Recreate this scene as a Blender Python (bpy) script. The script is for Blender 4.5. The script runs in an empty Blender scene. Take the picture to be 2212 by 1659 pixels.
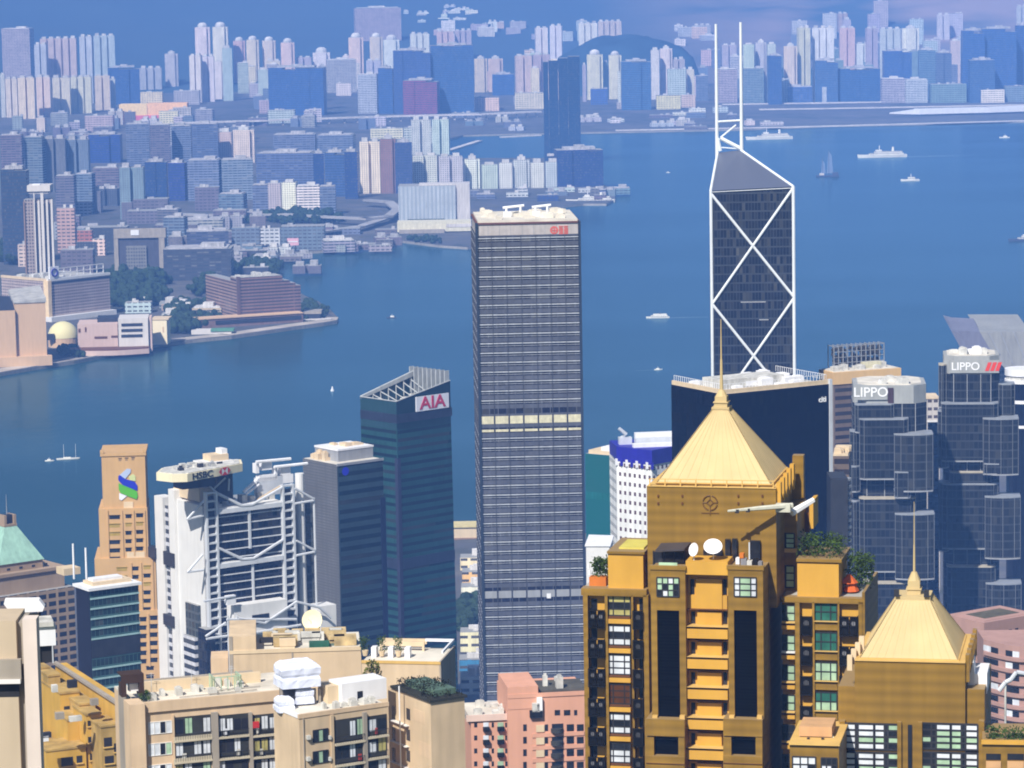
import bpy, math, random
from mathutils import Matrix, Vector
R = math.radians
random.seed(7)
scene = bpy.context.scene
col = scene.collection

# ---------------------------------------------------------------- camera
CAM_H, PITCH, ROLL, HFOV = 395.0, 7.53, -1.0, 17.0
IMW, IMH = 2212.0, 1659.0                      # units in which places were read off the photograph
FPX = IMW / 2 / math.tan(R(HFOV / 2))
CAMR = Matrix.Rotation(math.pi / 2 - R(PITCH), 3, 'X') @ Matrix.Rotation(R(ROLL), 3, 'Z')
cam_data = bpy.data.cameras.new('camera')
cam = bpy.data.objects.new('camera', cam_data)
col.objects.link(cam)
cam.matrix_world = Matrix.Translation((0, 0, CAM_H)) @ CAMR.to_4x4()
cam_data.sensor_fit = 'HORIZONTAL'
cam_data.sensor_width = 36.0
cam_data.lens = 18.0 / math.tan(R(HFOV / 2))
cam_data.clip_start = 1.0
cam_data.clip_end = 60000.0
scene.camera = cam

# ---------------------------------------------------------------- light
SUN_EL, SUN_AZ = 45.0, 206.0                   # azimuth clockwise from +Y: behind the camera, a little to its left
world = bpy.data.worlds.new('World')
scene.world = world
world.use_nodes = True
wn = world.node_tree.nodes
bg = wn['Background']
sky = wn.new('ShaderNodeTexSky')
sky.sky_type = 'NISHITA'
sky.sun_disc = False
sky.sun_elevation = R(SUN_EL)
sky.sun_rotation = R(SUN_AZ)
sky.air_density = 1.0
sky.dust_density = 1.0
sky.ozone_density = 2.0
world.node_tree.links.new(sky.outputs[0], bg.inputs[0])
bg.inputs[1].default_value = 0.065
sun_data = bpy.data.lights.new('sun', 'SUN')
sun_data.energy = 5.0
sun_data.angle = R(0.5)
sun_data.color = (1.0, 0.95, 0.87)
sun = bpy.data.objects.new('sun', sun_data)
col.objects.link(sun)
sdir = Vector((math.sin(R(SUN_AZ)) * math.cos(R(SUN_EL)), math.cos(R(SUN_AZ)) * math.cos(R(SUN_EL)), math.sin(R(SUN_EL))))
sun.rotation_euler = sdir.to_track_quat('Z', 'Y').to_euler()
sun.location = (0, 0, 1500)
scene.view_settings.view_transform = 'Standard'
scene.view_settings.look = 'None'
scene.view_settings.exposure = 0.30
scene.view_settings.gamma = 1.0
scene.cycles.volume_bounces = 0
scene.cycles.max_bounces = 6
scene.cycles.filter_width = 1.9
scene.cycles.caustics_reflective = False
scene.cycles.caustics_refractive = False
HAZE_DENSITY, HAZE_COLOR, HAZE_G = 0.85e-4, (0.165, 0.38, 1.0, 1), -0.52

# ---------------------------------------------------------------- places
def ray(px, py):
    return CAMR @ Vector(((px - IMW / 2) / FPX, (IMH / 2 - py) / FPX, -1.0))
def at_y(px, py, Y):
    d = ray(px, py)
    return Vector((0, 0, CAM_H)) + d * (Y / d.y)
def at_z(px, py, z):
    d = ray(px, py)
    return Vector((0, 0, CAM_H)) + d * ((z - CAM_H) / d.z)

# ---------------------------------------------------------------- mesh building
class MB:
    def __init__(s):
        s.v, s.f, s.m = [], [], []
    def add(s, vs, fs, m=0):
        o = len(s.v)
        s.v += [tuple(q) for q in vs]
        s.f += [tuple(i + o for i in f) for f in fs]
        s.m += [m] * len(fs)
        return s
    def box(s, x0, x1, y0, y1, z0, z1, m=0):
        if x0 > x1: x0, x1 = x1, x0
        if y0 > y1: y0, y1 = y1, y0
        if z0 > z1: z0, z1 = z1, z0
        v = [(x0, y0, z0), (x1, y0, z0), (x1, y1, z0), (x0, y1, z0), (x0, y0, z1), (x1, y0, z1), (x1, y1, z1), (x0, y1, z1)]
        return s.add(v, [(0, 3, 2, 1), (4, 5, 6, 7), (0, 1, 5, 4), (1, 2, 6, 5), (2, 3, 7, 6), (3, 0, 4, 7)], m)
    def prism(s, pts, z0, z1, m=0, mt=None):   # pts counter-clockwise; z1 may be a list of heights
        n = len(pts)
        zt = z1 if isinstance(z1, (list, tuple)) else [z1] * n
        o = len(s.v)
        s.v += [(p[0], p[1], z0) for p in pts] + [(p[0], p[1], zt[i]) for i, p in enumerate(pts)]
        for i in range(n):
            j = (i + 1) % n
            s.f.append((o + i, o + j, o + n + j, o + n + i)); s.m.append(m)
        s.f.append(tuple(o + i for i in reversed(range(n)))); s.m.append(m)
        s.f.append(tuple(o + n + i for i in range(n))); s.m.append(m if mt is None else mt)
        return s
    def loft(s, a, b, m=0, cap=True):          # two rings of 3-D points, counter-clockwise seen from b's side
        n = len(a)
        fs = [(i, (i + 1) % n, n + (i + 1) % n, n + i) for i in range(n)]
        if cap: fs += [tuple(reversed(range(n))), tuple(range(n, 2 * n))]
        return s.add(list(a) + list(b), fs, m)
    def cyl(s, x, y, z0, z1, r, n=12, m=0, r1=None):
        r1 = r if r1 is None else r1
        a = [(x + r * math.cos(2 * math.pi * i / n), y + r * math.sin(2 * math.pi * i / n), z0) for i in range(n)]
        b = [(x + r1 * math.cos(2 * math.pi * i / n), y + r1 * math.sin(2 * math.pi * i / n), z1) for i in range(n)]
        return s.loft(a, b, m)
    def bar(s, p, q, r, n=6, m=0, r1=None):
        p, q = Vector(p), Vector(q)
        d = (q - p).normalized()
        u = d.cross(Vector((0, 0, 1)) if abs(d.z) < .95 else Vector((1, 0, 0))).normalized()
        w = d.cross(u)
        r1 = r if r1 is None else r1
        ph = math.pi / n
        a = [p + (u * math.cos(ph + 2 * math.pi * i / n) + w * math.sin(ph + 2 * math.pi * i / n)) * r for i in range(n)]
        b = [q + (u * math.cos(ph + 2 * math.pi * i / n) + w * math.sin(ph + 2 * math.pi * i / n)) * r1 for i in range(n)]
        return s.loft(a, b, m)
    def dome(s, c, rx, ry, rz, nu=16, nv=6, m=0):
        vs, fs = [], []
        for j in range(nv + 1):
            t = math.pi / 2 * j / nv
            for i in range(nu):
                a = 2 * math.pi * i / nu
                vs.append((c[0] + rx * math.cos(t) * math.cos(a), c[1] + ry * math.cos(t) * math.sin(a), c[2] + rz * math.sin(t)))
        for j in range(nv):
            for i in range(nu):
                k = (i + 1) % nu
                fs.append((j * nu + i, j * nu + k, (j + 1) * nu + k, (j + 1) * nu + i))
        return s.add(vs, fs, m)
    def ball(s, c, r, nu=8, nv=5, m=0):
        vs, fs = [], []
        for j in range(nv + 1):
            t = -math.pi / 2 + math.pi * j / nv
            for i in range(nu):
                a = 2 * math.pi * i / nu
                vs.append((c[0] + r * math.cos(t) * math.cos(a), c[1] + r * math.cos(t) * math.sin(a), c[2] + r * math.sin(t)))
        for j in range(nv):
            for i in range(nu):
                k = (i + 1) % nu
                fs.append((j * nu + i, j * nu + k, (j + 1) * nu + k, (j + 1) * nu + i))
        return s.add(vs, fs, m)
    def disc(s, c, nrm, r, depth=0.0, n=20, m=0):    # shallow dish
        c, nrm = Vector(c), Vector(nrm).normalized()
        u = nrm.cross(Vector((0, 0, 1))).normalized(); w = nrm.cross(u)
        vs, fs = [c - nrm * depth], []
        for k, (rr, dd) in enumerate(((.5, .75), (1, 0))):
            for i in range(n):
                a = 2 * math.pi * i / n
                vs.append(c + (u * math.cos(a) + w * math.sin(a)) * r * rr - nrm * depth * dd)
        for i in range(n):
            j = (i + 1) % n
            fs.append((0, 1 + j, 1 + i)); fs.append((1 + i, 1 + j, 1 + n + j, 1 + n + i))
        return s.add(vs, fs, m)
    def link(s, name, mats, parent=None, loc=None, rz=None, smooth=False):
        me = bpy.data.meshes.new(name)
        me.from_pydata(s.v, [], s.f)
        if not isinstance(mats, (list, tuple)): mats = [mats]
        for q in mats: me.materials.append(q)
        for p, mi in zip(me.polygons, s.m):
            p.material_index = mi
            p.use_smooth = smooth
        me.update()
        o = bpy.data.objects.new(name, me)
        col.objects.link(o)
        if parent is not None: o.parent = parent
        if loc is not None: o.location = loc
        if rz is not None: o.rotation_euler = (0, 0, rz)
        return o

def tag(o, label, cat, group=None, kind=None):
    o['label'] = label
    o['category'] = cat
    if group: o['group'] = group
    if kind: o['kind'] = kind
    return o
def structure(o):
    o['kind'] = 'structure'
    return o
def copy_tree(o, parent=None):
    c = o.copy(); col.objects.link(c)
    if parent is not None: c.parent = parent
    for ch in list(o.children): copy_tree(ch, c)
    return c

class Thing:
    """An Empty at the base of a thing; local x runs along its front, y into it, z up."""
    def __init__(s, name, label, cat, origin, yaw=0.0, group=None):
        s.o = Vector(origin); s.a = R(yaw)
        s.e = bpy.data.objects.new(name, None)
        col.objects.link(s.e)
        s.e.location = s.o; s.e.rotation_euler = (0, 0, s.a)
        tag(s.e, label, cat, group)
        s.ex = Vector((math.cos(s.a), math.sin(s.a), 0)); s.ey = Vector((-math.sin(s.a), math.cos(s.a), 0))
    def loc(s, p):
        d = Vector(p) - s.o
        return Vector((d.dot(s.ex), d.dot(s.ey), d.z))
    def fr(s, px, py, y=0.0):                  # where a line of sight meets the plane local y = const -> (x, z)
        d = ray(px, py); c = Vector((0, 0, CAM_H))
        t = (y - (c - s.o).dot(s.ey)) / d.dot(s.ey)
        q = s.loc(c + d * t)
        return q.x, q.z
    def sd(s, px, py, x=0.0):                  # the same on the plane local x = const -> (y, z)
        d = ray(px, py); c = Vector((0, 0, CAM_H))
        t = (x - (c - s.o).dot(s.ex)) / d.dot(s.ex)
        q = s.loc(c + d * t)
        return q.y, q.z
    def tp(s, px, py, z):                      # and on a level plane -> (x, y)
        q = s.loc(at_z(px, py, s.o.z + z))
        return q.x, q.y
    def rect(s, px0, py0, px1, py1, y=0.0):    # x0, x1, z0, z1
        x0, z1 = s.fr(px0, py0, y); x1, z0 = s.fr(px1, py1, y)
        return min(x0, x1), max(x0, x1), min(z0, z1), max(z0, z1)
    def part(s, name, mb, mats, parent=None, label=None, smooth=False):
        o = mb.link(name, mats, parent or s.e, smooth=smooth)
        if label: o['label'] = label
        return o
def tower(name, label, cat, px, py, Y, yaw, zbase=4.0, group=None):
    p = at_y(px, py, Y)
    t = Thing(name, label, cat, (p.x, p.y, zbase), yaw, group)
    t.H = p.z - zbase
    return t

# ---------------------------------------------------------------- materials
def srgb(r, g, b):
    f = lambda c: (c / 255 / 12.92) if c / 255 < .04045 else ((c / 255 + .055) / 1.055) ** 2.4
    return (f(r), f(g), f(b))
class NT:
    def __init__(s, name):
        s.mat = bpy.data.materials.new(name); s.mat.use_nodes = True
        s.t = s.mat.node_tree; s.n = s.t.nodes
        s.b = s.n['Principled BSDF']
    def node(s, typ, **kw):
        q = s.n.new(typ)
        for k, v in kw.items(): setattr(q, k, v)
        return q
    def link(s, a, b): s.t.links.new(a, b)
    def set(s, sock, v):
        if hasattr(v, 'is_output'): s.link(v, sock)
        else: sock.default_value = v
    def math(s, op, a, b=0.0, c=None):
        q = s.node('ShaderNodeMath', operation=op)
        s.set(q.inputs[0], a); s.set(q.inputs[1], b)
        if c is not None: s.set(q.inputs[2], c)
        return q.outputs[0]
    def mix(s, f, a, b, typ='MIX'):
        q = s.node('ShaderNodeMix', data_type='RGBA', blend_type=typ)
        s.set(q.inputs[0], f)
        for k, v in ((6, a), (7, b)):
            if isinstance(v, tuple) and len(v) == 3: v = (*v, 1)
            s.set(q.inputs[k], v)
        return q.outputs[2]
    def noise(s, vec, scale, detail=3.0, rough=.55):
        q = s.node('ShaderNodeTexNoise')
        if vec is not None: s.link(vec, q.inputs['Vector'])
        q.inputs['Scale'].default_value = scale; q.inputs['Detail'].default_value = detail; q.inputs['Roughness'].default_value = rough
        return q.outputs[0]
    def ramp(s, f, a0, a1, b0, b1):
        q = s.node('ShaderNodeMapRange')
        s.set(q.inputs[0], f)
        for i, v in enumerate((a0, a1, b0, b1)): q.inputs[i + 1].default_value = v
        return q.outputs[0]
def mat(name, c, rough=.75, var=.12, scale=.25, metal=0.0, streak=True, spec=.3):
    """Painted or cast surface: base colour with weathering blotches and rain streaks."""
    t = NT(name)
    tc = t.node('ShaderNodeTexCoord')
    n1 = t.noise(tc.outputs['Object'], scale, 4)
    f = t.ramp(n1, .3, .7, 1 - var, 1 + var)
    if streak:
        mp = t.node('ShaderNodeMapping'); t.link(tc.outputs['Object'], mp.inputs[0]); mp.inputs[3].default_value = (.55, .55, .06)
        n2 = t.noise(mp.outputs[0], 1.0, 3)
        f = t.math('MULTIPLY', f, t.ramp(n2, .35, .75, 1.0 + var * .5, 1 - var * 1.3))
    q = t.node('ShaderNodeVectorMath', operation='SCALE')
    q.inputs[0].default_value = c; t.link(f, q.inputs[3])
    t.link(q.outputs[0], t.b.inputs['Base Color'])
    t.b.inputs['Roughness'].default_value = rough
    t.b.inputs['Metallic'].default_value = metal
    t.b.inputs['Specular IOR Level'].default_value = spec
    return t.mat
def facade(name, wall=None, glass=(.03, .045, .06), floor=3.4, bay=3.0, ww=.6, wh=.5, lite=.35, vary=.5, roof=(.3, .3, .29),
           wrough=.75, grough=.15, z0=0.0, h0=0.0, course=0.0, spec=.4):
    """Wall with a grid of windows: each window gets a painted blind or reflection tone. wall=None takes the object's colour."""
    t = NT(name)
    tc = t.node('ShaderNodeTexCoord')
    sp = t.node('ShaderNodeSeparateXYZ'); t.link(tc.outputs['Object'], sp.inputs[0])
    sn = t.node('ShaderNodeSeparateXYZ'); t.link(tc.outputs['Normal'], sn.inputs[0])
    ax = t.math('ABSOLUTE', sn.outputs[0]); ay = t.math('ABSOLUTE', sn.outputs[1])
    h = t.math('SUBTRACT', t.math('MULTIPLY', sp.outputs[0], sn.outputs[1]), t.math('MULTIPLY', sp.outputs[1], sn.outputs[0]))
    u = t.math('DIVIDE', t.math('ADD', h, h0), bay); v = t.math('DIVIDE', t.math('ADD', sp.outputs[2], z0), floor)
    fu = t.math('FRACT', u); fv = t.math('FRACT', v)
    wu = t.math('LESS_THAN', t.math('ABSOLUTE', t.math('SUBTRACT', fu, .5)), ww / 2)
    wv = t.math('LESS_THAN', t.math('ABSOLUTE', t.math('SUBTRACT', fv, .5)), wh / 2)
    top = t.math('GREATER_THAN', t.math('ABSOLUTE', sn.outputs[2]), .6)
    win = t.math('MULTIPLY', t.math('MULTIPLY', wu, wv), t.math('SUBTRACT', 1.0, top))
    cb = t.node('ShaderNodeCombineXYZ')
    t.link(t.math('FLOOR', u), cb.inputs[0]); t.link(t.math('FLOOR', v), cb.inputs[1]); t.link(ax, cb.inputs[2])
    wnz = t.node('ShaderNodeTexWhiteNoise', noise_dimensions='3D'); t.link(cb.outputs[0], wnz.inputs[0])
    g = t.math('MULTIPLY', t.math('POWER', wnz.outputs[0], 4.0), vary)
    patch = t.ramp(t.noise(tc.outputs['Object'], .035, 4, .6), .35, .7, .45, 1.9)  # broad reflection patches painted into the pane colour
    g = t.math('MULTIPLY', g, patch)
    gl = t.mix(g, glass, (lite, lite, lite * .95))
    if wall is None:
        oi = t.node('ShaderNodeObjectInfo'); wc = oi.outputs['Color']
    else:
        rgb = t.node('ShaderNodeRGB'); rgb.outputs[0].default_value = (*wall, 1); wc = rgb.outputs[0]
    n1 = t.noise(tc.outputs['Object'], .06, 4)
    mp = t.node('ShaderNodeMapping'); t.link(tc.outputs['Object'], mp.inputs[0]); mp.inputs[3].default_value = (.5, .5, .03)
    n2 = t.noise(mp.outputs[0], 1.0, 3)
    f = t.math('MULTIPLY', t.ramp(n1, .3, .7, .84, 1.12), t.ramp(n2, .3, .7, 1.10, .80))
    if course:
        f = t.math('MULTIPLY', f, t.ramp(t.math('PINGPONG', sp.outputs[2], course), 0, course, .8, 1.05))
    q = t.node('ShaderNodeVectorMath', operation='SCALE'); t.link(wc, q.inputs[0]); t.link(f, q.inputs[3])
    wl = t.mix(top, q.outputs[0], roof)
    t.link(t.mix(win, wl, gl), t.b.inputs['Base Color'])
    t.link(t.math('ADD', wrough, t.math('MULTIPLY', win, grough - wrough)), t.b.inputs['Roughness'])
    t.b.inputs['Specular IOR Level'].default_value = spec
    geo = t.node('ShaderNodeNewGeometry')
    tilt = t.node('ShaderNodeVectorMath', operation='SUBTRACT'); t.link(wnz.outputs[1], tilt.inputs[0]); tilt.inputs[1].default_value = (.5, .5, .5)
    tl = t.node('ShaderNodeVectorMath', operation='SCALE'); t.link(tilt.outputs[0], tl.inputs[0]); t.link(t.math('MULTIPLY', win, .10), tl.inputs[3])
    ad = t.node('ShaderNodeVectorMath', operation='ADD'); t.link(geo.outputs['Normal'], ad.inputs[0]); t.link(tl.outputs[0], ad.inputs[1])
    nm = t.node('ShaderNodeVectorMath', operation='NORMALIZE'); t.link(ad.outputs[0], nm.inputs[0])
    t.link(nm.outputs[0], t.b.inputs['Normal'])
    return t.mat
def text_mesh(name, body, size, mats, parent, loc, rot=(math.pi / 2, 0, 0), ext=.05, align='CENTER', sx=1.0, bold=0.0):
    cu = bpy.data.curves.new(name + '_text', 'FONT')
    cu.body = body; cu.size = size; cu.extrude = ext; cu.align_x = align; cu.align_y = 'CENTER'; cu.offset = bold
    to = bpy.data.objects.new('lettering', cu); col.objects.link(to)
    bpy.context.view_layer.update()
    me = bpy.data.meshes.new_from_object(to.evaluated_get(bpy.context.evaluated_depsgraph_get()))
    bpy.data.objects.remove(to); bpy.data.curves.remove(cu)
    me.materials.clear(); me.materials.append(mats)
    o = bpy.data.objects.new(name, me); col.objects.link(o)
    o.parent = parent; o.location = loc; o.rotation_euler = rot; o.scale = (sx, 1, 1)
    return o
# ================================================================ the setting
LAND = [(-700, 905), (-60, 815), (0, 806), (80, 792), (160, 780), (250, 762), (330, 745), (420, 734), (500, 726), (570, 716), (640, 706), (700, 698), (728, 693), (731, 687),
        (715, 670), (690, 652), (662, 640), (640, 628), (612, 608), (598, 590), (590, 570), (600, 552), (640, 545), (720, 540), (800, 526), (870, 520),
        (950, 530), (1010, 534), (1060, 528), (1120, 480), (1200, 446), (1260, 440), (1310, 440), (1330, 430), (1322, 408), (1300, 396), (1240, 346),
        (1180, 341), (1003, 341), (968, 332), (968, 300), (1000, 292), (1100, 289), (1200, 287), (1400, 283), (1600, 279), (1800, 271), (2000, 267), (2260, 261), (3000, 240)]
shore = [at_z(x, y, 3.0) for x, y in LAND]
gl = [(p.x, p.y) for p in shore] + [(3600, 9300), (3600, 13300), (-3600, 13300), (-3600, shore[0].y)]

t = NT('harbour_water')
tc = t.node('ShaderNodeTexCoord')
mp = t.node('ShaderNodeMapping'); t.link(tc.outputs['Object'], mp.inputs[0]); mp.inputs[3].default_value = (.05, .028, .05)
w1 = t.noise(mp.outputs[0], 1.0, 5, .6)
mp2 = t.node('ShaderNodeMapping'); t.link(tc.outputs['Object'], mp2.inputs[0]); mp2.inputs[3].default_value = (.0011, .0035, .01)
w2 = t.noise(mp2.outputs[0], 1.0, 4)
bp = t.node('ShaderNodeBump'); t.link(w1, bp.inputs['Height']); bp.inputs['Strength'].default_value = .16; bp.inputs['Distance'].default_value = 3.0
df = t.node('ShaderNodeBsdfDiffuse'); gs = t.node('ShaderNodeBsdfGlossy'); mx = t.node('ShaderNodeMixShader')
t.link(bp.outputs[0], gs.inputs['Normal'])
t.link(t.mix(t.ramp(w2, .35, .7, 0, 1), (.014, .044, .046), (.024, .066, .072)), df.inputs['Color'])
gs.inputs['Color'].default_value = (.48, .74, 1.0, 1)
t.link(t.ramp(w2, .3, .7, .14, .24), gs.inputs['Roughness'])
lw = t.node('ShaderNodeLayerWeight'); lw.inputs[0].default_value = .5
t.link(t.math('MULTIPLY', t.ramp(lw.outputs['Facing'], .80, .955, .10, .46), t.ramp(w2, .3, .7, .85, 1.15)), mx.inputs[0])
t.link(df.outputs[0], mx.inputs[1]); t.link(gs.outputs[0], mx.inputs[2])
t.link(mx.outputs[0], t.n['Material Output'].inputs['Surface'])
M_water = t.mat
structure(MB().add([(-3650, -200, 0), (3650, -200, 0), (3650, 13350, 0), (-3650, 13350, 0)], [(0, 1, 2, 3)]).link('water', M_water))

t = NT('city_ground')
tc = t.node('ShaderNodeTexCoord')
n = t.noise(tc.outputs['Object'], .006, 6, .7); n2 = t.noise(tc.outputs['Object'], .03, 4)
t.link(t.mix(t.ramp(n2, .42, .6, 0, 1), t.mix(t.ramp(n, .4, .6, 0, 1), (.035, .045, .035), (.13, .12, .11)), (.08, .08, .09)), t.b.inputs['Base Color'])
t.b.inputs['Roughness'].default_value = .9
M_ground = t.mat
M_seawall = mat('seawall_concrete', (.30, .28, .25), .85, .25, .02)
structure(MB().prism(gl, -1.5, 3.0, 1, 0).link('ground', [M_ground, M_seawall]))

# seawall promenade along the near Kowloon shore and the runway edges
def strip(pts, w, z0, z1, name, m):
    b = MB()
    for p, q in zip(pts, pts[1:]):
        d = (q - p); d.z = 0; n = Vector((-d.y, d.x, 0)).normalized() * w
        b.add([(p.x, p.y, z0), (q.x, q.y, z0), (q.x + n.x, q.y + n.y, z0), (p.x + n.x, p.y + n.y, z0), (p.x, p.y, z1), (q.x, q.y, z1), (q.x + n.x, q.y + n.y, z1), (p.x + n.x, p.y + n.y, z1)],
              [(0, 3, 2, 1), (4, 5, 6, 7), (0, 1, 5, 4), (1, 2, 6, 5), (2, 3, 7, 6), (3, 0, 4, 7)])
    return b.link(name, m)
M_pave = mat('promenade_paving', (.42, .37, .31), .85, .3, .03, streak=False)
structure(strip([at_z(x, y - 1.5, 3.0) for x, y in LAND[1:14]], 18, 2.9, 3.35, 'promenade', M_pave))
M_pale = mat('pale_concrete', (.6, .56, .53), .8, .2, .02)
M_road = mat('road_deck', (.34, .33, .33), .85, .2, .02, streak=False)
structure(strip([at_z(x, y, 4.0) for x, y in ((1330, 282), (1700, 275), (2212, 261), (2400, 256))], 10, 2.9, 5.0, 'runway_edge', M_pale))
structure(strip([at_z(x, y, 4.0) for x, y in ((1640, 237), (1900, 233), (2260, 226))], 14, 2.9, 5.2, 'runway', M_pale))
structure(strip([at_z(x, y, 4.0) for x, y in ((1560, 226), (1900, 221), (2260, 214))], 16, 2.9, 5.2, 'runway_road', M_pale))
# elevated roads
vi = Thing('road_viaduct', 'long pale elevated motorway running flat along the foot of the distant estates', 'viaduct', at_z(553, 262, 3.0))
q = [vi.loc(at_z(x, y, 14)) for x, y in ((380, 266), (560, 261), (760, 254), (900, 250), (1040, 247), (1170, 241))]
strip(q, 22, 9, 12, 'deck', M_pale).parent = vi.e
for p, r_ in zip(q, q[1:]):
    for k in range(6):
        s_ = p.lerp(r_, (k + .5) / 6); vi.part('pier', MB().box(s_.x - 2, s_.x + 2, s_.y + 6, s_.y + 12, 0, 9), M_pale)
vi = Thing('road_flyover', 'curving grey flyover sweeping behind the dark waterfront beside the vertical striped hall', 'viaduct', at_z(640, 500, 3.0))
q = [vi.loc(at_z(x, y, 12)) for x, y in ((335, 462), (440, 466), (520, 466), (600, 464), (700, 470), (790, 474), (850, 468), (870, 452), (850, 436), (800, 432))]
strip(q, 14, 8, 10.5, 'deck', M_road).parent = vi.e
q = [vi.loc(at_z(x, y, 9)) for x, y in ((560, 520), (680, 505), (790, 490), (850, 470))]
strip(q, 14, 5, 7.5, 'slip_road', M_road).parent = vi.e

# hills behind the city
def vnoise(x, y, s=0):
    def h(i, j):
        n_ = (i * 374761393 + j * 668265263 + s * 982451653) & 0xffffffff
        n_ = ((n_ ^ (n_ >> 13)) * 1274126177) & 0xffffffff
        return ((n_ ^ (n_ >> 16)) & 0xffff) / 65535
    i, j = math.floor(x), math.floor(y); fx, fy = x - i, y - j
    fx = fx * fx * (3 - 2 * fx); fy = fy * fy * (3 - 2 * fy)
    return (h(i, j) * (1 - fx) + h(i + 1, j) * fx) * (1 - fy) + (h(i, j + 1) * (1 - fx) + h(i + 1, j + 1) * fx) * fy
def fbm(x, y, s=0, o=4):
    return sum(vnoise(x * 2 ** k, y * 2 ** k, s + k) / 2 ** k for k in range(o)) / (2 - 2 ** (1 - o))
t = NT('hill_slopes')
tc = t.node('ShaderNodeTexCoord'); sp = t.node('ShaderNodeSeparateXYZ'); t.link(tc.outputs['Object'], sp.inputs[0])
n = t.noise(tc.outputs['Object'], .0035, 5, .6); n2 = t.noise(tc.outputs['Object'], .0016, 3)
east = t.ramp(sp.outputs[0], 250, 900, 0, 1)
bare = t.math('MULTIPLY', east, t.ramp(n2, .38, .56, 0, 1))
t.link(t.mix(bare, t.mix(n, (.030, .062, .10), (.055, .085, .10)), (.30, .22, .20)), t.b.inputs['Base Color'])  # blue in the slope colours stands in for distance haze
t.b.inputs['Roughness'].default_value = .95; t.b.inputs['Specular IOR Level'].default_value = .05
M_hill = t.mat
def hill_z(x, y):
    k = min(1, max(0, (y - 8500 - 300 * fbm(x / 900, 3.3)) / 2700))
    return min(400, -1 + (k ** 1.25) * (330 + 60 * (fbm(x / 700, y / 700, 5) - .5)) + 70 * k * (fbm(x / 260, y / 260, 9) - .5))
def on_hill(px, py):
    """where a line of sight meets the slopes"""
    for Y in range(8200, 12800, 25):
        p = at_y(px, py, Y)
        if p.z <= max(3, hill_z(p.x, Y)): return p
    return at_y(px, py, 12800)
b = MB(); NX, NY = 110, 60
for j in range(NY + 1):
    for i in range(NX + 1):
        x = -3500 + 7000 * i / NX; y = 8350 + 4800 * j / NY
        b.v.append((x, y, hill_z(x, y)))
for j in range(NY):
    for i in range(NX):
        o = j * (NX + 1) + i
        b.f.append((o, o + 1, o + NX + 2, o + NX + 1)); b.m.append(0)
structure(b.link('hills', M_hill, smooth=True))
def knoll(px0, px1, pyt, Y, depth, name, seed, prof=None):
    p0, p1, pt = at_y(px0, pyt, Y), at_y(px1, pyt, Y), at_y((px0 + px1) / 2, pyt, Y)
    b = MB(); n_ = 28
    for j in range(n_ + 1):
        for i in range(n_ + 1):
            u, v = i / n_ * 2 - 1, j / n_ * 2 - 1
            if prof:
                f = i / n_ * (len(prof) - 1); q = min(len(prof) - 2, int(f)); hu = prof[q] + (prof[q + 1] - prof[q]) * (f - q)
            else: hu = max(0, 1 - (abs(u) ** 3.0)) ** .75
            hh = hu * max(0, 1 - v * v) ** .6
            b.v.append((p0.x + (p1.x - p0.x) * i / n_, Y + v * depth, 1 + (pt.z - 1) * hh * (.93 + .14 * fbm(i / 3, j / 3, seed))))
    for j in range(n_):
        for i in range(n_):
            o = j * (n_ + 1) + i
            b.f.append((o, o + 1, o + n_ + 2, o + n_ + 1)); b.m.append(0)
    structure(b.link(name, M_wood, smooth=True))
M_wood = mat('wooded_slope', (.026, .056, .085), .95, .35, .01, streak=False, spec=.05)  # bluish wood colour carries some of the distance haze
knoll(1180, 1520, 76, 8350, 200, 'wooded_hill', 3, [0, .62, .72, .84, .95, .99, .98, 1, .99, .97, .90, .83, .78, .60, 0])
knoll(1665, 1780, 140, 8250, 80, 'wooded_hill', 8)

# tree masses
M_leaf = mat('tree_foliage', (.025, .045, .022), .9, .45, .12, streak=False, spec=.1)
def grove(pts, n, r0, r1, z=3.0, name='woods'):
    """canopy of a wood: many overlapping crowns scattered over an outline given in the picture"""
    b = MB(); P = [at_z(x, y, z) for x, y in pts]
    xs = [p.x for p in P]; ys = [p.y for p in P]
    def inside(x, y):
        c = False
        for p, q_ in zip(P, P[1:] + P[:1]):
            if (p.y > y) != (q_.y > y) and x < (q_.x - p.x) * (y - p.y) / (q_.y - p.y) + p.x: c = not c
        return c
    k = 0
    while k < n:
        x, y = random.uniform(min(xs), max(xs)), random.uniform(min(ys), max(ys))
        if not inside(x, y): continue
        k += 1; r_ = random.uniform(r0, r1)
        for _ in range(5):
            b.ball((x + random.gauss(0, r_ * .5), y + random.gauss(0, r_ * .5), z + r_ * random.uniform(.5, 1.5)), r_ * random.uniform(.4, .75), 6, 4)
    o = b.link(name, M_leaf); o['kind'] = 'stuff'
    return o
grove([(232, 655), (245, 590), (300, 585), (352, 600), (362, 650), (330, 668), (260, 672)], 150, 5, 9)
grove([(362, 720), (372, 672), (440, 668), (452, 700), (420, 722)], 70, 5, 8)
grove([(560, 470), (620, 462), (740, 466), (740, 486), (600, 488)], 70, 5, 8)
grove([(655, 665), (676, 655), (708, 680), (690, 690), (655, 692)], 40, 3, 5)
grove([(0, 530), (40, 520), (40, 572), (0, 575)], 40, 5, 8)
grove([(400, 660), (450, 600), (560, 560), (590, 575), (575, 590), (470, 600), (440, 640)], 90, 4, 7)
grove([(120, 772), (130, 752), (320, 738), (330, 744), (160, 776)], 46, 3, 4.5)

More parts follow.
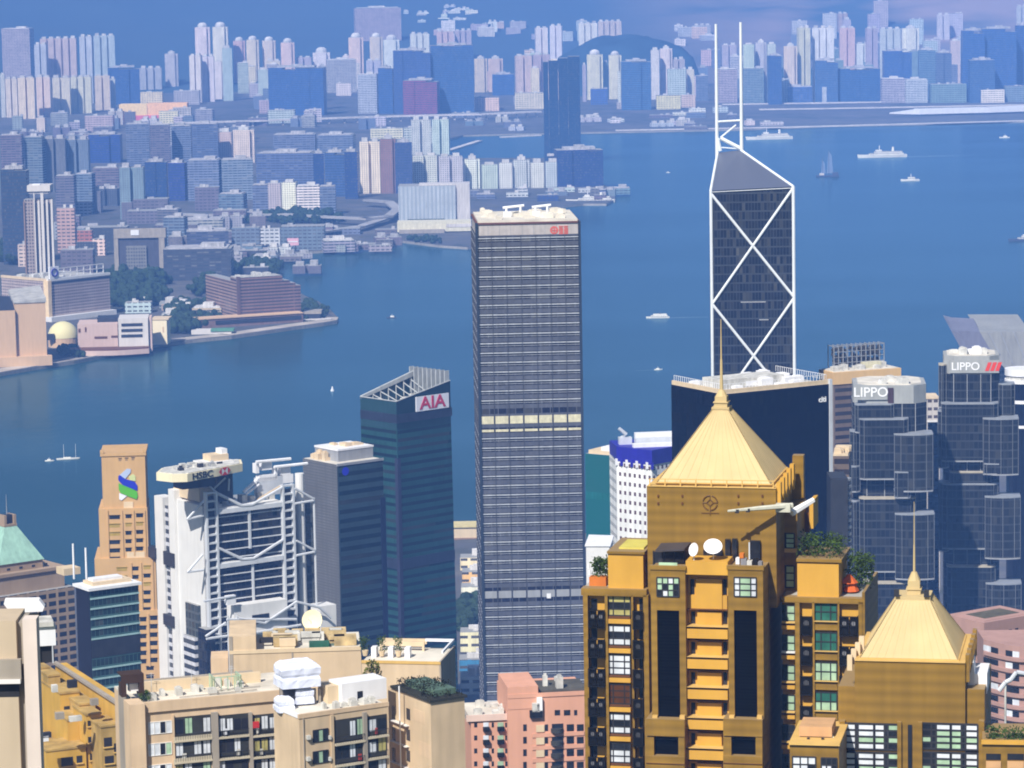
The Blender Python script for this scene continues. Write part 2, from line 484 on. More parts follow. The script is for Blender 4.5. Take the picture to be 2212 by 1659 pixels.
# ================================================================ the far city
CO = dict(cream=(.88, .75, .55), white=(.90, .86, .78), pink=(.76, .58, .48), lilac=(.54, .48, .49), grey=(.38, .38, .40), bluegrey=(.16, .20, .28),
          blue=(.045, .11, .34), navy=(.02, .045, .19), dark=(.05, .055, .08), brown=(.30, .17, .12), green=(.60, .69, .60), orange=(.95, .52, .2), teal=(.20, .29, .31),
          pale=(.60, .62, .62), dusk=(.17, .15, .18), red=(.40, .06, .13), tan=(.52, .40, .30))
F_flat = facade('distant_flats', None, (.12, .13, .16), 3.1, 3.4, .46, .46, .3, .5)
F_strip = facade('distant_offices', None, (.05, .065, .09), 3.8, 7, .9, .42, .3, .5)
F_glass = facade('distant_glass', None, (.03, .06, .12), 4.0, 1.8, .80, .62, .16, .5, grough=.15, spec=.15)  # blue glass, its colour also taking on part of the distance haze
F_low = facade('distant_low', None, (.07, .07, .08), 4.5, 6, .7, .35, .3, .3)
M_plant = mat('rooftop_plant', (.42, .41, .42), .8, .3, .1)
M_lightroof = mat('rooftop_pale', (.6, .58, .56), .8, .3, .05)

def plan_slab(w, d, bays):
    """slab with deep light wells between its bays"""
    p = []; bw = w / bays; n = min(bw * .22, 4.0); dd = min(d * .4, 7)
    for i in range(bays):
        x = -w / 2 + i * bw
        p += [(x + (n / 2 if i else 0), 0), (x + bw - (n / 2 if i < bays - 1 else 0), 0)]
        if i < bays - 1: p += [(x + bw - n / 2, dd), (x + bw + n / 2, dd)]
    p += [(w / 2, d), (-w / 2, d)]
    return p
def plan_cross(w, d):
    a, c = w * .30, d * .30
    w2, d2 = w / 2, d / 2
    return [(-a, 0), (a, 0), (a, d2 - c), (w2, d2 - c), (w2, d2 + c), (a, d2 + c), (a, d), (-a, d), (-a, d2 + c), (-w2, d2 + c), (-w2, d2 - c), (-a, d2 - c)]
def far(x0, x1, yt, yb, style, colour, label, name=None, group=None, cat=None, zb=3.0, Y=None, yaw=None):
    xm = (x0 + x1) / 2
    if Y is None:
        Y = at_z(xm, yb, zb).y
        if Y > 8300 or Y < 0:
            g = on_hill(xm, yb); Y = g.y; zb = max(3.0, g.z - 4)
    w = at_y(x1, yt, Y).x - at_y(x0, yt, Y).x
    top = at_y(xm, yt, Y).z
    H = max(6, top - zb)
    if yaw is None: yaw = random.choice((-7, -4, 0, 0, 5, 8)) if style in ('slab', 'office', 'glass') else 0
    d = {'slab': min(22, w), 'tower': w * .9, 'office': min(45, max(20, w * .7)), 'glass': min(45, max(18, w * .8)), 'low': min(60, max(14, w * .6)), 'dome': w * .9}[style]
    w2 = max(w * .5, (w - d * abs(math.sin(R(yaw)))) / math.cos(R(yaw)))
    p = at_y(xm, yt, Y)
    nm = name or {'slab': 'housing_block', 'tower': 'apartment_tower', 'dome': 'apartment_tower', 'office': 'office_building', 'glass': 'glass_tower', 'low': 'low_building'}[style]
    tg = Thing(nm, label, cat or {'slab': 'housing block', 'tower': 'apartment tower', 'dome': 'apartment tower', 'office': 'office building', 'glass': 'glass tower', 'low': 'building'}[style], (p.x, Y, zb), yaw, group)
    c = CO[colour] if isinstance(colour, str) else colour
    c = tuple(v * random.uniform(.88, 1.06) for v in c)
    b, r_ = MB(), MB()
    if style == 'slab':
        bays = max(1, round(w2 / 17)); b.prism(plan_slab(w2, d, bays), 0, H)
        for i in range(bays):
            x = -w2 / 2 + (i + .5) * w2 / bays; q_ = w2 / bays * .28
            r_.box(x - q_, x + q_, d * .25, d * .8, H - .02, H + random.uniform(3, 6))
        fm = F_flat
    elif style in ('tower', 'dome'):
        b.prism(plan_cross(w2, d), 0, H); fm = F_flat
        if style == 'dome':
            r_.cyl(0, d / 2, H - .02, H + w2 * .10, w2 * .34, 10); r_.dome((0, d / 2, H + w2 * .10), w2 * .33, w2 * .33, w2 * .22, 10, 4)
        else:
            r_.box(-w2 * .24, w2 * .24, d * .25, d * .75, H - .02, H + 5); r_.box(-w2 * .12, w2 * .1, d * .4, d * .6, H + 5, H + 8)
    elif style == 'office':
        b.box(-w2 / 2, w2 / 2, 0, d, 0, H); fm = F_strip
        x = random.uniform(-.3, .05) * w2
        r_.box(x, x + w2 * .35, d * .3, d * .8, H - .02, H + 5); r_.box(-w2 * .45, w2 * .45, .5, d - .5, H - .02, H + 1.2)
    elif style == 'glass':
        q_ = w2 / 2; ch = min(3, w2 * .1)
        nb = max(2, min(4, round(w2 / 22))); xs = [-q_ + w2 * i / nb for i in range(nb + 1)]
        for i in range(nb):
            yo = random.choice((0, 2.5, 4)); hh = H * random.choice((1, .985, .955)) if i else H
            b.box(xs[i], xs[i + 1], yo, d - yo * .5, 0, hh)
        fm = F_glass
        r_.box(-w2 * .34, w2 * .34, d * .2, d * .8, H - .02, H + 4); r_.box(-w2 * .1, w2 * .12, d * .3, d * .6, H + 4, H + 7)
    else:
        b.box(-w2 / 2, w2 / 2, 0, d, 0, H); fm = F_low
        for _ in range(max(2, int(w2 / 18))):
            x = random.uniform(-.42, .36) * w2; y = random.uniform(.1, .7) * d
            r_.box(x, x + random.uniform(3, 8), y, y + random.uniform(3, 8), H - .02, H + random.uniform(1.5, 4))
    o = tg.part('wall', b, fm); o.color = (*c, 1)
    tg.part('roof', r_, M_lightroof if max(c) > .4 else M_plant)
    return tg

A = 'pale far housing estate'
TABLE = [
 # --- far left, on the first rise
 (0, 66, 62, 205, 'office', 'lilac', 'broad faint block fading into the blue hillside at the upper left corner'),
 (72, 100, 96, 225, 'slab', 'pale', 'lower bluish step at the left side of the mauve slab below the hills'),
 (86, 164, 83, 222, 'slab', 'pink', 'wide mauve slab standing behind the row of cream gabled blocks'),
 (170, 198, 79, 224, 'slab', 'pale', 'narrow pale half of the paired slabs above the cream blocks'),
 (201, 248, 77, 224, 'slab', 'pale', 'wide pale slab with bright right edge above the cream blocks'),
 (0, 9, 160, 254, 'slab', 'green', 'thin greenish slab at the left frame edge beside the cream blocks'),
 (11, 36, 170, 254, 'slab', 'cream', 'first of the cream gabled blocks, with a thin greenish neighbour'),
 (37, 74, 168, 257, 'slab', 'cream', 'cream gabled block in front of the bluish step, deep light wells'),
 (75, 109, 167, 252, 'slab', 'cream', 'cream gabled block under the left half of the mauve slab'),
 (110, 150, 168, 248, 'slab', 'cream', 'cream gabled block under the right half of the mauve slab'),
 (151, 196, 166, 245, 'slab', 'cream', 'cream gabled block under the narrow pale slab'),
 (203, 238, 164, 238, 'slab', 'cream', 'last full cream gabled block before the deep blue tower'),
 (238, 248, 170, 236, 'slab', 'green', 'thin greenish slab beside the deep blue square tower'),
 (231, 302, 146, 226, 'glass', 'blue', 'deep blue square building right of the cream gabled row', 'office_building'),
 (301, 348, 147, 196, 'slab', 'lilac', 'pale mauve block standing high behind the orange roofed hall'),
 (303, 350, 199, 228, 'low', 'cream', 'low cream block just above the orange roofed hall'),
 (355, 383, 116, 190, 'tower', 'pale', 'bluish tower with one whiter strip left of the twin white towers'),
 (363, 380, 136, 182, 'slab', 'white', 'narrow whiter slab in front of the bluish tower'),
 (375, 430, 196, 226, 'low', 'lilac', 'low mauve block between orange hall and the white tower cluster'),
 (420, 452, 59, 190, 'dome', 'white', 'left one of the two tallest round topped white twin towers'),
 (458, 491, 58, 190, 'dome', 'white', 'right one of the two tallest round topped white twin towers'),
 (407, 434, 120, 222, 'slab', 'white', 'white slab with a mauve side at the foot of the twin towers, leftmost'),
 (436, 461, 122, 220, 'slab', 'white', 'pale slab directly below the gap of the twin towers'),
 (463, 478, 133, 215, 'slab', 'white', 'brightest narrow white slab below the right twin tower'),
 (479, 502, 104, 218, 'slab', 'pale', 'bluish white slab stepping up to the right of the twin towers'),
 (503, 528, 88, 180, 'dome', 'pink', 'pinkish round topped tower, first right of the twin towers'),
 (531, 558, 86, 178, 'dome', 'cream', 'cream round topped tower between the pinkish one and its pair of copies'),
 (566, 594, 88, 176, 'dome', 'cream', 'cream round topped tower, left of the pair above the dark blue block'),
 (606, 635, 92, 174, 'dome', 'cream', 'cream round topped tower, right of the pair above the dark blue block'),
 (575, 700, 146, 250, 'glass', 'blue', 'wide dark blue block standing alone below the cream round towers', 'office_building'),
 (688, 704, 144, 236, 'glass', 'navy', 'narrow darker blue annex against the wide dark blue block', 'office_building'),
 (640, 672, 124, 172, 'slab', 'lilac', 'low mauve slab between the round towers and the small white one'),
 (675, 712, 114, 168, 'dome', 'white', 'short white tower with rounded top behind the dark blue annex'),
 (704, 772, 129, 200, 'office', 'lilac', 'mauve block between the short white tower and the slim cream tower'),
 (706, 738, 164, 200, 'low', 'pale', 'pale blue low block at the foot of the mauve block'),
 (752, 784, 81, 170, 'dome', 'cream', 'slim cream tower with domed top left of the huge blue mass'),
 (740, 753, 120, 165, 'slab', 'white', 'low white shoulder beside the slim cream domed tower'),
 (798, 826, 80, 168, 'dome', 'cream', 'cream domed tower directly left of the huge blue mass'),
 (828, 862, 86, 150, 'dome', 'white', 'whiter stepped tower behind the left shoulder of the blue mass'),
 (770, 815, 161, 245, 'office', 'pale', 'pale blue office block touching the left side of the huge blue mass'),
 (765, 868, 17, 90, 'office', 'lilac', 'faint mauve square building alone high on the hillside'),
 (815, 848, 147, 246, 'glass', 'blue', 'lowest left step of the huge blue mass', 'glass_tower'),
 (847, 931, 109, 246, 'glass', (.05, .10, .30), 'middle step of the huge blue mass, behind the red building', 'glass_tower'),
 (929, 1024, 98, 244, 'glass', (.06, .13, .34), 'tallest right part of the huge blue mass', 'glass_tower'),
 (867, 946, 174, 248, 'glass', 'red', 'dark red building in front of the huge blue mass', 'office_building'),
 (886, 928, 73, 140, 'slab', 'white', 'small white block peeping over the middle of the huge blue mass'),
 (943, 980, 68, 130, 'slab', 'pink', 'pinkish block peeping over the right of the huge blue mass'),
 (982, 1018, 66, 128, 'slab', 'lilac', 'mauve block right of the pinkish one behind the blue mass'),
 (1024, 1052, 127, 200, 'tower', 'pink', 'pink tower, left half of the pair beside the blue mass'),
 (1054, 1086, 127, 200, 'tower', 'pink', 'pink tower, right half of the pair beside the blue mass'),
 (1063, 1110, 161, 206, 'glass', 'blue', 'small square blue building in front of the pink pair', 'office_building'),
 (1025, 1078, 211, 240, 'low', 'cream', 'low cream building at the foot of the pink pair'),
 (1112, 1174, 201, 236, 'low', 'cream', 'low cream block touching the left of the tall harbour tower'),
 (1113, 1150, 120, 214, 'slab', 'pink', 'pinkish ribbed slab left of the tall harbour tower, nearer the pink pair'),
 (1152, 1189, 118, 214, 'slab', 'lilac', 'ribbed slab half hidden behind the tall harbour tower'),
 (1156, 1184, 60, 150, 'slab', 'white', 'left white block of two on the hillside above the tall harbour tower'),
 (1186, 1214, 56, 150, 'slab', 'white', 'right white block of two on the hillside above the tall harbour tower'),
 (1250, 1290, 50, 118, 'slab', 'white', 'white slab on top of the dark wooded hill, left end'),
 (1292, 1342, 46, 116, 'slab', 'pink', 'pink slab on top of the dark wooded hill, right of the white one'),
 (1258, 1266, 140, 220, 'slab', 'lilac', 'very thin mauve slab right beside the tall harbour tower'),
 (1268, 1302, 118, 216, 'dome', 'cream', 'cream round topped tower in front of the wooded hill, left of two'),
 (1304, 1314, 134, 214, 'slab', 'teal', 'thin greenish slab between the two cream round topped towers'),
 (1315, 1342, 119, 214, 'dome', 'cream', 'cream round topped tower in front of the wooded hill, right of two'),
 (1276, 1312, 192, 226, 'low', 'blue', 'small blue block under the cream round topped towers'),
 (1342, 1406, 133, 238, 'glass', (.08, .16, .38), 'broad blue tower with darker sides right of the cream pair'),
 (1356, 1400, 110, 170, 'slab', 'pink', 'pale pink top of a slab rising behind the broad blue tower'),
 (1406, 1424, 108, 215, 'slab', 'white', 'white slab tight against the right of the broad blue tower'),
 (1426, 1452, 105, 213, 'tower', 'white', 'white tower, second right of the broad blue tower'),
 (1452, 1480, 128, 212, 'slab', 'lilac', 'mauve slab stepping down right of the white tower'),
 (1418, 1470, 206, 236, 'low', (.95, .75, .45), 'bright cream low building on the runway shore'),
 (1472, 1502, 205, 232, 'low', 'pink', 'low pinkish block right of the bright cream low building'),
 (1484, 1500, 150, 215, 'slab', 'cream', 'slim cream slab left of the two white masts'),
 (1502, 1530, 164, 218, 'office', 'bluegrey', 'small bluish office left of the two white masts'),
 (1546, 1594, 150, 222, 'office', 'lilac', 'mauve block seen between the two white masts'),
 (1556, 1590, 172, 216, 'low', 'green', 'pale greenish block seen low between the two white masts'),
 (1604, 1630, 96, 224, 'slab', 'green', 'greenish white slab just right of the two white masts'),
 (1632, 1656, 92, 222, 'tower', 'pale', 'pale tower, second right of the two white masts'),
 (1606, 1650, 148, 224, 'office', 'teal', 'greenish lower block right of the two white masts'),
 (1658, 1676, 95, 224, 'slab', 'green', 'pale green slab left of the cluster of tall cream slabs'),
 (1660, 1690, 120, 226, 'glass', 'blue', 'small blue tower below the pale green slab', 'glass_tower'),
 (1694, 1722, 100, 220, 'tower', 'cream', 'cream tower, shorter neighbour left of the tall cream slabs'),
 (1670, 1706, 170, 222, 'low', 'green', 'pale green trapezoid block on the far shore'),
 (1724, 1752, 60, 218, 'slab', 'cream', 'tall cream slab, left one of the pair above the blue slab'),
 (1754, 1802, 60, 216, 'slab', 'white', 'tall whitish slab, right one of the pair above the blue slab'),
 (1700, 1756, 188, 222, 'office', 'blue', 'low blue block below the tall cream slabs'),
 (1758, 1812, 131, 222, 'glass', (.07, .14, .34), 'light blue left half of the long blue building'),
 (1812, 1905, 148, 220, 'glass', 'blue', 'deep blue right half of the long blue building'),
 (1776, 1793, 188, 222, 'slab', 'pale', 'small pale slab at the foot of the light blue half'),
 (1814, 1847, 60, 170, 'slab', 'pink', 'pink slab rising behind the deep blue half'),
 (1832, 1856, 113, 160, 'tower', (.95, .7, .5), 'small bright peach tower above the deep blue half'),
 (1850, 1882, 94, 170, 'slab', 'white', 'white slab right of the small bright peach tower'),
 (1872, 1898, 61, 172, 'slab', 'lilac', 'mauve slab, first of three tall ones above the teal window block'),
 (1900, 1946, 62, 178, 'slab', 'pale', 'broad pale slab, middle of three tall ones above the teal window block'),
 (1950, 1986, 61, 170, 'tower', 'white', 'pale tower, last of three tall ones above the teal window block'),
 (1910, 1970, 110, 195, 'glass', 'blue', 'dark blue notched tower in front of the three tall pale slabs', 'glass_tower'),
 (1905, 1955, 170, 222, 'office', 'lilac', 'mauve grey block with teal middle on the far shore'),
 (1932, 1955, 180, 220, 'glass', 'teal', 'teal panel tower in front of the mauve grey block'),
 (1957, 2004, 172, 222, 'office', 'pale', 'plain pale grey block right of the teal panel tower'),
 (1984, 2022, 108, 216, 'glass', 'teal', 'hazy teal tower right of the three tall pale slabs'),
 (2022, 2056, 114, 216, 'glass', 'bluegrey', 'hazy blue grey tower right of the hazy teal tower'),
 (2054, 2074, 88, 190, 'slab', 'pink', 'thin beige slab standing against the dark blue cluster'),
 (2012, 2088, 182, 222, 'low', 'teal', 'long low greenish block at the shore below the hazy towers'),
 (2080, 2128, 66, 220, 'glass', 'blue', 'tall dark blue tower, left part of the dark cluster at upper right'),
 (2122, 2196, 62, 218, 'glass', 'blue', 'broad dark blue tower, main part of the dark cluster at upper right'),
 (2096, 2150, 130, 222, 'glass', (.06, .12, .3), 'lighter blue block in front of the dark cluster'),
 (2124, 2134, 136, 175, 'slab', 'white', 'tiny white slab lit in front of the dark cluster'),
 (2184, 2212, 80, 200, 'slab', 'lilac', 'mauve slab at the right frame edge beside the dark cluster'),
 (2196, 2225, 55, 215, 'glass', 'blue', 'blue tower cut off by the right frame edge'),
 (2120, 2170, 194, 222, 'low', 'white', 'low whitish block with ribs at the foot of the dark cluster'),
 (2172, 2220, 186, 220, 'low', 'teal', 'low greenish block at the right end of the far shore'),
 # --- middle Kowloon
 (190, 258, 291, 352, 'glass', (.025, .05, .3), 'saturated blue box among dull purple blocks at middle left', 'office_building'),
 (270, 322, 268, 366, 'office', 'bluegrey', 'blue grey block directly below the orange roofed hall, left one'),
 (322, 368, 270, 366, 'office', 'dusk', 'purple grey block directly below the orange roofed hall, right one'),
 (370, 412, 272, 362, 'office', 'bluegrey', 'blue grey block, third right of the saturated blue box'),
 (414, 470, 268, 364, 'office', (.10, .14, .24), 'darker blue block left of the pink gabled pair'),
 (472, 500, 285, 358, 'slab', 'pink', 'pinkish slab next to the cream lit tower'),
 (502, 548, 281, 352, 'tower', 'cream', 'cream lit tower with stepped top right of the pinkish slab'),
 (590, 680, 291, 352, 'office', 'bluegrey', 'long grey blue block behind the big blue slab, left half'),
 (682, 764, 292, 350, 'office', 'bluegrey', 'long grey blue block behind the big blue slab, right half'),
 (548, 680, 331, 420, 'office', (.11, .16, .30), 'big blue slab, broad pale left part'),
 (676, 700, 332, 425, 'glass', 'navy', 'dark vertical strip tower in the middle of the big blue slab', 'office_building'),
 (698, 745, 330, 425, 'glass', (.06, .11, .30), 'mid blue part of the big blue slab', 'office_building'),
 (742, 772, 328, 430, 'glass', 'navy', 'dark right end tower of the big blue slab', 'office_building'),
 (776, 820, 306, 418, 'slab', 'cream', 'cream banded tower between the blue slab and the brown tower', 'apartment_tower'),
 (821, 854, 300, 418, 'tower', 'brown', 'brown tower at the right of the cream banded tower'),
 (852, 889, 308, 418, 'glass', (.05, .07, .22), 'violet blue tower joined to the brown tower', 'office_building'),
 (800, 870, 278, 300, 'low', 'cream', 'low cream row behind the brown tower'),
 (872, 940, 276, 310, 'low', 'green', 'pale low row stretching right of the brown tower'),
 (888, 930, 259, 334, 'slab', 'green', 'pale green ribbed block near the inlet, left one'),
 (932, 970, 258, 334, 'slab', 'green', 'pale green ribbed block near the inlet, right one'),
 (890, 945, 336, 412, 'slab', 'pale', 'mottled whitish block right of the violet tower'),
 (947, 1000, 338, 412, 'slab', 'pale', 'mottled bluish block facing the inlet'),
 (1003, 1036, 344, 408, 'tower', 'white', 'whitish tower with dark wells, leftmost of the waterfront estate'),
 (1040, 1076, 356, 408, 'slab', 'green', 'pale slab of the waterfront estate behind the mottled bluish block'),
 (1078, 1106, 352, 407, 'slab', 'white', 'bright slab of the waterfront estate left of centre'),
 (1108, 1144, 346, 406, 'tower', 'green', 'tall greenish tower of the waterfront estate'),
 (1146, 1176, 352, 406, 'slab', 'white', 'white ribbed slab of the waterfront estate nearer the tall harbour tower'),
 (1178, 1212, 350, 405, 'slab', 'green', 'ribbed slab of the waterfront estate beneath the tall harbour tower'),
 (1214, 1243, 352, 402, 'slab', 'white', 'last white slab of the waterfront estate before the dark blue cube'),
 (1200, 1306, 324, 404, 'glass', 'navy', 'deep blue cube shaped building on the point of the waterfront estate', 'office_building'),
 # --- TST east and hung hom
 (200, 256, 363, 430, 'office', 'dusk', 'mauve grey block left of the greenish ribbed tower'),
 (257, 309, 362, 474, 'slab', 'teal', 'greenish tower with pale ribs above the reddish brown block', 'apartment_tower'),
 (312, 358, 350, 434, 'glass', 'navy', 'strong blue building right of the greenish ribbed tower', 'office_building'),
 (360, 400, 352, 434, 'glass', (.03, .05, .25), 'second strong blue building with a pale vertical seam', 'office_building'),
 (402, 474, 346, 434, 'office', (.20, .25, .34), 'pale blue broad block behind the waterfront gardens, left one'),
 (476, 548, 345, 432, 'office', (.24, .28, .36), 'pale blue broad block behind the waterfront gardens, right one'),
 (545, 578, 400, 462, 'office', 'bluegrey', 'small blue grey block left of the pale lit waterfront hotel'),
 (578, 606, 396, 462, 'slab', 'lilac', 'mauve bay of the pale lit waterfront hotel'),
 (606, 640, 394, 463, 'slab', 'white', 'white ribbed bay of the pale lit waterfront hotel'),
 (640, 690, 402, 464, 'office', 'white', 'broad bright bay of the pale lit waterfront hotel'),
 (690, 724, 403, 464, 'office', 'bluegrey', 'shaded right bay of the pale lit waterfront hotel'),  # shade on this bay put into its wall colour
 (0, 46, 292, 420, 'office', 'dusk', 'dull purple block at the left frame edge below the estate'),
 (50, 92, 296, 418, 'office', 'bluegrey', 'dull blue block, second from the left frame edge below the estate'),
 (94, 140, 300, 415, 'slab', 'dusk', 'dull purple ribbed block above the pale crowned tower'),
 (142, 190, 302, 412, 'slab', 'bluegrey', 'dull blue ribbed block left of the saturated blue box'),
 (0, 56, 366, 572, 'glass', 'dark', 'dark slate tower at the left frame edge beside the pale crowned tower', 'office_building'),
 (118, 160, 380, 470, 'office', 'dusk', 'dull purple block right of the pale crowned tower'),
 (160, 200, 376, 462, 'office', 'bluegrey', 'dull blue block between pale crowned tower and greenish ribbed tower'),
 (122, 160, 450, 545, 'low', 'tan', 'small tan block tucked right of the pale crowned tower'),
 (166, 198, 498, 552, 'low', (.42, .18, .14), 'reddish brown low block in the old town'),
 (199, 226, 516, 552, 'low', 'cream', 'yellowish low block next to the reddish brown one'),
 (350, 400, 470, 548, 'office', 'bluegrey', 'blue grey block left of the long dark waterfront building'),
 (352, 498, 538, 606, 'office', 'dark', 'long dark flat roofed building behind the brown stepped hotel'),
 (400, 496, 500, 560, 'office', (.07, .09, .16), 'dark blue building with pale roof lights behind the long dark one'),
 (500, 560, 492, 556, 'low', 'bluegrey', 'low blue building on the far side of the cove'),
 (560, 604, 494, 548, 'low', 'pale', 'pale low terminal building by the cove, left one'),
 (606, 700, 489, 540, 'low', 'bluegrey', 'bluish terminal building by the cove, right one'),
 (38, 62, 528, 576, 'low', 'pink', 'small pinkish block peeping left of the pale crowned tower'),
 (130, 200, 540, 590, 'low', 'dusk', 'low dusky block behind the hotel with the round emblem'),
]
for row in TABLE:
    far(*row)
# small infill: houses one cannot tell apart
def infill(n, xr, yr, hr, wr, cols, label, group):
    for _ in range(n):
        x = random.uniform(*xr); y = random.uniform(*yr)
        Y = at_z(x, y, 3).y
        if Y > 8300 or Y < 0: Y = on_hill(x, y).y
        w = random.uniform(*wr)
        dx = w / Y * FPX
        yt = y - random.uniform(*hr) / Y * FPX
        far(x, x + dx, yt, y, random.choice(('low', 'office', 'slab', 'low')), random.choice(cols), label, 'small_building', group, 'building')
infill(24, (0, 800), (262, 290), (10, 34), (18, 60), ('bluegrey', 'dusk', 'grey', 'lilac', 'pale', 'cream'), 'small hazy block packed in the flat belt between motorway viaduct and blue blocks', 'small blocks of the flat belt')
infill(18, (0, 560), (300, 345), (20, 50), (20, 50), ('bluegrey', 'dusk', 'grey', 'dusk'), 'dull bluish block crowded behind the pale crowned tower district', 'crowded dull blocks')
infill(34, (110, 560), (436, 560), (10, 34), (20, 55), ('bluegrey', 'dusk', 'dark', 'grey', 'dusk'), 'shadowy low block in the old town behind the waterfront', 'shadowy old town blocks')
infill(12, (420, 1170), (215, 246), (8, 30), (22, 60), ('lilac', 'bluegrey', 'pale', 'white', 'grey'), 'small pale block above the far motorway viaduct', 'blocks above the viaduct')
infill(12, (1260, 1660), (222, 276), (5, 16), (14, 50), ('white', 'lilac', 'grey', 'pink', 'pale'), 'tiny shed scattered along the old runway shore', 'runway sheds')
infill(30, (1490, 2200), (130, 214), (40, 90), (22, 44), ('lilac', 'pale', 'pink', 'bluegrey', 'teal'), 'faint tower fading into the haze of the far right district', 'faint haze towers')
infill(6, (860, 1010), (415, 470), (6, 14), (16, 40), ('teal', 'bluegrey', 'green'), 'small bluish shed near the vertical striped hall', 'sheds by the striped hall')
infill(20, (380, 900), (176, 222), (30, 80), (20, 40), ('cream', 'white', 'pale', 'lilac', 'green'), 'pale tower crowding the gaps of the white round topped estate', 'pale gap towers')
infill(16, (1020, 1500), (170, 222), (30, 80), (20, 44), ('cream', 'white', 'pink', 'green', 'pale'), 'pale tower crowding between harbour tower and wooded hill', 'pale towers by the wooded hill')
infill(20, (880, 1520), (66, 104), (16, 34), (24, 60), ('pale', 'white', 'pink', 'lilac'), 'faint pale block on the misty ridge', 'misty ridge blocks')
infill(14, (860, 1010), (14, 62), (6, 12), (14, 44), ('white', 'pale'), 'faint white speck of a house on the open blue hillside', 'hillside houses')
infill(10, (1700, 2212), (60, 110), (40, 80), (24, 44), ('pink', 'pale', 'lilac', 'tan'), 'faint tower on the misty slope at the upper right', 'misty slope towers')
# ================================================================ the near shore: ground between the slope and the harbour
NEAR = [(-900, 1290), (-200, 1300), (60, 1275), (200, 1262), (420, 1230), (700, 1195), (990, 1166), (1100, 1160), (1300, 1150), (1500, 1120), (1760, 1050), (1830, 980), (2030, 880), (2050, 800), (2120, 770), (2400, 760), (3200, 740)]
ns = [at_z(x, y, 4.0) for x, y in NEAR]
npl = [(-2600, 1350), (2600, 1350)] + [(max(-2600, min(2600, p.x)), p.y) for p in reversed(ns)]
structure(MB().prism(npl, -1.5, 4.0, 1, 0).link('waterfront_ground', [M_ground, M_seawall]))
b = MB(); NX, NY = 40, 30
for j in range(NY + 1):
    for i in range(NX + 1):
        x = -1300 + 2600 * i / NX; y = -150 + 1502 * j / NY
        k = max(0, (1352 - y) / 1100)
        z = 4.02 + 240 * min(1, k) ** 1.1 + (10 * (fbm(x / 120, y / 120, 4) - .5) if k > .06 else 0)
        b.v.append((x, y, max(4.02, z)))
for j in range(NY):
    for i in range(NX):
        o = j * (NX + 1) + i; b.f.append((o, o + 1, o + NX + 2, o + NX + 1)); b.m.append(0)
M_slope = mat('wooded_hillside', (.04, .07, .03), .95, .4, .03, streak=False, spec=.1)
structure(b.link('terrain', M_slope, smooth=True))

# ---------------------------------------------------------------- materials of the towers
M_white = mat('white_paint', (.80, .80, .82), .5, .06, .1)
M_steel = mat('pale_steel', (.62, .65, .70), .45, .08, .2, .2)
M_alu = mat('white_aluminium_tube', (.82, .86, .88), .35, .05, .1, .1)
M_greyc = mat('grey_cladding', (.30, .31, .33), .55, .1, .1)
M_roofg = mat('roof_gravel', (.40, .39, .36), .9, .25, .15, streak=False)
M_machine = mat('roof_machinery', (.55, .54, .50), .7, .25, .4)
M_dark = mat('dark_metal', (.03, .03, .035), .5, .2, .3)
M_black = mat('black_glass', (.006, .006, .014), .08, .1, .05, spec=.5)
M_win = mat('dark_window_glass', (.02, .022, .03), .12, .3, .4, spec=.5)
M_cream = mat('cream_stone', (.66, .52, .34), .8, .08, .1)
M_text_red = mat('red_lettering', (.55, .03, .08), .5, .05, .1, streak=False)
M_text_white = mat('white_lettering', (.85, .85, .86), .5, .05, .1, streak=False)
M_signpanel = mat('white_sign_panel', (.78, .80, .88), .5, .05, .1)
M_blue = mat('blue_sign', (.02, .02, .55), .4, .05, .1, streak=False)
def clutter(T, x0, x1, y0, y1, z, n, hmax, m, name='rooftop_unit', smin=1.5, smax=5):
    """machinery standing on a roof: every unit a part of its own"""
    for _ in range(n):
        w, d, h = random.uniform(smin, smax), random.uniform(smin, smax), random.uniform(.3, 1) * hmax
        x, y = random.uniform(x0, max(x0 + .1, x1 - w)), random.uniform(y0, max(y0 + .1, y1 - d))
        b = MB().box(x, x + w, y, y + d, z, z + h)
        b.box(x + w * .2, x + w * .8, y + d * .2, y + d * .8, z + h, z + h * 1.15)
        T.part(name, b, m)
def railing(T, x0, x1, y0, y1, z, h, step, m, name='railing', r=.06):
    b = MB()
    for (p, q) in (((x0, y0), (x1, y0)), ((x1, y0), (x1, y1)), ((x0, y0), (x0, y1))):
        L = math.hypot(q[0] - p[0], q[1] - p[1]); n = max(1, int(L / step))
        for i in range(n + 1):
            x, y = p[0] + (q[0] - p[0]) * i / n, p[1] + (q[1] - p[1]) * i / n
            b.box(x - r, x + r, y - r, y + r, z, z + h)
        b.box(min(p[0], q[0]) - r, max(p[0], q[0]) + r, min(p[1], q[1]) - r, max(p[1], q[1]) + r, z + h, z + h + 2 * r)
    return T.part(name, b, m)

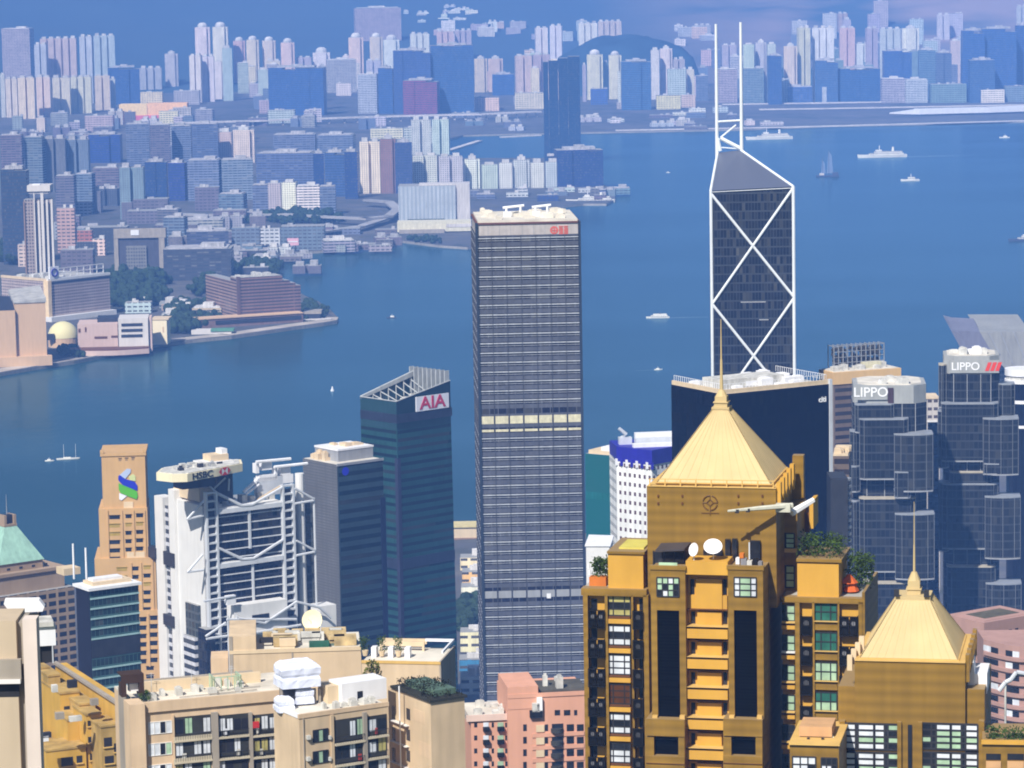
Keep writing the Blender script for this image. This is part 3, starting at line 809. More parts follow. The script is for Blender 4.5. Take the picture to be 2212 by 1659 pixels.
# ---------------------------------------------------------------- tall banded grey tower in the middle
T = tower('office_tower', 'tall square grey tower with close white floor bands and red sign at the top', 'skyscraper', 1029, 482, 1400, 3.0)
W = T.fr(1251, 474)[0]; H = T.H; D = 47.0
F_ck = facade('banded_curtain_wall', (.10, .105, .13), (.012, .010, .018), 3.95, 3.6, .90, .56, .12, .5, wrough=.4, grough=.2, spec=.08, h0=.4, z0=3.95 * 1.26 - (H % 3.95))
T.part('wall', MB().box(0, W, 0, D, 0, H - 5.2), F_ck)
M_ckband = mat('floor_band_steel', (.60, .63, .68), .35, .12, .5, .3)
M_ckmul = mat('dark_mullion', (.06, .062, .075), .4, .1, .2)
b = MB(); nfl = int((H - 6) / 3.95); yb1 = T.fr(1130, 906)[1]; yb2 = T.fr(1130, 1283)[1]
for i in range(nfl):
    z = H - 6.2 - i * 3.95
    if abs(z - yb1) < 4.5 or abs(z - yb2) < 3.5: continue
    b.box(-.28, W + .28, -.28, D + .28, z - .42, z)
    b.box(-.16, W + .16, -.16, D + .16, z - 1.3, z - 1.15)
T.part('floor_bands', b, M_ckband)
b = MB()
for i in range(8):
    x = W * i / 7; b.box(x - .15, x + .15, -.30, .1, 0, H - 5.2)
for i in range(8):
    y = D * i / 7; b.box(-.36, .1, y - .22, y + .22, 0, H - 5.2)
T.part('mullions', b, M_ckmul)
M_ckdark = mat('corner_glass', (.03, .04, .06), .2, .1, .1)
for x in (0, W):
    T.part('corner_pier', MB().box(x - .55, x + .55, -.55, .8, 0, H), M_ckdark)
T.part('crown_wall', MB().box(.2, W - .2, .2, D - .2, H - 5.3, H - .6), mat('crown_panels', (.46, .42, .40), .6, .12, .3))
b = MB()
for i in range(1, 9): b.box(W * i / 9 - .07, W * i / 9 + .07, .08, .25, H - 5.3, H - .7)
T.part('crown_joints', b, M_greyc)
T.part('parapet', MB().box(-.3, W + .3, -.3, D + .3, H - .7, H), mat('brown_coping', (.14, .06, .05), .6))
M_roofw = mat('pale_roof_deck', (.62, .58, .50), .85, .18, .15, streak=False)
b = MB().box(.6, W - .6, .6, D - .6, H - .02, H + .9)
T.part('roof', b, M_roofw)
M_band = mat('mechanical_louvres', (.62, .58, .40), .6, .15, .6)
for zz, m, hh in ((yb1, M_band, 1.6), (T.fr(1130, 929)[1], M_band, .5), (yb2, M_greyc, 1.5)):
    b = MB()
    for i in range(7):
        b.box(W * i / 7 + .35, W * (i + 1) / 7 - .35, -.12, .3, zz - hh, zz + hh)
    for i in range(7):
        b.box(-.12, .3, D * i / 7 + .35, D * (i + 1) / 7 - .35, zz - hh, zz + hh)
    T.part('plant_floor_louvres', b, m)
x0, x1, z0, z1 = T.rect(1181, 1282, 1190, 1292); T.part('white_panel', MB().box(x0, x1, -.3, 0, z0, z1), M_white)  # plain white square on the facade
for xa, xb in ((1086, 1132), (1149, 1190)):     # window cleaning gondolas
    xa_, za = T.fr(xa, 447, 18); xb_, zb = T.fr(xb, 441, 18)
    b = MB().bar((xa_, 18, H + 4.6), (xb_, 18, H + 5.4), .55, 8).bar((xa_ + 1.5, 18, H + .8), (xa_ + 1.5, 18, H + 4.7), .5, 8).bar((xb_ - 1.5, 18, H + .8), (xb_ - 1.5, 18, H + 5.3), .5, 8)
    b.box(xa_ + .2, xa_ + 3.4, 16.8, 19.4, H + .8, H + 3.0)
    T.part('cleaning_crane', b, M_white)
clutter(T, 2, W - 2, 3, D - 5, H + .88, 22, 2.0, M_roofw)
x0, x1, z0, z1 = T.rect(1186, 488, 1228, 506, -.1)
b = MB(); zc = (z0 + z1) / 2; w = x1 - x0
n_ = 16                                          # red emblem: a ring with characters beside it
for i in range(n_):
    a0, a1 = 2 * math.pi * i / n_, 2 * math.pi * (i + 1) / n_
    p = lambda a, r_: (x0 + w * .26 + math.cos(a) * r_, zc + math.sin(a) * r_)
    q0, q1, q2, q3 = p(a0, 1.0), p(a1, 1.0), p(a1, 1.7), p(a0, 1.7)
    b.add([(q0[0], .05, q0[1]), (q1[0], .05, q1[1]), (q2[0], .05, q2[1]), (q3[0], .05, q3[1])], [(3, 2, 1, 0)])
for k in range(2):
    xx = x0 + w * (.50 + .26 * k); ww = w * .22
    for zz in (1.5, .75, 0, -.75, -1.5): b.box(xx + (.25 if zz in (.75, -.75) else 0), xx + ww - (.3 if zz == 0 else 0), -.06, .15, zc + zz - .17, zc + zz + .17)
    for f in (.12, .5, .8): b.box(xx + ww * f, xx + ww * f + .3, -.05, .16, zc - 1.6, zc + 1.65 - f)
b.box(x0 + w * .15, x0 + w * .38, -.05, .16, zc - .2, zc + .2).box(x0 + w * .24, x0 + w * .29, -.05, .16, zc - 1.1, zc + 1.1)
T.part('sign', b, mat('orange_red_sign', (.62, .13, .09), .5, .1, .5, streak=False))

# ---------------------------------------------------------------- the faceted tower with white cross bracing and twin masts
T = tower('crossbraced_tower', 'dark glass faceted tower with white cross braces and twin masts', 'skyscraper', 1535, 412, 1480, -2.6)
H = T.H; W = T.fr(1714, 403)[0]; ZR = T.fr(1714, 403)[1]; DP = 30.0
F_bc = facade('braced_tower_glass', (.050, .058, .075), (.012, .014, .024), 3.9, 1.35, .86, .84, .10, .45, wrough=.25, grough=.10)
F_bt = facade('braced_tower_roof_glass', (.13, .15, .20), (.085, .10, .15), 2.0, 40, .98, .7, .14, .3, roof=(.095, .11, .16), wrough=.35, grough=.3)
T.part('glass_shaft', MB().prism([(0, 0), (W, 0), (W, 2 * DP), (0, 2 * DP)], 0, [H, ZR, ZR - 40, H - 40]), F_bc)
TLx, TLz = T.fr(1550, 330, DP); TRx, TRz = T.fr(1600, 324, DP)
b = MB()
b.add([(0, 0, H), (W, 0, ZR), (TRx, DP, TRz), (TLx, DP, TLz), (0, DP, H - 30), (W, DP, ZR - 30)],
      [(0, 1, 2, 3), (0, 3, 4), (1, 5, 2), (5, 4, 3, 2)])
T.part('sloping_glass_roof', b, F_bt)
def brace(p, q, r_=.62, nm='brace', r1=None):
    T.part(nm, MB().bar(p, q, r_, 8, 0, r1), M_alu)
e = -.35
def P(px, py, y=-.35):
    x, z = T.fr(px, py, y); return (x, y, z)
x_l, x_r = .1, W - .1
PL = lambda py: (x_l, e, T.fr(1540, py, e)[1]); PR = lambda py: (x_r, e, T.fr(1718, py, e)[1])
brace((x_l, e, 0), (x_l, e, H), .68, 'edge_column'); brace((x_r, e, 0), (x_r, e, ZR), .72, 'edge_column')
brace((0, 0, H), (TLx, DP, TLz), .55, 'roof_edge'); brace((W, 0, ZR), (TRx, DP, TRz), .55, 'roof_edge')
brace((0, e, H - .6), (W, e, ZR - .6), .16, 'roof_edge')
step = 238
for k in range(5):
    ya, yb = 418 + step * k, 418 + step * (k + 1)
    brace(PL(ya), PR(yb - 14)); brace(PR(ya - 12), PL(yb + 2))
for (bx, by, tx, ty) in ((1549, 330, 1541, 52), (1602, 325, 1597, 48)):
    x0, z0 = T.fr(bx, by, DP); x1, z1 = T.fr(tx, ty, DP)
    T.part('mast', MB().bar((x0, DP, z0 - 2), (x0, DP, z1), .80, 10, 0, .55), M_alu)
brace(P(1549, 263, DP), P(1600, 260, DP), .5, 'mast_tie'); brace(P(1590, 270, DP), P(1557, 297, DP), .42, 'mast_tie')
brace(P(1556, 298, DP), P(1602, 322, DP), .9, 'mast_tie'); brace(P(1550, 298, DP), P(1556, 326, DP), .8, 'mast_tie'); brace(P(1549, 318, DP), P(1601, 322, DP), .3, 'mast_tie')
for (a, c_, d_) in ((1600, 652, 1654), (1640, 690, 1660)):
    x0, z0 = T.fr(a, c_, -.1); x1, z1 = T.fr(d_, c_ - 3, -.1)
    T.part('grey_strip', MB().box(x0, x1, -.05, .2, z0 - .4, z0 + .1), M_greyc)  # short grey strips across the glass

# ---------------------------------------------------------------- teal tower with slanted crown and AIA sign
T = tower('office_tower', 'dark teal glass tower with slanted open crown and white sign with red letters', 'skyscraper', 856, 868, 1650, 42)
H = T.H; M_crownsteel = mat('crown_steel', (.40, .42, .42), .5, .12, .3)
W = T.fr(973, 852)[0]; W2 = T.fr(988, 1380)[0]; D = T.sd(778, 856)[0]
F_aia = facade('teal_curtain_wall', (.016, .062, .062), (.005, .014, .020), 4.0, 60, .985, .42, .05, .5, wrough=.22, grough=.15, spec=.2)
zr = T.fr(973, 822)[1]
b = MB()
b.loft([(0, 0, 0), (W2, 0, 0), (W2, D, 0), (0, D, 0)], [(0, 0, H - 14), (W, 0, H - 14), (W, D, H - 14), (0, D, H - 14)])
T.part('glass_wall', b, F_aia)
M_teal = mat('teal_crown_glass', (.018, .052, .060), .18, .1, .05, spec=.5)
b = MB()
b.add([(0, 0, H - 14), (W, 0, H - 14), (W, D, H - 14), (0, D, H - 14), (0, 0, H), (W, 0, zr), (W, D, zr + 2), (0, D, H)],
      [(0, 1, 5, 4), (1, 2, 6, 5), (2, 3, 7, 6), (3, 0, 4, 7), (5, 1, 0, 4)])
T.part('crown_wall', b, M_teal)
b = MB().box(.7, W - .7, .7, D - .7, H - 14, H - 5)
T.part('roof', b, M_roofw)
b = MB()
for k in range(9):                                # pale fins along the raised back edge
    x = W - .4; y = D * (.04 + .96 * k / 8)
    b.box(x - 2.4, x + .5, y - .3, y + .3, H - 5, zr + 5.0)
T.part('crown_fins', b, M_crownsteel)
T.part('crown_beam', MB().add([(0, D - 1.2, H - 1), (W, D - 1.2, zr + .5), (W, D + .2, zr + .5), (0, D + .2, H - 1), (0, D - 1.2, H + .5), (W, D - 1.2, zr + 3), (W, D + .2, zr + 3), (0, D + .2, H + .5)],
       [(0, 3, 2, 1), (4, 5, 6, 7), (0, 1, 5, 4), (1, 2, 6, 5), (2, 3, 7, 6), (3, 0, 4, 7)]), M_crownsteel)
for k in range(7):
    f = (k + .5) / 7
    T.part('crown_rib', MB().bar((W * f, .4, H - 6), (W * f, D - .6, H - 1 + (zr - H) * f), .32, 5), M_crownsteel)
    T.part('crown_rib', MB().bar((W * f, D - .8, H - 8), (W * f, D - .8, H + (zr - H + 2) * f), .3, 5), M_crownsteel)
for y in (-.15, ):
    T.part('crown_beam', MB().bar((0, 0, H + .15), (W, 0, zr + .15), .3, 6), M_crownsteel)
    T.part('crown_beam', MB().bar((0, 0, H + .15), (0, D, H + .15), .3, 6), M_crownsteel)
clutter(T, 2, W - 4, 2, D - 3, H - 5.02, 12, 4.5, M_machine)
x0, z0 = T.fr(899, 886, -.4); x1, z1 = T.fr(969, 853, -.4)
zc = (T.fr(934, 869, -.4)[1]); hh = 3.6
sg = T.part('sign', MB().box(x0, x1, -.55, -.05, zc - hh, zc + hh), M_signpanel)
text_mesh('letters', 'AIA', 8.6, M_text_red, sg, ((x0 + x1) / 2, -.6, zc), ext=.12, sx=1.2, bold=.16)
b = MB()
for zz, wd in ((T.fr(860, 905)[1], 2.2), (T.fr(860, 1220)[1], 2.6)):
    b.box(-.12, W + .8, -.12, 0.02, zz - wd, zz + wd).box(-.12, .02, -.1, D + .05, zz - wd, zz + wd)
T.part('plant_floor', b, mat('dark_louvres', (.022, .026, .045), .4, .2, .3))
T.part('corner_strip', MB().box(-.5, 1.6, -.5, 1.6, 0, T.fr(860, 990)[1]), mat('purple_corner_glass', (.03, .03, .055), .2, .1, .1))

# ---------------------------------------------------------------- grey tower with blue emblem, left of it
T = tower('office_tower', 'dark slate tower with ribbed grey left flank, small blue emblem and pale penthouse', 'skyscraper', 729, 1006, 1500, 38)
H = T.H; W = T.fr(827, 994)[0]; D = T.sd(655, 993)[0]
F_n = facade('slate_curtain_wall', (.030, .056, .070), (.006, .012, .020), 4.2, 60, .98, .46, .06, .5, wrough=.35, grough=.12)
F_nl = facade('ribbed_grey_wall', (.135, .135, .14), (.09, .095, .10), 1.3, 60, .99, .4, .1, .2, wrough=.6, grough=.5)
T.part('wall', MB().box(0, W, 0, D, 0, H), F_n)
T.part('flank_wall', MB().box(-.25, 0, .2, D, 0, H + .4), F_nl)
T.part('parapet', MB().box(-.3, W + .3, -.3, 0.3, H - .3, H + .8), M_greyc)
T.part('roof', MB().box(.3, W - .3, .3, D - .3, H - .1, H + .5), M_roofw)
x0, z0 = T.fr(716, 1000, 8); x1, z1 = T.fr(808, 970, 8)
pz = T.fr(760, 974, 8)[1]
T.part('penthouse', MB().box(T.fr(731, 1000, 6)[0], T.fr(806, 990, 6)[0], 6, 24, H, H + 5.4), M_greyc)
b = MB().box(T.fr(730, 1000, 6)[0], T.fr(806, 990, 6)[0] + .3, 5.8, 24.2, H + 5.3, H + 6.1)
T.part('penthouse_roof', b, M_white)
clutter(T, 1, 9, 12, D - 2, H + .4, 10, 4.0, M_cream)
clutter(T, T.fr(735, 1000, 8)[0], T.fr(800, 990, 8)[0], 8, 22, H + 6.0, 6, 1.6, M_cream)
ex_, ez_ = T.fr(746, 1018)
b = MB(); n_ = 14
b.add([(ex_ + 1.9 * math.cos(2 * math.pi * i / n_), -.12, ez_ + 1.9 * math.sin(2 * math.pi * i / n_)) for i in range(n_)], [tuple(range(n_))])
b.add([(ex_ + 1.9 * math.cos(2 * math.pi * i / n_), .1, ez_ + 1.9 * math.sin(2 * math.pi * i / n_)) for i in range(n_)], [tuple(reversed(range(n_)))])
T.part('emblem', b, M_blue)
T.part('dark_slot', MB().box(W - 2.0, W + .6, -.6, 3, 0, T.fr(820, 1075)[1]), mat('dark_blue_slot', (.012, .014, .04), .2, .1, .1))

# ---------------------------------------------------------------- white steel bank headquarters with coat-hanger trusses
T = tower('bank_headquarters', 'white steel framed bank headquarters with hanging trusses and rooftop sign ring', 'bank building', 445, 1064, 1360, 33)
H = T.H
ZT = lambda px, py: T.fr(px, py, 0)[1]
X = lambda px, py=1150, y=0: T.fr(px, py, y)[0]
M_hs = mat('light_grey_aluminium', (.64, .66, .69), .45, .07, .15, .1)
M_hsw = mat('white_core_cladding', (.72, .71, .69), .55, .05, .1)
F_hs = facade('hanging_floor_glass', (.018, .020, .03), (.006, .007, .014), 3.9, 2.2, .9, .8, .06, .5, wrough=.35, grough=.12)
xg0, xg1 = X(472), X(610)
zt1 = ZT(541, 1098)
T.part('glass_wall', MB().box(xg0, xg1, 1.2, 34, 0, zt1), F_hs)
F_hl = facade('core_windows', (.62, .62, .66), (.02, .025, .035), 3.5, 60, .95, .55, .1, .6)
b = MB(); zb_ = []
for k in range(30):
    z = zt1 - 2.2 - k * 3.42
    if z < 4: break
    b.box(xg0, xg1, .75, 1.3, z - .32, z + .08)
T.part('floor_edges', b, M_hs)
def ladder(x0, x1, ztop, zbot, y0=-.6, y1=1.4, nm='ladder_mast'):
    b = MB(); r_ = .44
    b.box(x0, x0 + 2 * r_, y0, y1, zbot, ztop).box(x1 - 2 * r_, x1, y0, y1, zbot, ztop)
    z = ztop - .5
    while z > zbot:
        b.box(x0 + 2 * r_, x1 - 2 * r_, y0 + .15, y1, z - .36, z + .36); z -= 3.42
    b.box(x0 + .6, x1 - .6, y1, y1 + .3, zbot, ztop - 2, 1)
    T.part(nm, b, [M_hs, M_dark])
ladder(X(445), X(471), ZT(458, 1062), ZT(458, 1450)); ladder(X(611), X(637), ZT(624, 1046), ZT(624, 1450))
T.part('hanger', MB().box(X(538.5), X(543.5), .3, .9, ZT(541, 1185), zt1), M_hs)
T.part('hanger', MB().box(X(543), X(547.5), .3, .9, 0, ZT(545, 1210)), M_hs)
def truss(pts, r_=.62, y=-.1, nm='truss'):
    for p, q in zip(pts, pts[1:]):
        a = T.fr(p[0], p[1], y); c = T.fr(q[0], q[1], y)
        T.part(nm, MB().bar((a[0], y, a[1]), (c[0], y, c[1]), r_, 6), M_hs)
for lv in ([(470, 1066), (522, 1092), (545, 1090), (611, 1052)], [(472, 1184), (524, 1208), (548, 1206), (611, 1166)]): truss(lv)
for a, c in (((471, 1106), (611, 1089)), ((472, 1224), (611, 1204))):
    x0, z0 = T.fr(*a); x1, z1 = T.fr(*c)
    T.part('truss_beam', MB().add([(x0, -.4, z0 - .9), (x1, -.4, z1 - .9), (x1, 1.2, z1 - .9), (x0, 1.2, z0 - .9), (x0, -.4, z0 + .9), (x1, -.4, z1 + .9), (x1, 1.2, z1 + .9), (x0, 1.2, z0 + .9)],
           [(0, 3, 2, 1), (4, 5, 6, 7), (0, 1, 5, 4), (1, 2, 6, 5), (2, 3, 7, 6), (3, 0, 4, 7)]), M_hs)
for zz in (ZT(541, 1098), ZT(541, 1216)):
    T.part('truss_deck', MB().box(xg0, xg1, .2, 6, zz - .1, zz + 1.6), M_hsw)
for lv in ([(637, 1055), (676, 1077)], [(637, 1088), (678, 1081)], [(640, 1168), (680, 1189)], [(640, 1200), (680, 1192)],
           [(440, 1082), (404, 1122), (441, 1113)], [(438, 1198), (405, 1236), (440, 1231)]): truss(lv, .5, -.5, 'outrigger')
xa, za = T.fr(678, 1075, 0); T.part('outer_post', MB().bar((xa, 0, 0), (xa, 0, za), .45, 6), M_hs)
xc = X(650, 1150, 4); T.part('round_shaft', MB().cyl(xc, 4, 0, T.fr(650, 1022, 4)[1], 1.9, 14), M_hsw, smooth=False)
F_hr = facade('side_bay_glass', (.09, .10, .10), (.03, .04, .04), 3.5, 3, .8, .7, .1, .5)
T.part('side_bay', MB().box(X(662, 1150, 5), X(676, 1150, 5), 5, 26, 0, T.fr(668, 1086, 5)[1]), F_hr)
# left flank: cores seen on the left face
def core(px0, px1, pyt, m, x=0.0, dx=6, pyb=None, nm='service_core'):
    y1, z1 = T.sd(px0, pyt, x); y0, _ = T.sd(px1, pyt, x)
    zb = 0 if pyb is None else T.sd((px0 + px1) / 2, pyb, x)[1]
    return T.part(nm, MB().box(x, x + dx, min(y0, y1), max(y0, y1), zb, z1), m)
core(379, 437, 1078, M_hsw, -.5, 9); core(437, 445, 1085, M_dark, .3, 4, nm='painted_shade_strip')  # solid dark strip stands for the shade between core and mast
core(363, 376, 1056, M_hsw, -1.5, 5); core(352, 363, 1090, F_hl, -.2, 5); core(333, 351, 1070, M_hsw, -1.2, 5); core(376, 380, 1100, M_hs, -.2, 4)
core(352, 374, 1190, M_dark, -2.2, 3, 1222, 'dark_pod'); core(352, 374, 1325, M_dark, -2.2, 3, 1352, 'dark_pod'); core(318, 334, 1180, M_dark, -2, 3, 1205, 'dark_pod')
core(400, 426, 1300, F_hr, -2.0, 3, None, 'glass_pod'); core(396, 420, 1370, F_hl, -3.4, 3, None, 'glass_pod'); core(428, 445, 1355, F_hs, -4.0, 4, None, 'glass_pod')
# rooftop sign ring
zs1, zs0 = T.fr(440, 1012, -2)[1], T.fr(440, 1029, -2)[1]
ring = [T.tp(x, y, zs0) for x, y in ((338, 1038), (372, 1042), (405, 1041), (470, 1029), (524, 1018), (521, 1009), (450, 1011), (350, 1028))]
M_ring = mat('cream_sign_ring', (.82, .74, .50), .6, .05, .2)
b = MB().prism(ring, zs0, zs1)
rg = T.part('sign_ring', b, [M_ring])
T.part('ring_deck', MB().prism([(x * .94 + sum(q[0] for q in ring) / 8 * .06, y * .94 + sum(q[1] for q in ring) / 8 * .06) for x, y in ring], zs1 - .01, zs1 + .3), M_machine)
p0, p1 = Vector((*ring[2], 0)), Vector((*ring[3], 0)); dr = (p1 - p0); an = math.atan2(dr.y, dr.x); nr = Vector((dr.y, -dr.x, 0)).normalized()
c_ = p0.lerp(p1, .50) + nr * .12; hz = zs1 - zs0
text_mesh('letters', 'HSBC', hz * 1.15, mat('black_lettering', (.03, .03, .03), .5, 0, .1, streak=False), rg, (c_.x, c_.y, (zs0 + zs1) / 2), (math.pi / 2, 0, an), sx=1.3, bold=.07)
p2 = Vector((*ring[4], 0)); d2 = (p2 - p1); n2 = Vector((d2.y, -d2.x, 0)).normalized(); u2 = d2.normalized()
o_ = p1.lerp(p2, .28) + n2 * .2; zc = (zs0 + zs1) / 2; hh = hz * .5
def hexp(u, v): q = o_ + u2 * u; return (q.x, q.y, zc + v)
s_ = hh
b = MB()                                          # red hourglass triangles on white
for tri in (((0, 0), (s_, s_), (0 - 0, 0)),): pass
W_ = s_ * 1.1
b.add([hexp(-W_ * 2, 0), hexp(-W_, -s_), hexp(-W_, s_)], [(0, 1, 2)], 0).add([hexp(W_ * 2, 0), hexp(W_, s_), hexp(W_, -s_)], [(0, 1, 2)], 0)
b.add([hexp(-W_, s_), hexp(0, 0), hexp(W_, s_)], [(0, 1, 2)], 0).add([hexp(-W_, -s_), hexp(W_, -s_), hexp(0, 0)], [(0, 1, 2)], 0)
b.add([hexp(-W_, -s_), hexp(0, 0), hexp(-W_, s_)], [(0, 1, 2)], 1).add([hexp(W_, -s_), hexp(W_, s_), hexp(0, 0)], [(0, 1, 2)], 1)
T.part('emblem', b, [mat('bank_red', (.65, .03, .03), .4, 0, .1, streak=False), M_white], rg)
cx_, cy_ = sum(q[0] for q in ring) / 8, sum(q[1] for q in ring) / 8
for k in range(16):
    f, g = random.uniform(.1, .9), random.uniform(.25, .75)
    ax_, ay_ = ring[1][0] + (ring[3][0] - ring[1][0]) * f, ring[1][1] + (ring[3][1] - ring[1][1]) * f
    bx_, by_ = ring[7][0] + (ring[5][0] - ring[7][0]) * f, ring[7][1] + (ring[5][1] - ring[7][1]) * f
    x_, y_ = ax_ + (bx_ - ax_) * g, ay_ + (by_ - ay_) * g; s_ = random.uniform(.5, 1.4)
    T.part('deck_unit', MB().box(x_ - s_, x_ + s_, y_ - s_, y_ + s_, zs1 + .28, zs1 + random.uniform(.9, 2.2)), random.choice((M_dark, M_machine, M_greyc)))
pz0 = zs1 + .3
q_ = [T.tp(x, y, pz0) for x, y in ((456, 1002), (503, 1000))]
ph = T.part('penthouse', MB().box(min(q_[0][0], q_[1][0]), max(q_[0][0], q_[1][0]), q_[0][1], q_[0][1] + 7, pz0, pz0 + 3.4), M_cream)
T.part('penthouse', MB().box(q_[1][0] - 2.6, q_[1][0], q_[0][1] + 1, q_[0][1] + 6, pz0 + 3.4, pz0 + 5.4), M_white)
T.part('penthouse', MB().box(q_[0][0] - 4, q_[1][0] + 1.5, q_[0][1] - 2, q_[0][1] + 8, pz0 - .1, pz0 + .9), M_hsw)
T.part('ring_support', MB().box(cx_ - 9, cx_ + 6, cy_ - 3, cy_ + 5, zs0 - 4.5, zs0), M_dark)
xa, za = T.fr(470, 1036, 4); xb, zb = T.fr(504, 1080, 4)
T.part('ring_support', MB().box(xa, xb, 4, 12, zb, zs0), M_dark)
for a, c in (((463, 1055), (487, 1032)), ((495, 1034), (494, 1060)), ((440, 1038), (470, 1066)), ((405, 1048), (440, 1040))):
    q0 = T.fr(*a, 1); q1 = T.fr(*c, 1); T.part('ring_strut', MB().bar((q0[0], 1, q0[1]), (q1[0], 1, q1[1]), .4, 6), M_hs)
T.part('roof_house', MB().box(T.sd(432, 1075, 2)[0] * 0 + 1, 7, T.sd(436, 1075, 2)[0], T.sd(380, 1075, 2)[0], T.sd(400, 1078)[1], T.sd(400, 1050)[1]), M_cream)
# maintenance cranes on the right of the roof
for (xa, ya, xb, yb, r_) in ((553, 998, 628, 991, .62), (592, 1009, 664, 1001, .62), (526, 1063, 556, 1036, .75), (531, 1068, 560, 1046, .5)):
    q0 = T.fr(xa, ya, 8); q1 = T.fr(xb, yb, 8)
    T.part('maintenance_crane', MB().bar((q0[0], 8, q0[1]), (q1[0], 8, q1[1]), r_, 6), M_white)
for (xa, ya, xb, yb) in ((566, 1000, 588, 1014), (606, 1010, 628, 1024), (553, 1002, 560, 1022), (594, 1012, 600, 1030), (556, 1034, 612, 1066), (560, 1028, 600, 1036), (610, 1026, 634, 1042)):
    x0, x1, z0, z1 = T.rect(xa, ya, xb, yb, 9)
    T.part('crane_house', MB().box(x0, x1, 9, 12, z0, z1), M_white if ya < 1030 else M_steel)
zz0 = zt1 + 1.5
for k in range(7):
    x = X(480) + (X(600) - X(480)) * k / 6
    T.part('rooftop_unit', MB().box(x, x + 2.4, 6 + (k % 3), 10, zz0, zz0 + 2 + (k % 2)), M_machine)
q0 = T.fr(556, 1080, 6); q1 = T.fr(606, 1050, 6); T.part('roof_stair', MB().bar((q0[0], 6, q0[1]), (q1[0], 6, q1[1]), .5, 4), M_cream)
# lower stage: stepped podium frame
x0, x1, z0, z1 = T.rect(505, 1310, 612, 1345, -6)
T.part('podium_deck', MB().box(x0, x1 + 2, -6, 0, z0 - 20, z1), M_hsw)
x0, x1, z0, z1 = T.rect(692, 1310, 727, 1350, -4); T.part('podium_box', MB().box(x0, x1, -4, 4, 0, z1), M_hsw)
for lv in ([(515, 1336), (572, 1346), (640, 1300)], [(640, 1300), (690, 1312), (716, 1335)], [(444, 1375), (488, 1345)], [(446, 1380), (490, 1374)], [(490, 1338), (640, 1338)], [(520, 1372), (650, 1350)]): truss(lv, .55, -7, 'podium_truss')
x0, x1, z0, z1 = T.rect(547, 1330, 584, 1345, -7); T.part('podium_window', MB().box(x0, x1, -6.2, -5.9, z0, z1), M_win)
for a in (492, 512): 
    x_, z_ = T.fr(a, 1330, -7); T.part('podium_post', MB().bar((x_, -7, 0), (x_, -7, z_), .4, 6), M_hs)
q0 = T.fr(441, 1299, -8); q1 = T.fr(508, 1287, -8); T.part('jib', MB().bar((q0[0], -8, q0[1]), (q1[0], -8, q1[1]), .5, 6), M_steel)
x0, x1, z0, z1 = T.rect(490, 1288, 510, 1305, -8); T.part('jib_house', MB().box(x0, x1, -8, -6, z0, z1), M_white)

# ---------------------------------------------------------------- golden stone tower with the ribbon emblem
T = tower('bank_tower', 'slim golden stone tower with stepped shoulders and blue and green ribbon emblem', 'skyscraper', 218, 986, 1400, 4)
H = T.H
M_gold = mat('golden_granite', (.56, .35, .15), .7, .06, .1)
M_goldd = mat('golden_granite_painted_shade', (.30, .20, .11), .7, .08, .1)  # darker granite copy: shade of the vent openings put into colour
def stage(px0, px1, pyt, y0, dep, nm='wall'):
    x0, z1 = T.fr(px0, pyt, y0); x1, _ = T.fr(px1, pyt, y0)
    T.part(nm, MB().box(x0, x1, y0, y0 + dep, 0, z1), M_gold); return x0, x1, z1
a0, a1, az = stage(219, 313, 986, 0, 24)
T.part('parapet', MB().box(a0 - .5, a1 + .5, -.4, 24, az, az + 1.2), M_gold)
for x in (a0 - .5, a1 - .9): T.part('corner_finial', MB().box(x, x + 1.4, -.5, 1, az + 1.2, az + 2.6), M_gold)
stage(213, 318, 1100, -1.2, 26); stage(204, 336, 1208, -2.4, 29); stage(200, 351, 1322, -3.4, 31)
for px0, px1, y in ((236, 240, -1.5), ):
    pass
b = MB()
for px_, y, pt, pb in ((232, -1.2, 1102, 1215), (263, -1.2, 1102, 1215), (288, -1.2, 1102, 1200), (312, -1.2, 1102, 1208), (283, -2.4, 1215, 1325), (304, -2.4, 1215, 1325), (329, -2.4, 1210, 1322), (320, -3.4, 1325, 1440), (345, -3.4, 1325, 1440)):
    x_, z1 = T.fr(px_, pt, y); _, z0 = T.fr(px_, pb, y)
    T.part('pilaster', MB().box(x_ - .3, x_ + .3, y - .45, y, z0, z1), M_gold)
M_goldwin = mat('gilded_window', (.40, .28, .06), .4, .1, .5)
def wins(px0, px1, py0, pitch, n, hgt, y, every=None, nm='window', m=None):
    for k in range(n):
        x0, x1, z0, z1 = T.rect(px0, py0 + k * pitch, px1, py0 + k * pitch + hgt, y)
        mm = (M_goldwin if every and k in every else m or M_win)
        T.part(nm, MB().box(x0, x1, y - .06, y + .3, z0, z1).box(x0 - .15, x1 + .15, y - .35, y, z1, z1 + .25), [mm])
wins(236, 259, 1114, 18, 6, 7, -1.2, (1, 2)); wins(271, 284, 1112, 18, 5, 7, -1.2, (1,)); wins(294, 309, 1110, 18, 5, 7, -1.2, (1,))
wins(252, 274, 1226, 18, 2, 7, -2.4, (0, 1)); wins(286, 299, 1225, 18.2, 6, 7, -2.4); wins(310, 325, 1222, 18.2, 6, 7, -2.4, (0, 2)); wins(238, 246, 1112, 18, 0, 7, -1.2)
wins(302, 316, 1334, 18.2, 6, 8, -3.4); wins(324, 340, 1331, 18.2, 6, 8, -3.4); wins(316, 332, 1440, 18, 2, 7, -3.4)
for k in range(3): wins(256 + k * 14, 262 + k * 14, 990 - k, 1, 1, 6, 0, None, 'vent_opening', M_goldd)
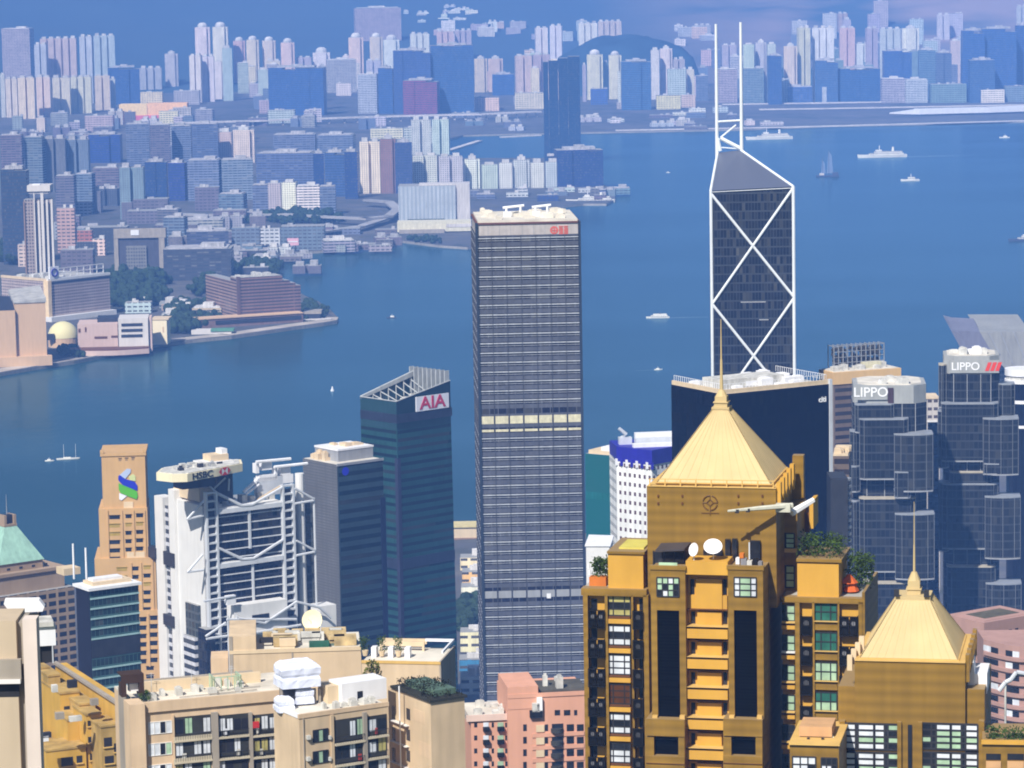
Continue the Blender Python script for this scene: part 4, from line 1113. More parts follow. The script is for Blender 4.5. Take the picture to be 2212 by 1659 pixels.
x0, x1, z0, z1 = T.rect(274, 1193, 313, 1208, -1.3); T.part('plain_panel', MB().box(x0, x1, -1.5, -1.2, z0, z1), M_cream)
x0, x1, z0, z1 = T.rect(267, 1084, 288, 1098, -.2); T.part('plain_panel', MB().box(x0, x1, -.3, 0, z0, z1), M_cream)
def poly(pts, y, m, nm, parent=None, th=.25):
    q = [T.fr(x, yy, y) for x, yy in pts]; n_ = len(q)
    b = MB().add([(a, y, c) for a, c in q] + [(a, y + th, c) for a, c in q], [tuple(range(n_)), tuple(reversed(range(n_, 2 * n_)))] + [(i, n_ + i, n_ + (i + 1) % n_, (i + 1) % n_) for i in range(n_)])
    return T.part(nm, b, m, parent)
zo = lambda *p: [(x / 4, 774.6 + y / 4) for x, y in p]
em = poly(zo((1022, 1018), (1034, 1005), (1080, 1040), (1165, 1065), (1188, 1100), (1186, 1140), (1150, 1128), (1060, 1092), (1022, 1050)), -.4, mat('ribbon_blue', (.02, .03, .45), .4, 0, 1, streak=False), 'emblem')
poly(zo((1024, 1076), (1060, 1094), (1150, 1130), (1184, 1150), (1190, 1190), (1180, 1216), (1110, 1190), (1040, 1160), (1026, 1130)), -.45, mat('ribbon_green', (.10, .42, .02), .4, 0, 1, streak=False), 'ribbon', em)
poly(zo((1034, 1006), (1096, 952), (1130, 955), (1128, 985), (1082, 1040)), -.35, mat('ribbon_pale', (.42, .50, .68), .4, 0, 1, streak=False), 'ribbon', em)
poly(zo((1112, 1020), (1150, 998), (1170, 1015), (1172, 1060), (1120, 1050)), -.32, mat('ribbon_lime', (.55, .60, .28), .4, 0, 1, streak=False), 'ribbon', em)
poly(zo((1030, 1162), (1096, 1188), (1050, 1226), (1030, 1216)), -.35, M_signpanel, 'ribbon', em)

# ---------------------------------------------------------------- sandstone block with green copper pyramid, left edge
T = tower('office_tower', 'sandstone office tower under a green copper pyramid roof at the left edge', 'office building', 160, 1268, 1500, 38)
M_sand = mat('brown_sandstone', (.36, .26, .17), .75, .08, .1)
H = T.H
zw = T.fr(120, 1240, -4)[1]
x0 = T.fr(-40, 1280, 0)[0]
T2 = Thing.__new__(Thing)
F_sand = facade('sandstone_windows', (.36, .265, .17), (.018, .018, .02), 3.6, 4.9, .74, .58, .08, .5, h0=1.0)
T.part('wall', MB().box(x0, 0, 0, 40, 0, T.fr(100, 1275)[1]), F_sand)
zs = T.fr(100, 1275)[1]; zt = T.fr(60, 1240, 3)[1]
T.part('upper_wall', MB().box(x0 + 2, -3, 3, 38, zs, zt), M_sand)
T.part('cornice', MB().box(x0, -2.2, 2.2, 39, zt, zt + 1.4), M_sand)
xr = T.fr(92, 1208, 6)[0]; zr0 = T.fr(60, 1212, 6)[1]
T.part('drum', MB().box(xr - 22, xr, 6, 28, zt + 1.4, zr0), M_sand)
for k in range(4):
    x_, z_ = T.fr(18 + k * 27, 1222, 6); T.part('round_vent', MB().box(x_ - .8, x_ + .8, 5.9, 6.2, zt + 2.2, zr0 - 2), M_dark)
zp = T.fr(22, 1135, 16)[1]; xp = xr - 11
M_copper = mat('green_copper', (.30, .50, .40), .7, .14, .12)
T.part('pyramid_roof', MB().loft([(xr - 22.6, 5.4, zr0), (xr + .6, 5.4, zr0), (xr + .6, 28.6, zr0), (xr - 22.6, 28.6, zr0)], [(xp - 3, 14, zp), (xp + 3, 14, zp), (xp + 3, 20, zp), (xp - 3, 20, zp)]), M_copper)
T.part('lantern', MB().box(xp - 3.2, xp + 3.2, 13.8, 20.2, zp, zp + 1).box(xp - 3, xp - 1.8, 14, 20, zp + 1, zp + 5).box(xp + 1.8, xp + 3, 14, 20, zp + 1, zp + 5).box(xp - 1.6, xp + 1.6, 15, 19, zp + 1, zp + 5, 1), [M_sand, M_dark])
T.part('spire', MB().bar((xp, 17, zp + 5), (xp, 17, zp + 14), .25, 6, 0, .08), M_greyc)

# ---------------------------------------------------------------- small teal glass block with white roof slab
T = tower('office_block', 'small dark teal glass block with pale green floor edges and white overhanging roof', 'office building', 194, 1276, 1100, 33)
H = T.H; W = T.fr(299, 1263)[0]; D = T.sd(165, 1270)[0]
F_t = facade('teal_office_glass', (.055, .12, .125), (.018, .035, .042), 3.35, 1.5, .9, .7, .10, .6, wrough=.4, grough=.12)
T.part('glass_wall', MB().box(0, W, 0, D, 0, H), F_t)
T.part('flank_wall', MB().box(-.2, 0, .1, D, 0, H), mat('dark_flank_glass', (.012, .012, .022), .2, .1, .1))
b = MB(); M_edge = mat('pale_green_floor_edge', (.34, .50, .50), .4, .1, .3)
k = 0; z = H - 2.8
while z > 3:
    if k not in (5, 6): b.box(-.02, W + .1, -.3, .05, z - .28, z + .22)
    z -= 3.35; k += 1
T.part('floor_edges', b, M_edge)
T.part('plant_floor', MB().box(-.05, W + .05, -.12, .1, H - 2.8 - 5.9 * 3.35, H - 2.8 - 4.1 * 3.35), M_dark)
T.part('roof_slab', MB().box(-1.0, W + .6, -1.2, D + .8, H, H + .9), M_white)
T.part('roof_upper', MB().box(2, W - 1.5, 2, D - 1, H + .9, H + 2.0), M_cream)
T.part('roof_upper', MB().box(3, W - 4, 3.5, D - 2.5, H + 2.0, H + 2.9), M_white)
x_, y_ = T.tp(142, 1248, H); T.part('lift_house', MB().box(x_ - 1, x_ + 5, y_ - 1, y_ + 5, H + .9, H + 3.2), M_cream)
for px_, pt, pb in ((160, 1174, 1250), (187, 1183, 1252)):
    x_, y_ = T.tp(px_, pb, H + 1); zt_ = T.fr(px_, pt, y_)[1]
    T.part('roof_pole', MB().bar((x_, y_, H + .9), (x_, y_, zt_), .34, 8, 0, .3), M_white)

# ---------------------------------------------------------------- black glass tower behind the golden pyramid
T = tower('office_tower', 'black glass office tower right behind the golden pyramid roof', 'skyscraper', 1562, 852, 1050, 30)
H = T.H; W = T.fr(1791, 845)[0]; D = T.sd(1450, 845)[0]
F_k = facade('black_curtain_wall', (.003, .003, .009), (.002, .002, .007), 3.8, 1.5, .9, .86, .01, .4, wrough=.15, grough=.08, spec=.08)
T.part('glass_wall', MB().box(0, W, 0, D, 0, H), F_k)
T.part('edge_fin', MB().box(W - .1, W + .9, -.6, .8, 0, H + 1.5), M_steel)
for nm, bx in (('parapet', (0, W, .4, 1.0)), ('parapet', (.2, .8, 1, D))):
    T.part(nm, MB().box(bx[0], bx[1], bx[2], bx[3], H - .02, H + 1.3), M_cream)
T.part('roof', MB().box(1, W - 1, 1.2, D - 1, H - .03, H + .3), M_roofg)
T.part('plant_room', MB().box(W * .15, W * .75, D * .35, D * .7, H + .3, H + 2.8), M_machine)
railing(T, .5, W - .6, .7, D - 1, H + 1.3, 1.6, 1.2, M_white)
clutter(T, 2, W - 3, 3, D - 3, H + .28, 22, 2.4, M_white)
x0, z0 = T.fr(1768, 864, -.2); x1, _ = T.fr(1786, 862, -.2)
sg = T.part('sign', MB().cyl((x0 * .68 + x1 * .32), 0, 0, .01, .01, 3), M_text_white)
text_mesh('letters', 'citi', 2.4, M_text_white, sg, ((x0 + x1) / 2, -.15, z0), ext=.1, bold=.05)

# ---------------------------------------------------------------- tan tower with rooftop trellis
T = tower('office_tower', 'tan banded tower with bright cream top band and tall dark trellis on the roof', 'office building', 1801, 805, 1500, 22)
H = T.H; W = T.fr(1944, 797)[0]; D = T.sd(1771, 800)[0]
F_tan = facade('tan_banded_wall', (.16, .115, .085), (.035, .028, .03), 3.5, 60, .98, .5, .08, .4)
T.part('wall', MB().box(0, W, 0, D, 0, H - 5.4), F_tan)
T.part('flank_wall', MB().box(-.2, 0, .1, D, 0, H - 5.4), mat('tan_flank', (.24, .20, .18), .8, .1, .1))
T.part('crown_band', MB().box(-.4, W + .4, -.4, D + .3, H - 5.4, H), mat('bright_cream_band', (.68, .45, .20), .7, .06, .1))
T.part('roof', MB().box(.6, W - .6, .6, D - .6, H - .02, H + .3), M_roofw)
x0, z0 = T.fr(1802, 790, 8); x1, z1 = T.fr(1910, 742, 8)
b = MB()
n_ = 11
for i in range(n_ + 1):
    x = x0 + (x1 - x0) * i / n_
    b.box(x - .15, x + .15, 8, 8.4, H, z1 + .4); b.box(x - .15, x + .15, 13.6, 14, H, z1 + .4); b.box(x - .12, x + .12, 8.4, 13.6, z1, z1 + .3)
for k in range(5):
    z = H + .6 + (z1 - H - .6) * k / 4; b.box(x0, x1, 7.9, 8.0, z - .12, z + .12)
T.part('trellis', b, M_greyc)
b = MB()
for _ in range(170):
    b.ball((random.uniform(x0 + 1.2, x1 - .8), random.uniform(9, 13), random.uniform(H + .6, z1 - 1.0)), random.uniform(.6, 1.2), 5, 3)
T.part('dark_mesh', b, mat('dark_trellis_fill', (.05, .045, .04), .9, .4, .6, streak=False))  # dark balls inside the trellis paint its dim interior
T.part('roof_house', MB().box(T.fr(1866, 800, 4)[0], T.fr(1904, 790, 4)[0], 4, 7, H + .3, H + 3.0), M_band)
clutter(T, 1, W - 3, 1, 7, H + .28, 7, 2.4, M_machine)
T = tower('rooftop_block', 'low beige roof terrace squeezed between black tower and the left LIPPO tower'.replace('LIPPO', 'bulging'), 'building', 1798, 985, 1120, -8)
T.part('wall', MB().box(0, T.fr(1834, 985)[0], 0, 18, 0, T.H), F_tan)
T.part('roof', MB().box(.3, T.fr(1834, 985)[0] - .3, .3, 17, T.H - .02, T.H + .6), M_cream)
clutter(T, .5, 6, 1, 15, T.H + .58, 6, 2, M_cream)
T = tower('balcony_tower', 'dark tower edge with a stack of curved grey balcony rims beside the black tower', 'apartment tower', 1806, 1035, 1000, 0)
T.part('wall', MB().box(-1.5, 3.6, 1, 14, 0, T.H), M_dark)
for k in range(40):
    z = T.H - 1 - k * 2.05
    if z < 2: break
    T.part('balcony_rim', MB().cyl(3.0, 3.6, z, z + .75, 1.9, 12), M_greyc)

# ---------------------------------------------------------------- two bulging glass towers
F_lip = facade('bulging_tower_glass', (.042, .046, .052), (.013, .015, .020), 3.5, 1.8, .92, .80, .06, .6, wrough=.3, grough=.15, spec=.2)
F_lip2 = facade('bulging_tower_glass_bays', (.044, .047, .050), (.018, .020, .024), 3.5, 2.2, .92, .80, .06, .6, wrough=.3, grough=.15, spec=.2)
M_ledge = mat('pale_ledge', (.26, .28, .31), .5, .1, .2)
M_bm = mat('slate_mullion', (.13, .14, .155), .45, .1, .2)
M_ledgeb = mat('beige_ledge', (.42, .38, .30), .6, .1, .2)
M_crown = mat('pale_crown_panels', (.34, .35, .34), .6, .08, .2)
def bay(T, px0, px1, pyt, pyb, y, dep=6, ch=1.6, m=None, ledge=None, curve=0.0, nm='glass_bay'):
    x0, z1 = T.fr(px0, pyt, y); x1, _ = T.fr(px1, pyt, y); z0 = T.fr(px0, pyb, y)[1]
    n_ = 7 if curve else 2
    pts = [(x0, y + dep)] if not curve else [(x0, y + dep)]
    front = [(x0 + (x1 - x0) * i / (n_ - 1), y - curve * (1 - (2 * i / (n_ - 1) - 1) ** 2) if curve else y) for i in range(n_)]
    if not curve: front = [(x0, y + ch), (x0 + ch, y), (x1 - ch, y), (x1, y + ch)]
    pl = front + [(x1, y + dep), (x0, y + dep)]
    T.part(nm, MB().prism(pl, z0, z1), m or F_lip2)
    cx, cy = (x0 + x1) / 2, y + dep / 2
    b = MB()
    for px, py in (pl[0], pl[1], pl[len(front) // 2], pl[len(front) - 2], pl[len(front) - 1]): b.box(px - .13, px + .13, py - .2, py + .1, z0, z1)
    T.part('bay_mullions', b, M_bm)
    if ledge:
        T.part('ledge', MB().prism([(cx + (px - cx) * 1.02, cy + (py - cy) * 1.06) for px, py in pl], z1, z1 + .55), ledge)
        T.part('ledge', MB().prism([(cx + (px - cx) * 1.01, cy + (py - cy) * 1.04) for px, py in pl], z0 - .4, z0 + .2), M_greyc)
def lippo(label, px0, px1, pyt, Y, yaw, scale, sign):
    T = tower('office_tower', label, 'skyscraper', px0, pyt, Y, yaw)
    H = T.H; W = T.fr(px1, pyt)[0]; ch = W * .18
    pl = [(0, ch), (ch, 0), (W - ch, 0), (W, ch), (W, W - ch), (W - ch, W), (ch, W), (0, W - ch)]
    zc = T.fr((px0 + px1) / 2, pyt + 38 * scale)[1]
    T.part('glass_shaft', MB().prism(pl, 0, zc), F_lip)
    T.part('crown', MB().prism([(x * .985 + W * .0075, y * .985 + W * .0075) for x, y in pl], zc, H), M_crown)
    T.part('roof', MB().prism([(x * .86 + W * .07, y * .86 + W * .07) for x, y in pl], H - .02, H + .4), M_roofw)
    b = MB()
    for f in (.18, .42, .66, .84):
        b.box(W * f - .15, W * f + .15, -.18, .2, 0, zc)
    T.part('mullions', b, M_greyc)
    return T, H, W, zc
T, H, W, zc = lippo('left one of the two bulging dark glass towers, shorter, sign without emblem', 1843, 2003, 834, 1380, -4, 1.0, None)
x0, z0 = T.fr(1845, 864, -.5); x1, z1 = T.fr(1917, 832, -.5)
sg = T.part('sign', MB().box(x0, x1, -.5, -.1, z0, z1), M_crown)
text_mesh('letters', 'LIPPO', (z1 - z0) * .92, M_text_white, sg, ((x0 + x1) / 2, -.62, (z0 + z1) / 2), sx=1.0, bold=.06)
x0, x1, z0, z1 = T.rect(1918, 838, 1930, 872, -.3); T.part('dark_slot', MB().box(x0, x1, -.35, 0, z0, z1), mat('dark_red_slot', (.06, .03, .03), .6))
clutter(T, 3, W - 5, 2, W * .6, H + .38, 9, 2.4, M_machine)
clutter(T, 3, W - 7, 2, W * .4, H + .38, 2, 3.2, M_white)
bay(T, 1847, 1931, 876, 934, -2.2, 5, 1.2, F_lip, M_ledge); bay(T, 1836, 1858, 934, 1040, -1.0, 6, 1.5, F_lip2, M_ledge)
bay(T, 1857, 1962, 908, 1035, -4.5, 7, 1.8, F_lip, M_ledge); bay(T, 1932, 2015, 940, 1060, -6.0, 10, 2, F_lip2, M_ledge, 1.8)
bay(T, 1933, 1967, 1022, 1075, -7.5, 8, 1.0, F_lip, M_ledge)
bay(T, 1857, 1977, 1079, 1235, -4.5, 7, 1.8, F_lip, M_ledgeb); bay(T, 1934, 2018, 1112, 1250, -6.2, 10, 2, F_lip2, M_ledge, 1.8); bay(T, 1832, 1858, 1010, 1062, -2.5, 6, 1.5, F_lip2, M_ledge); bay(T, 1836, 1858, 1085, 1250, -1.5, 6, 1.5, F_lip2, M_ledge)
bay(T, 1857, 1970, 1262, 1420, -5.5, 8, 1.8, F_lip, M_ledgeb); bay(T, 1936, 2020, 1296, 1440, -7, 10, 2, F_lip2, M_ledge, 1.8)
T, H, W, zc = lippo('right one of the two bulging dark glass towers, taller, sign with red emblem', 2038, 2160, 770, 1430, -6, 1.0, None)
x0, z0 = T.fr(2050, 806, -.5); x1, z1 = T.fr(2158, 778, -.5)
sg = T.part('sign', MB().box(x0, x1, -.5, -.1, z0, z1), M_crown)
xm = x0 + (x1 - x0) * .33
text_mesh('letters', 'LIPPO', (z1 - z0) * .86, M_text_white, sg, (xm, -.62, (z0 + z1) / 2), sx=1.0, bold=.06)
xe = x0 + (x1 - x0) * .72; zh = (z1 - z0) * .34; zm = (z0 + z1) / 2
b = MB()
for k in range(3):
    xx = xe + k * 2.1
    b.add([(xx, -.62, zm - zh), (xx + 1.6, -.62, zm - zh), (xx + 2.9, -.62, zm + zh), (xx + 1.3, -.62, zm + zh)], [(0, 1, 2, 3)])
T.part('emblem', b, mat('emblem_red', (.7, .06, .03), .4, 0, 1, streak=False), sg)
clutter(T, 2, W - 4, 2, W * .6, H + .38, 10, 2.6, M_machine)
clutter(T, 2, W - 7, 2, W * .4, H + .38, 2, 4.2, M_white)
bay(T, 2028, 2044, 790, 880, 1.5, 6, 1.2, F_lip2, M_ledgeb)
bay(T, 2034, 2156, 874, 996, -3.5, 7, 1.8, F_lip, M_ledge); bay(T, 2124, 2200, 906, 1024, -5.5, 10, 2, F_lip2, M_ledge, 1.8); bay(T, 2158, 2192, 832, 910, 2, 8, 1.5, F_lip2, M_ledge)
bay(T, 2026, 2050, 890, 1010, -1.5, 6, 1.5, F_lip2, M_ledge); bay(T, 2126, 2170, 1004, 1024, -7.0, 8, 1.0, F_lip, M_ledge)
bay(T, 2052, 2140, 1022, 1050, -2.5, 6, 1.5, F_lip, M_ledgeb)
bay(T, 2036, 2156, 1048, 1185, -4.0, 7, 1.8, F_lip, M_ledge); bay(T, 2128, 2204, 1075, 1205, -6, 10, 2, F_lip2, M_ledge, 1.8); bay(T, 2028, 2050, 1044, 1190, -2, 6, 1.5, F_lip2, M_ledge)
bay(T, 2046, 2150, 1226, 1380, -4.5, 7, 1.8, F_lip, M_ledgeb); bay(T, 2130, 2206, 1262, 1400, -6, 10, 2, F_lip2, M_ledge, 1.8)

# ---------------------------------------------------------------- teal shaft and white dotted tower
T = tower('office_tower', 'smooth sea green glass tower showing between the banded tower and white dotted tower', 'office building', 1330, 985, 1338, -35)
D_ = 16; W = 14.5
T.part('glass_wall', MB().box(-W, 0, 0, D_, 0, T.H), facade('sea_green_glass', (.012, .12, .13), (.010, .10, .115), 28, 80, .99, .9, .05, .3, wrough=.2, grough=.12))
T.part('roof', MB().box(-W + 1, -1, 1, D_, T.H - .02, T.H + 1.4), M_cream)
clutter(T, -8, -3, 1, 5, T.H + 1.38, 4, 2.5, M_white)
T = tower('office_tower', 'white tower dotted with small square windows under a navy blue crown', 'office building', 1408, 985, 1300, 8)
H = T.H; x0 = T.fr(1331, 960, 14)[0]; x1 = T.fr(1475, 975, 0)[0]
F_dot = facade('dotted_white_wall', (.80, .80, .78), (.10, .05, .06), 3.6, 2.5, .44, .42, .1, .2)
pl = [(x0, 14), (0, 0), (x1, 10), (x1, 30), (x0, 30)]
T.part('wall', MB().prism(pl, 0, H - 3.0), F_dot)
M_navy = mat('navy_blue_crown', (.018, .012, .30), .5, .12, .3)
T.part('crown', MB().prism([(x - .0, y - .35) for x, y in pl], H - 3.5, H + 2.2), M_navy)
b = MB()
for k in range(8):
    f = k / 7; x, y = x0 + (0 - x0) * f, 14 - 14 * f
    T.part('crown_tooth', MB().box(x - .5, x + .5, y - .8, y, H - 5.2, H - 2.6), M_navy if k % 2 else M_white)
T.part('roof', MB().prism([(x * .95, y * .9 + 1.6) for x, y in pl], H + 1.6, H + 2.0), M_roofw)
z_ = H + 2.0
for k, (xa, xb, zz, m) in enumerate(((x0 * .5, x1, 1.6, M_white), (x0 * .35, x1, 3.0, M_steel), (x0 * .3, x1, 4.6, M_white))):
    T.part('roof_tank', MB().box(xa, xb, 8 + k * 4, 11 + k * 4, z_, z_ + zz), m)
q0 = T.fr(1348, 958, 18); q1 = T.fr(1345, 925, 18)
b = MB().bar((q0[0], 18, z_), (q1[0], 18, q1[1] - 3), 1.0, 8).bar((q0[0] + 1, 18, z_ + 4), (q1[0] - 1.5, 18, q1[1]), .7, 6).box(q0[0] - 2, q0[0] + 3, 17, 20, z_, z_ + 3)
T.part('roof_crane', b, M_steel)
T = tower('low_hall', 'low white roofed hall at the foot of the sea green tower', 'building', 1266, 1180, 1250, -6)
W = T.fr(1316, 1174)[0]; T.part('wall', MB().box(0, W, 0, 18, 0, T.H), M_hsw); T.part('roof', MB().prism([(-.4, -.4), (W + .4, -.4), (W + .4, 18), (-.4, 18)], T.H, [T.H + .5, T.H + .2, T.H + .9, T.H + 1.2]), M_white)

# ---------------------------------------------------------------- harbour front: sail roofed hall, round tower at the right edge
T = Thing('convention_centre', 'winged grey roof of the harbour hall rising behind the right bulging tower', 'convention centre', at_y(2140, 800, 2450), 0)
T.o.z = 4; T.e.location = T.o
def shell(pts, y0, y1, m, th=1.0):
    q = [T.fr(x, yy, 0) for x, yy in pts]; n_ = len(q)
    b = MB().add([(a, y0, c) for a, c in q] + [(a, y1, c + 6) for a, c in q], [tuple(range(n_)), tuple(reversed(range(n_, 2 * n_)))] + [(i, n_ + i, n_ + (i + 1) % n_, (i + 1) % n_) for i in range(n_)])
    T.part('roof_shell', b, m)
M_shell = mat('grey_shell_roof', (.29, .29, .27), .5, .12, .05)
M_shell2 = mat('blue_grey_shell_roof', (.17, .17, .22), .5, .1, .05)
shell([(2052, 712), (2068, 716), (2110, 780), (2100, 800)], -6, 40, M_shell2)
shell([(2056, 713), (2115, 716), (2150, 775), (2100, 782), (2075, 745)], -3, 30, M_shell2)
shell([(2114, 717), (2225, 717), (2240, 800), (2190, 815), (2150, 775)], -1, 60, M_shell)
b = MB()
for a, c in (((2135, 718), (2160, 765)), ((2162, 718), (2190, 790)), ((2190, 718), (2212, 770))):
    q0, q1 = T.fr(*a, -1.5), T.fr(*c, -1.5); b.bar((q0[0], -1.5, q0[1]), (q1[0], -1.5, q1[1]), .5, 4)
T.part('roof_rib', b, M_greyc)
T.part('hall_wall', MB().box(T.fr(2100, 800)[0], T.fr(2225, 800)[0], 8, 60, 0, T.fr(2150, 805)[1]), F_lip)
T = tower('round_tower', 'white banded round tower cut off by the right edge', 'office building', 2215, 805, 1600, 0)
for k, (pa, pb, m, r_) in enumerate(((800, 814, M_white, 8.6), (814, 822, M_machine, 8.0), (822, 830, M_white, 8.6), (830, 866, M_black, 7.8), (866, 873, M_white, 8.4), (873, 920, M_black, 7.8), (920, 926, M_white, 8.3), (926, 1500, M_black, 7.8))):
    z1 = T.fr(2215, pa)[1]; z0 = max(0, T.fr(2215, pb)[1])
    T.part('white_band' if m is M_white else 'dark_band', MB().cyl(0, 8, z0, z1, r_, 24), m)
for (a, b_, c, d_, m, lab) in ((2002, 862, 2028, 910, M_cream, 'pale low block between the two bulging towers, upper'), (2004, 912, 2030, 1000, M_hsw, 'whitish low block between the two bulging towers, lower')):
    T = tower('low_building', lab, 'building', a, b_, 1700, 0); w = T.fr(c, b_)[0]
    T.part('wall', MB().box(0, w, 0, 16, 0, T.H), facade('pale_low_windows', (.5, .46, .42), (.08, .06, .06), 4, 3, .7, .4, .1, .3)); T.part('roof', MB().box(-.3, w + .3, -.3, 16.3, T.H, T.H + .8), m)
# gap between the two central towers: pier, cream blocks, trees, plaza
T = Thing('ferry_pier', 'cream ferry pier on the water between teal and banded towers', 'pier', at_z(1010, 1165, 1.0))
T.part('pier_hall', MB().box(-18, 18, 0, 16, 1, 8), M_cream); T.part('pier_roof', MB().box(-19, 19, -1, 17, 8, 9.2), mat('pier_roof_yellow', (.62, .52, .24), .7)); T.part('pier_base', MB().box(-18, 18, -1, 18, -2, 1), mat('brown_fender', (.26, .16, .10), .8))
for (x0, x1, yt, yb, c, lab) in ((994, 1032, 1205, 1232, 'cream', 'cream block with flat roof in the gap, nearest the pier'), (998, 1034, 1236, 1262, 'orange', 'ochre low block in the gap between the central towers'),
                                 (996, 1034, 1268, 1290, 'white', 'white roofed block in the gap between the central towers'), (994, 1034, 1366, 1420, 'cream', 'cream stepped block low in the gap between the central towers'),
                                 (1000, 1040, 1292, 1316, 'pink', 'pale pink low block above the dark trees in the gap')):
    far(x0, x1, yt, yb, 'low', c, lab, 'low_building', None, 'building', 4.0)
grove([(990, 1322), (1034, 1316), (1036, 1362), (994, 1366)], 46, 4, 6.5, 4.0)
far(992, 1036, 1425, 1450, 'low', (.05, .22, .42), 'blue roofed shelter in the gap beside the banded tower', 'low_building', None, 'building', 4.0)
far(994, 1040, 1462, 1500, 'low', 'pale', 'pale grey podium at the bottom of the gap beside the banded tower', 'low_building', None, 'building', 4.0)
# ================================================================ the near hillside: gilded apartment towers
M_tile = facade('gold_brown_tiles', (.285, .165, .024), ww=0, wh=0, course=.55, roof=(.30, .20, .08), wrough=.5, spec=.3)
M_yel = mat('ochre_render', (.58, .32, .045), .7, .07, .25)
M_yeltrim = mat('pale_gold_trim', (.62, .40, .12), .7, .08, .3)
M_brown = mat('dark_brown_ledge', (.13, .05, .015), .7, .1, .3)
M_pyr = mat('cream_gold_roof_panels', (.54, .42, .215), .6, .05, .3, spec=.1)
M_rack = mat('black_iron_rack', (.010, .009, .008), .6, .2, .5, spec=.2)
M_fan = mat('fan_grey', (.22, .22, .24), .5, .2, .5)
M_blackp = facade('black_louvre_panel', (.005, .005, .005), (.002, .002, .003), .35, 60, .98, .5, .01, .2, wrough=.6, grough=.5, spec=.02)
G_set = [mat('mint_curtain_glass', (.36, .52, .36), .25, .2, .8, spec=.5), mat('white_curtain_glass', (.66, .70, .76), .25, .15, .8, spec=.5),
         mat('deep_green_glass', (.03, .13, .10), .12, .2, .8, spec=.5), mat('straw_curtain_glass', (.42, .38, .14), .3, .2, .8, spec=.5), M_win,
         mat('rust_curtain_glass', (.10, .035, .01), .3, .2, .8, spec=.5)]
M_planter = mat('orange_terracotta', (.55, .16, .02), .7, .1, .5)
M_bush = mat('garden_leaves', (.05, .085, .018), .9, .5, 1.2, streak=False, spec=.1)
M_dish = mat('white_dish_paint', (.82, .81, .84), .4, .04, .5, streak=False)
def fbox(T, px0, py0, px1, py1, y, dep, m, nm='wall', parent=None, label=None):
    x0, x1, z0, z1 = T.rect(px0, py0, px1, py1, y)
    return T.part(nm, MB().box(x0, x1, y, y + dep, z0, z1), m, parent, label)
def down(T, px0, px1, py, y, dep, m, nm='wall', zb=0):
    x0, z1 = T.fr(px0, py, y); x1, _ = T.fr(px1, py, y)
    T.part(nm, MB().box(x0, x1, y, y + dep, zb, z1), m)
    return x0, x1, z1
def win(T, px0, py0, px1, py1, y, cols, rows, glass, fm=None, fw=.06, nm='window', uneven=None):
    """window: a frame of bars with its panes set back behind"""
    x0, x1, z0, z1 = T.rect(px0, py0, px1, py1, y)
    b = MB()
    xs = [x0 + (x1 - x0) * (uneven[i] if uneven else i / cols) for i in range(cols + 1)]
    zs = [z0 + (z1 - z0) * i / rows for i in range(rows + 1)]
    for x in xs: b.box(x - fw, x + fw, y - .10, y + .03, z0, z1)
    for z in zs: b.box(x0, x1, y - .085, y + .025, z - fw, z + fw)
    f = T.part(nm, b, fm or M_dark)
    p = MB()
    mats = G_set + [M_win]
    for i in range(cols):
        for j in range(rows):
            g = glass if isinstance(glass, int) else glass[(i * rows + j) % len(glass)]
            p.box(xs[i] + fw, xs[i + 1] - fw, y - .03, y + .02, zs[j] + fw, zs[j + 1] - fw, g)
    T.part('pane', p, G_set, f)
    return f
def rack(T, px0, py0, px1, py1, y, fans):
    """balcony cage holding air conditioners"""
    x0, x1, z0, z1 = T.rect(px0, py0, px1, py1, y)
    b = MB(); w = x1 - x0
    for i in range(9):
        x = x0 + w * i / 8; b.box(x - .025, x + .025, y, y + .05, z0, z1)
    for z in (z0, (z0 + z1) / 2, z1): b.box(x0, x1, y - .02, y + .06, z - .05, z + .05)
    b.box(x0, x1, y, y + 1.2, z0 - .08, z0)
    b.box(x0 + .05, x0 + .1, y, y + 1.2, z0, z1).box(x1 - .1, x1 - .05, y, y + 1.2, z0, z1)
    r = T.part('balcony_rack', b, M_rack)
    for i in range(fans):
        cx = x0 + w * (i + .5) / fans; hw = w / fans * .40; zc = z0 + (z1 - z0) * .62
        a = MB().box(cx - hw, cx + hw, y + .25, y + .75, z0 + .08, z1 - .15)
        n_ = 10
        a.add([(cx + hw * .62 * math.cos(2 * math.pi * k / n_), y + .235, zc + hw * .62 * math.sin(2 * math.pi * k / n_)) for k in range(n_)], [tuple(range(n_))], 1)
        T.part('air_conditioner', a, [M_rack, M_fan], r)
def bush(T, x0, x1, y0, y1, z, h, n, nm='plant', m=None):
    b = MB()
    for _ in range(n):
        x, y = random.uniform(x0, x1), random.uniform(y0, y1); zz = z + h * random.random() ** .7
        s_ = random.uniform(.10, .26)
        for _ in range(3):
            d1 = Vector((random.gauss(0, 1), random.gauss(0, 1), random.gauss(0, 1))).normalized() * s_; d2 = Vector((random.gauss(0, 1), random.gauss(0, 1), random.gauss(0, 1))).normalized() * s_
            c = Vector((x, y, zz)) + d1 * .8
            b.add([c, c + d1, c + d1 + d2, c + d2 * .8], [(0, 1, 2, 3)])
    return T.part(nm, b, m or M_bush)
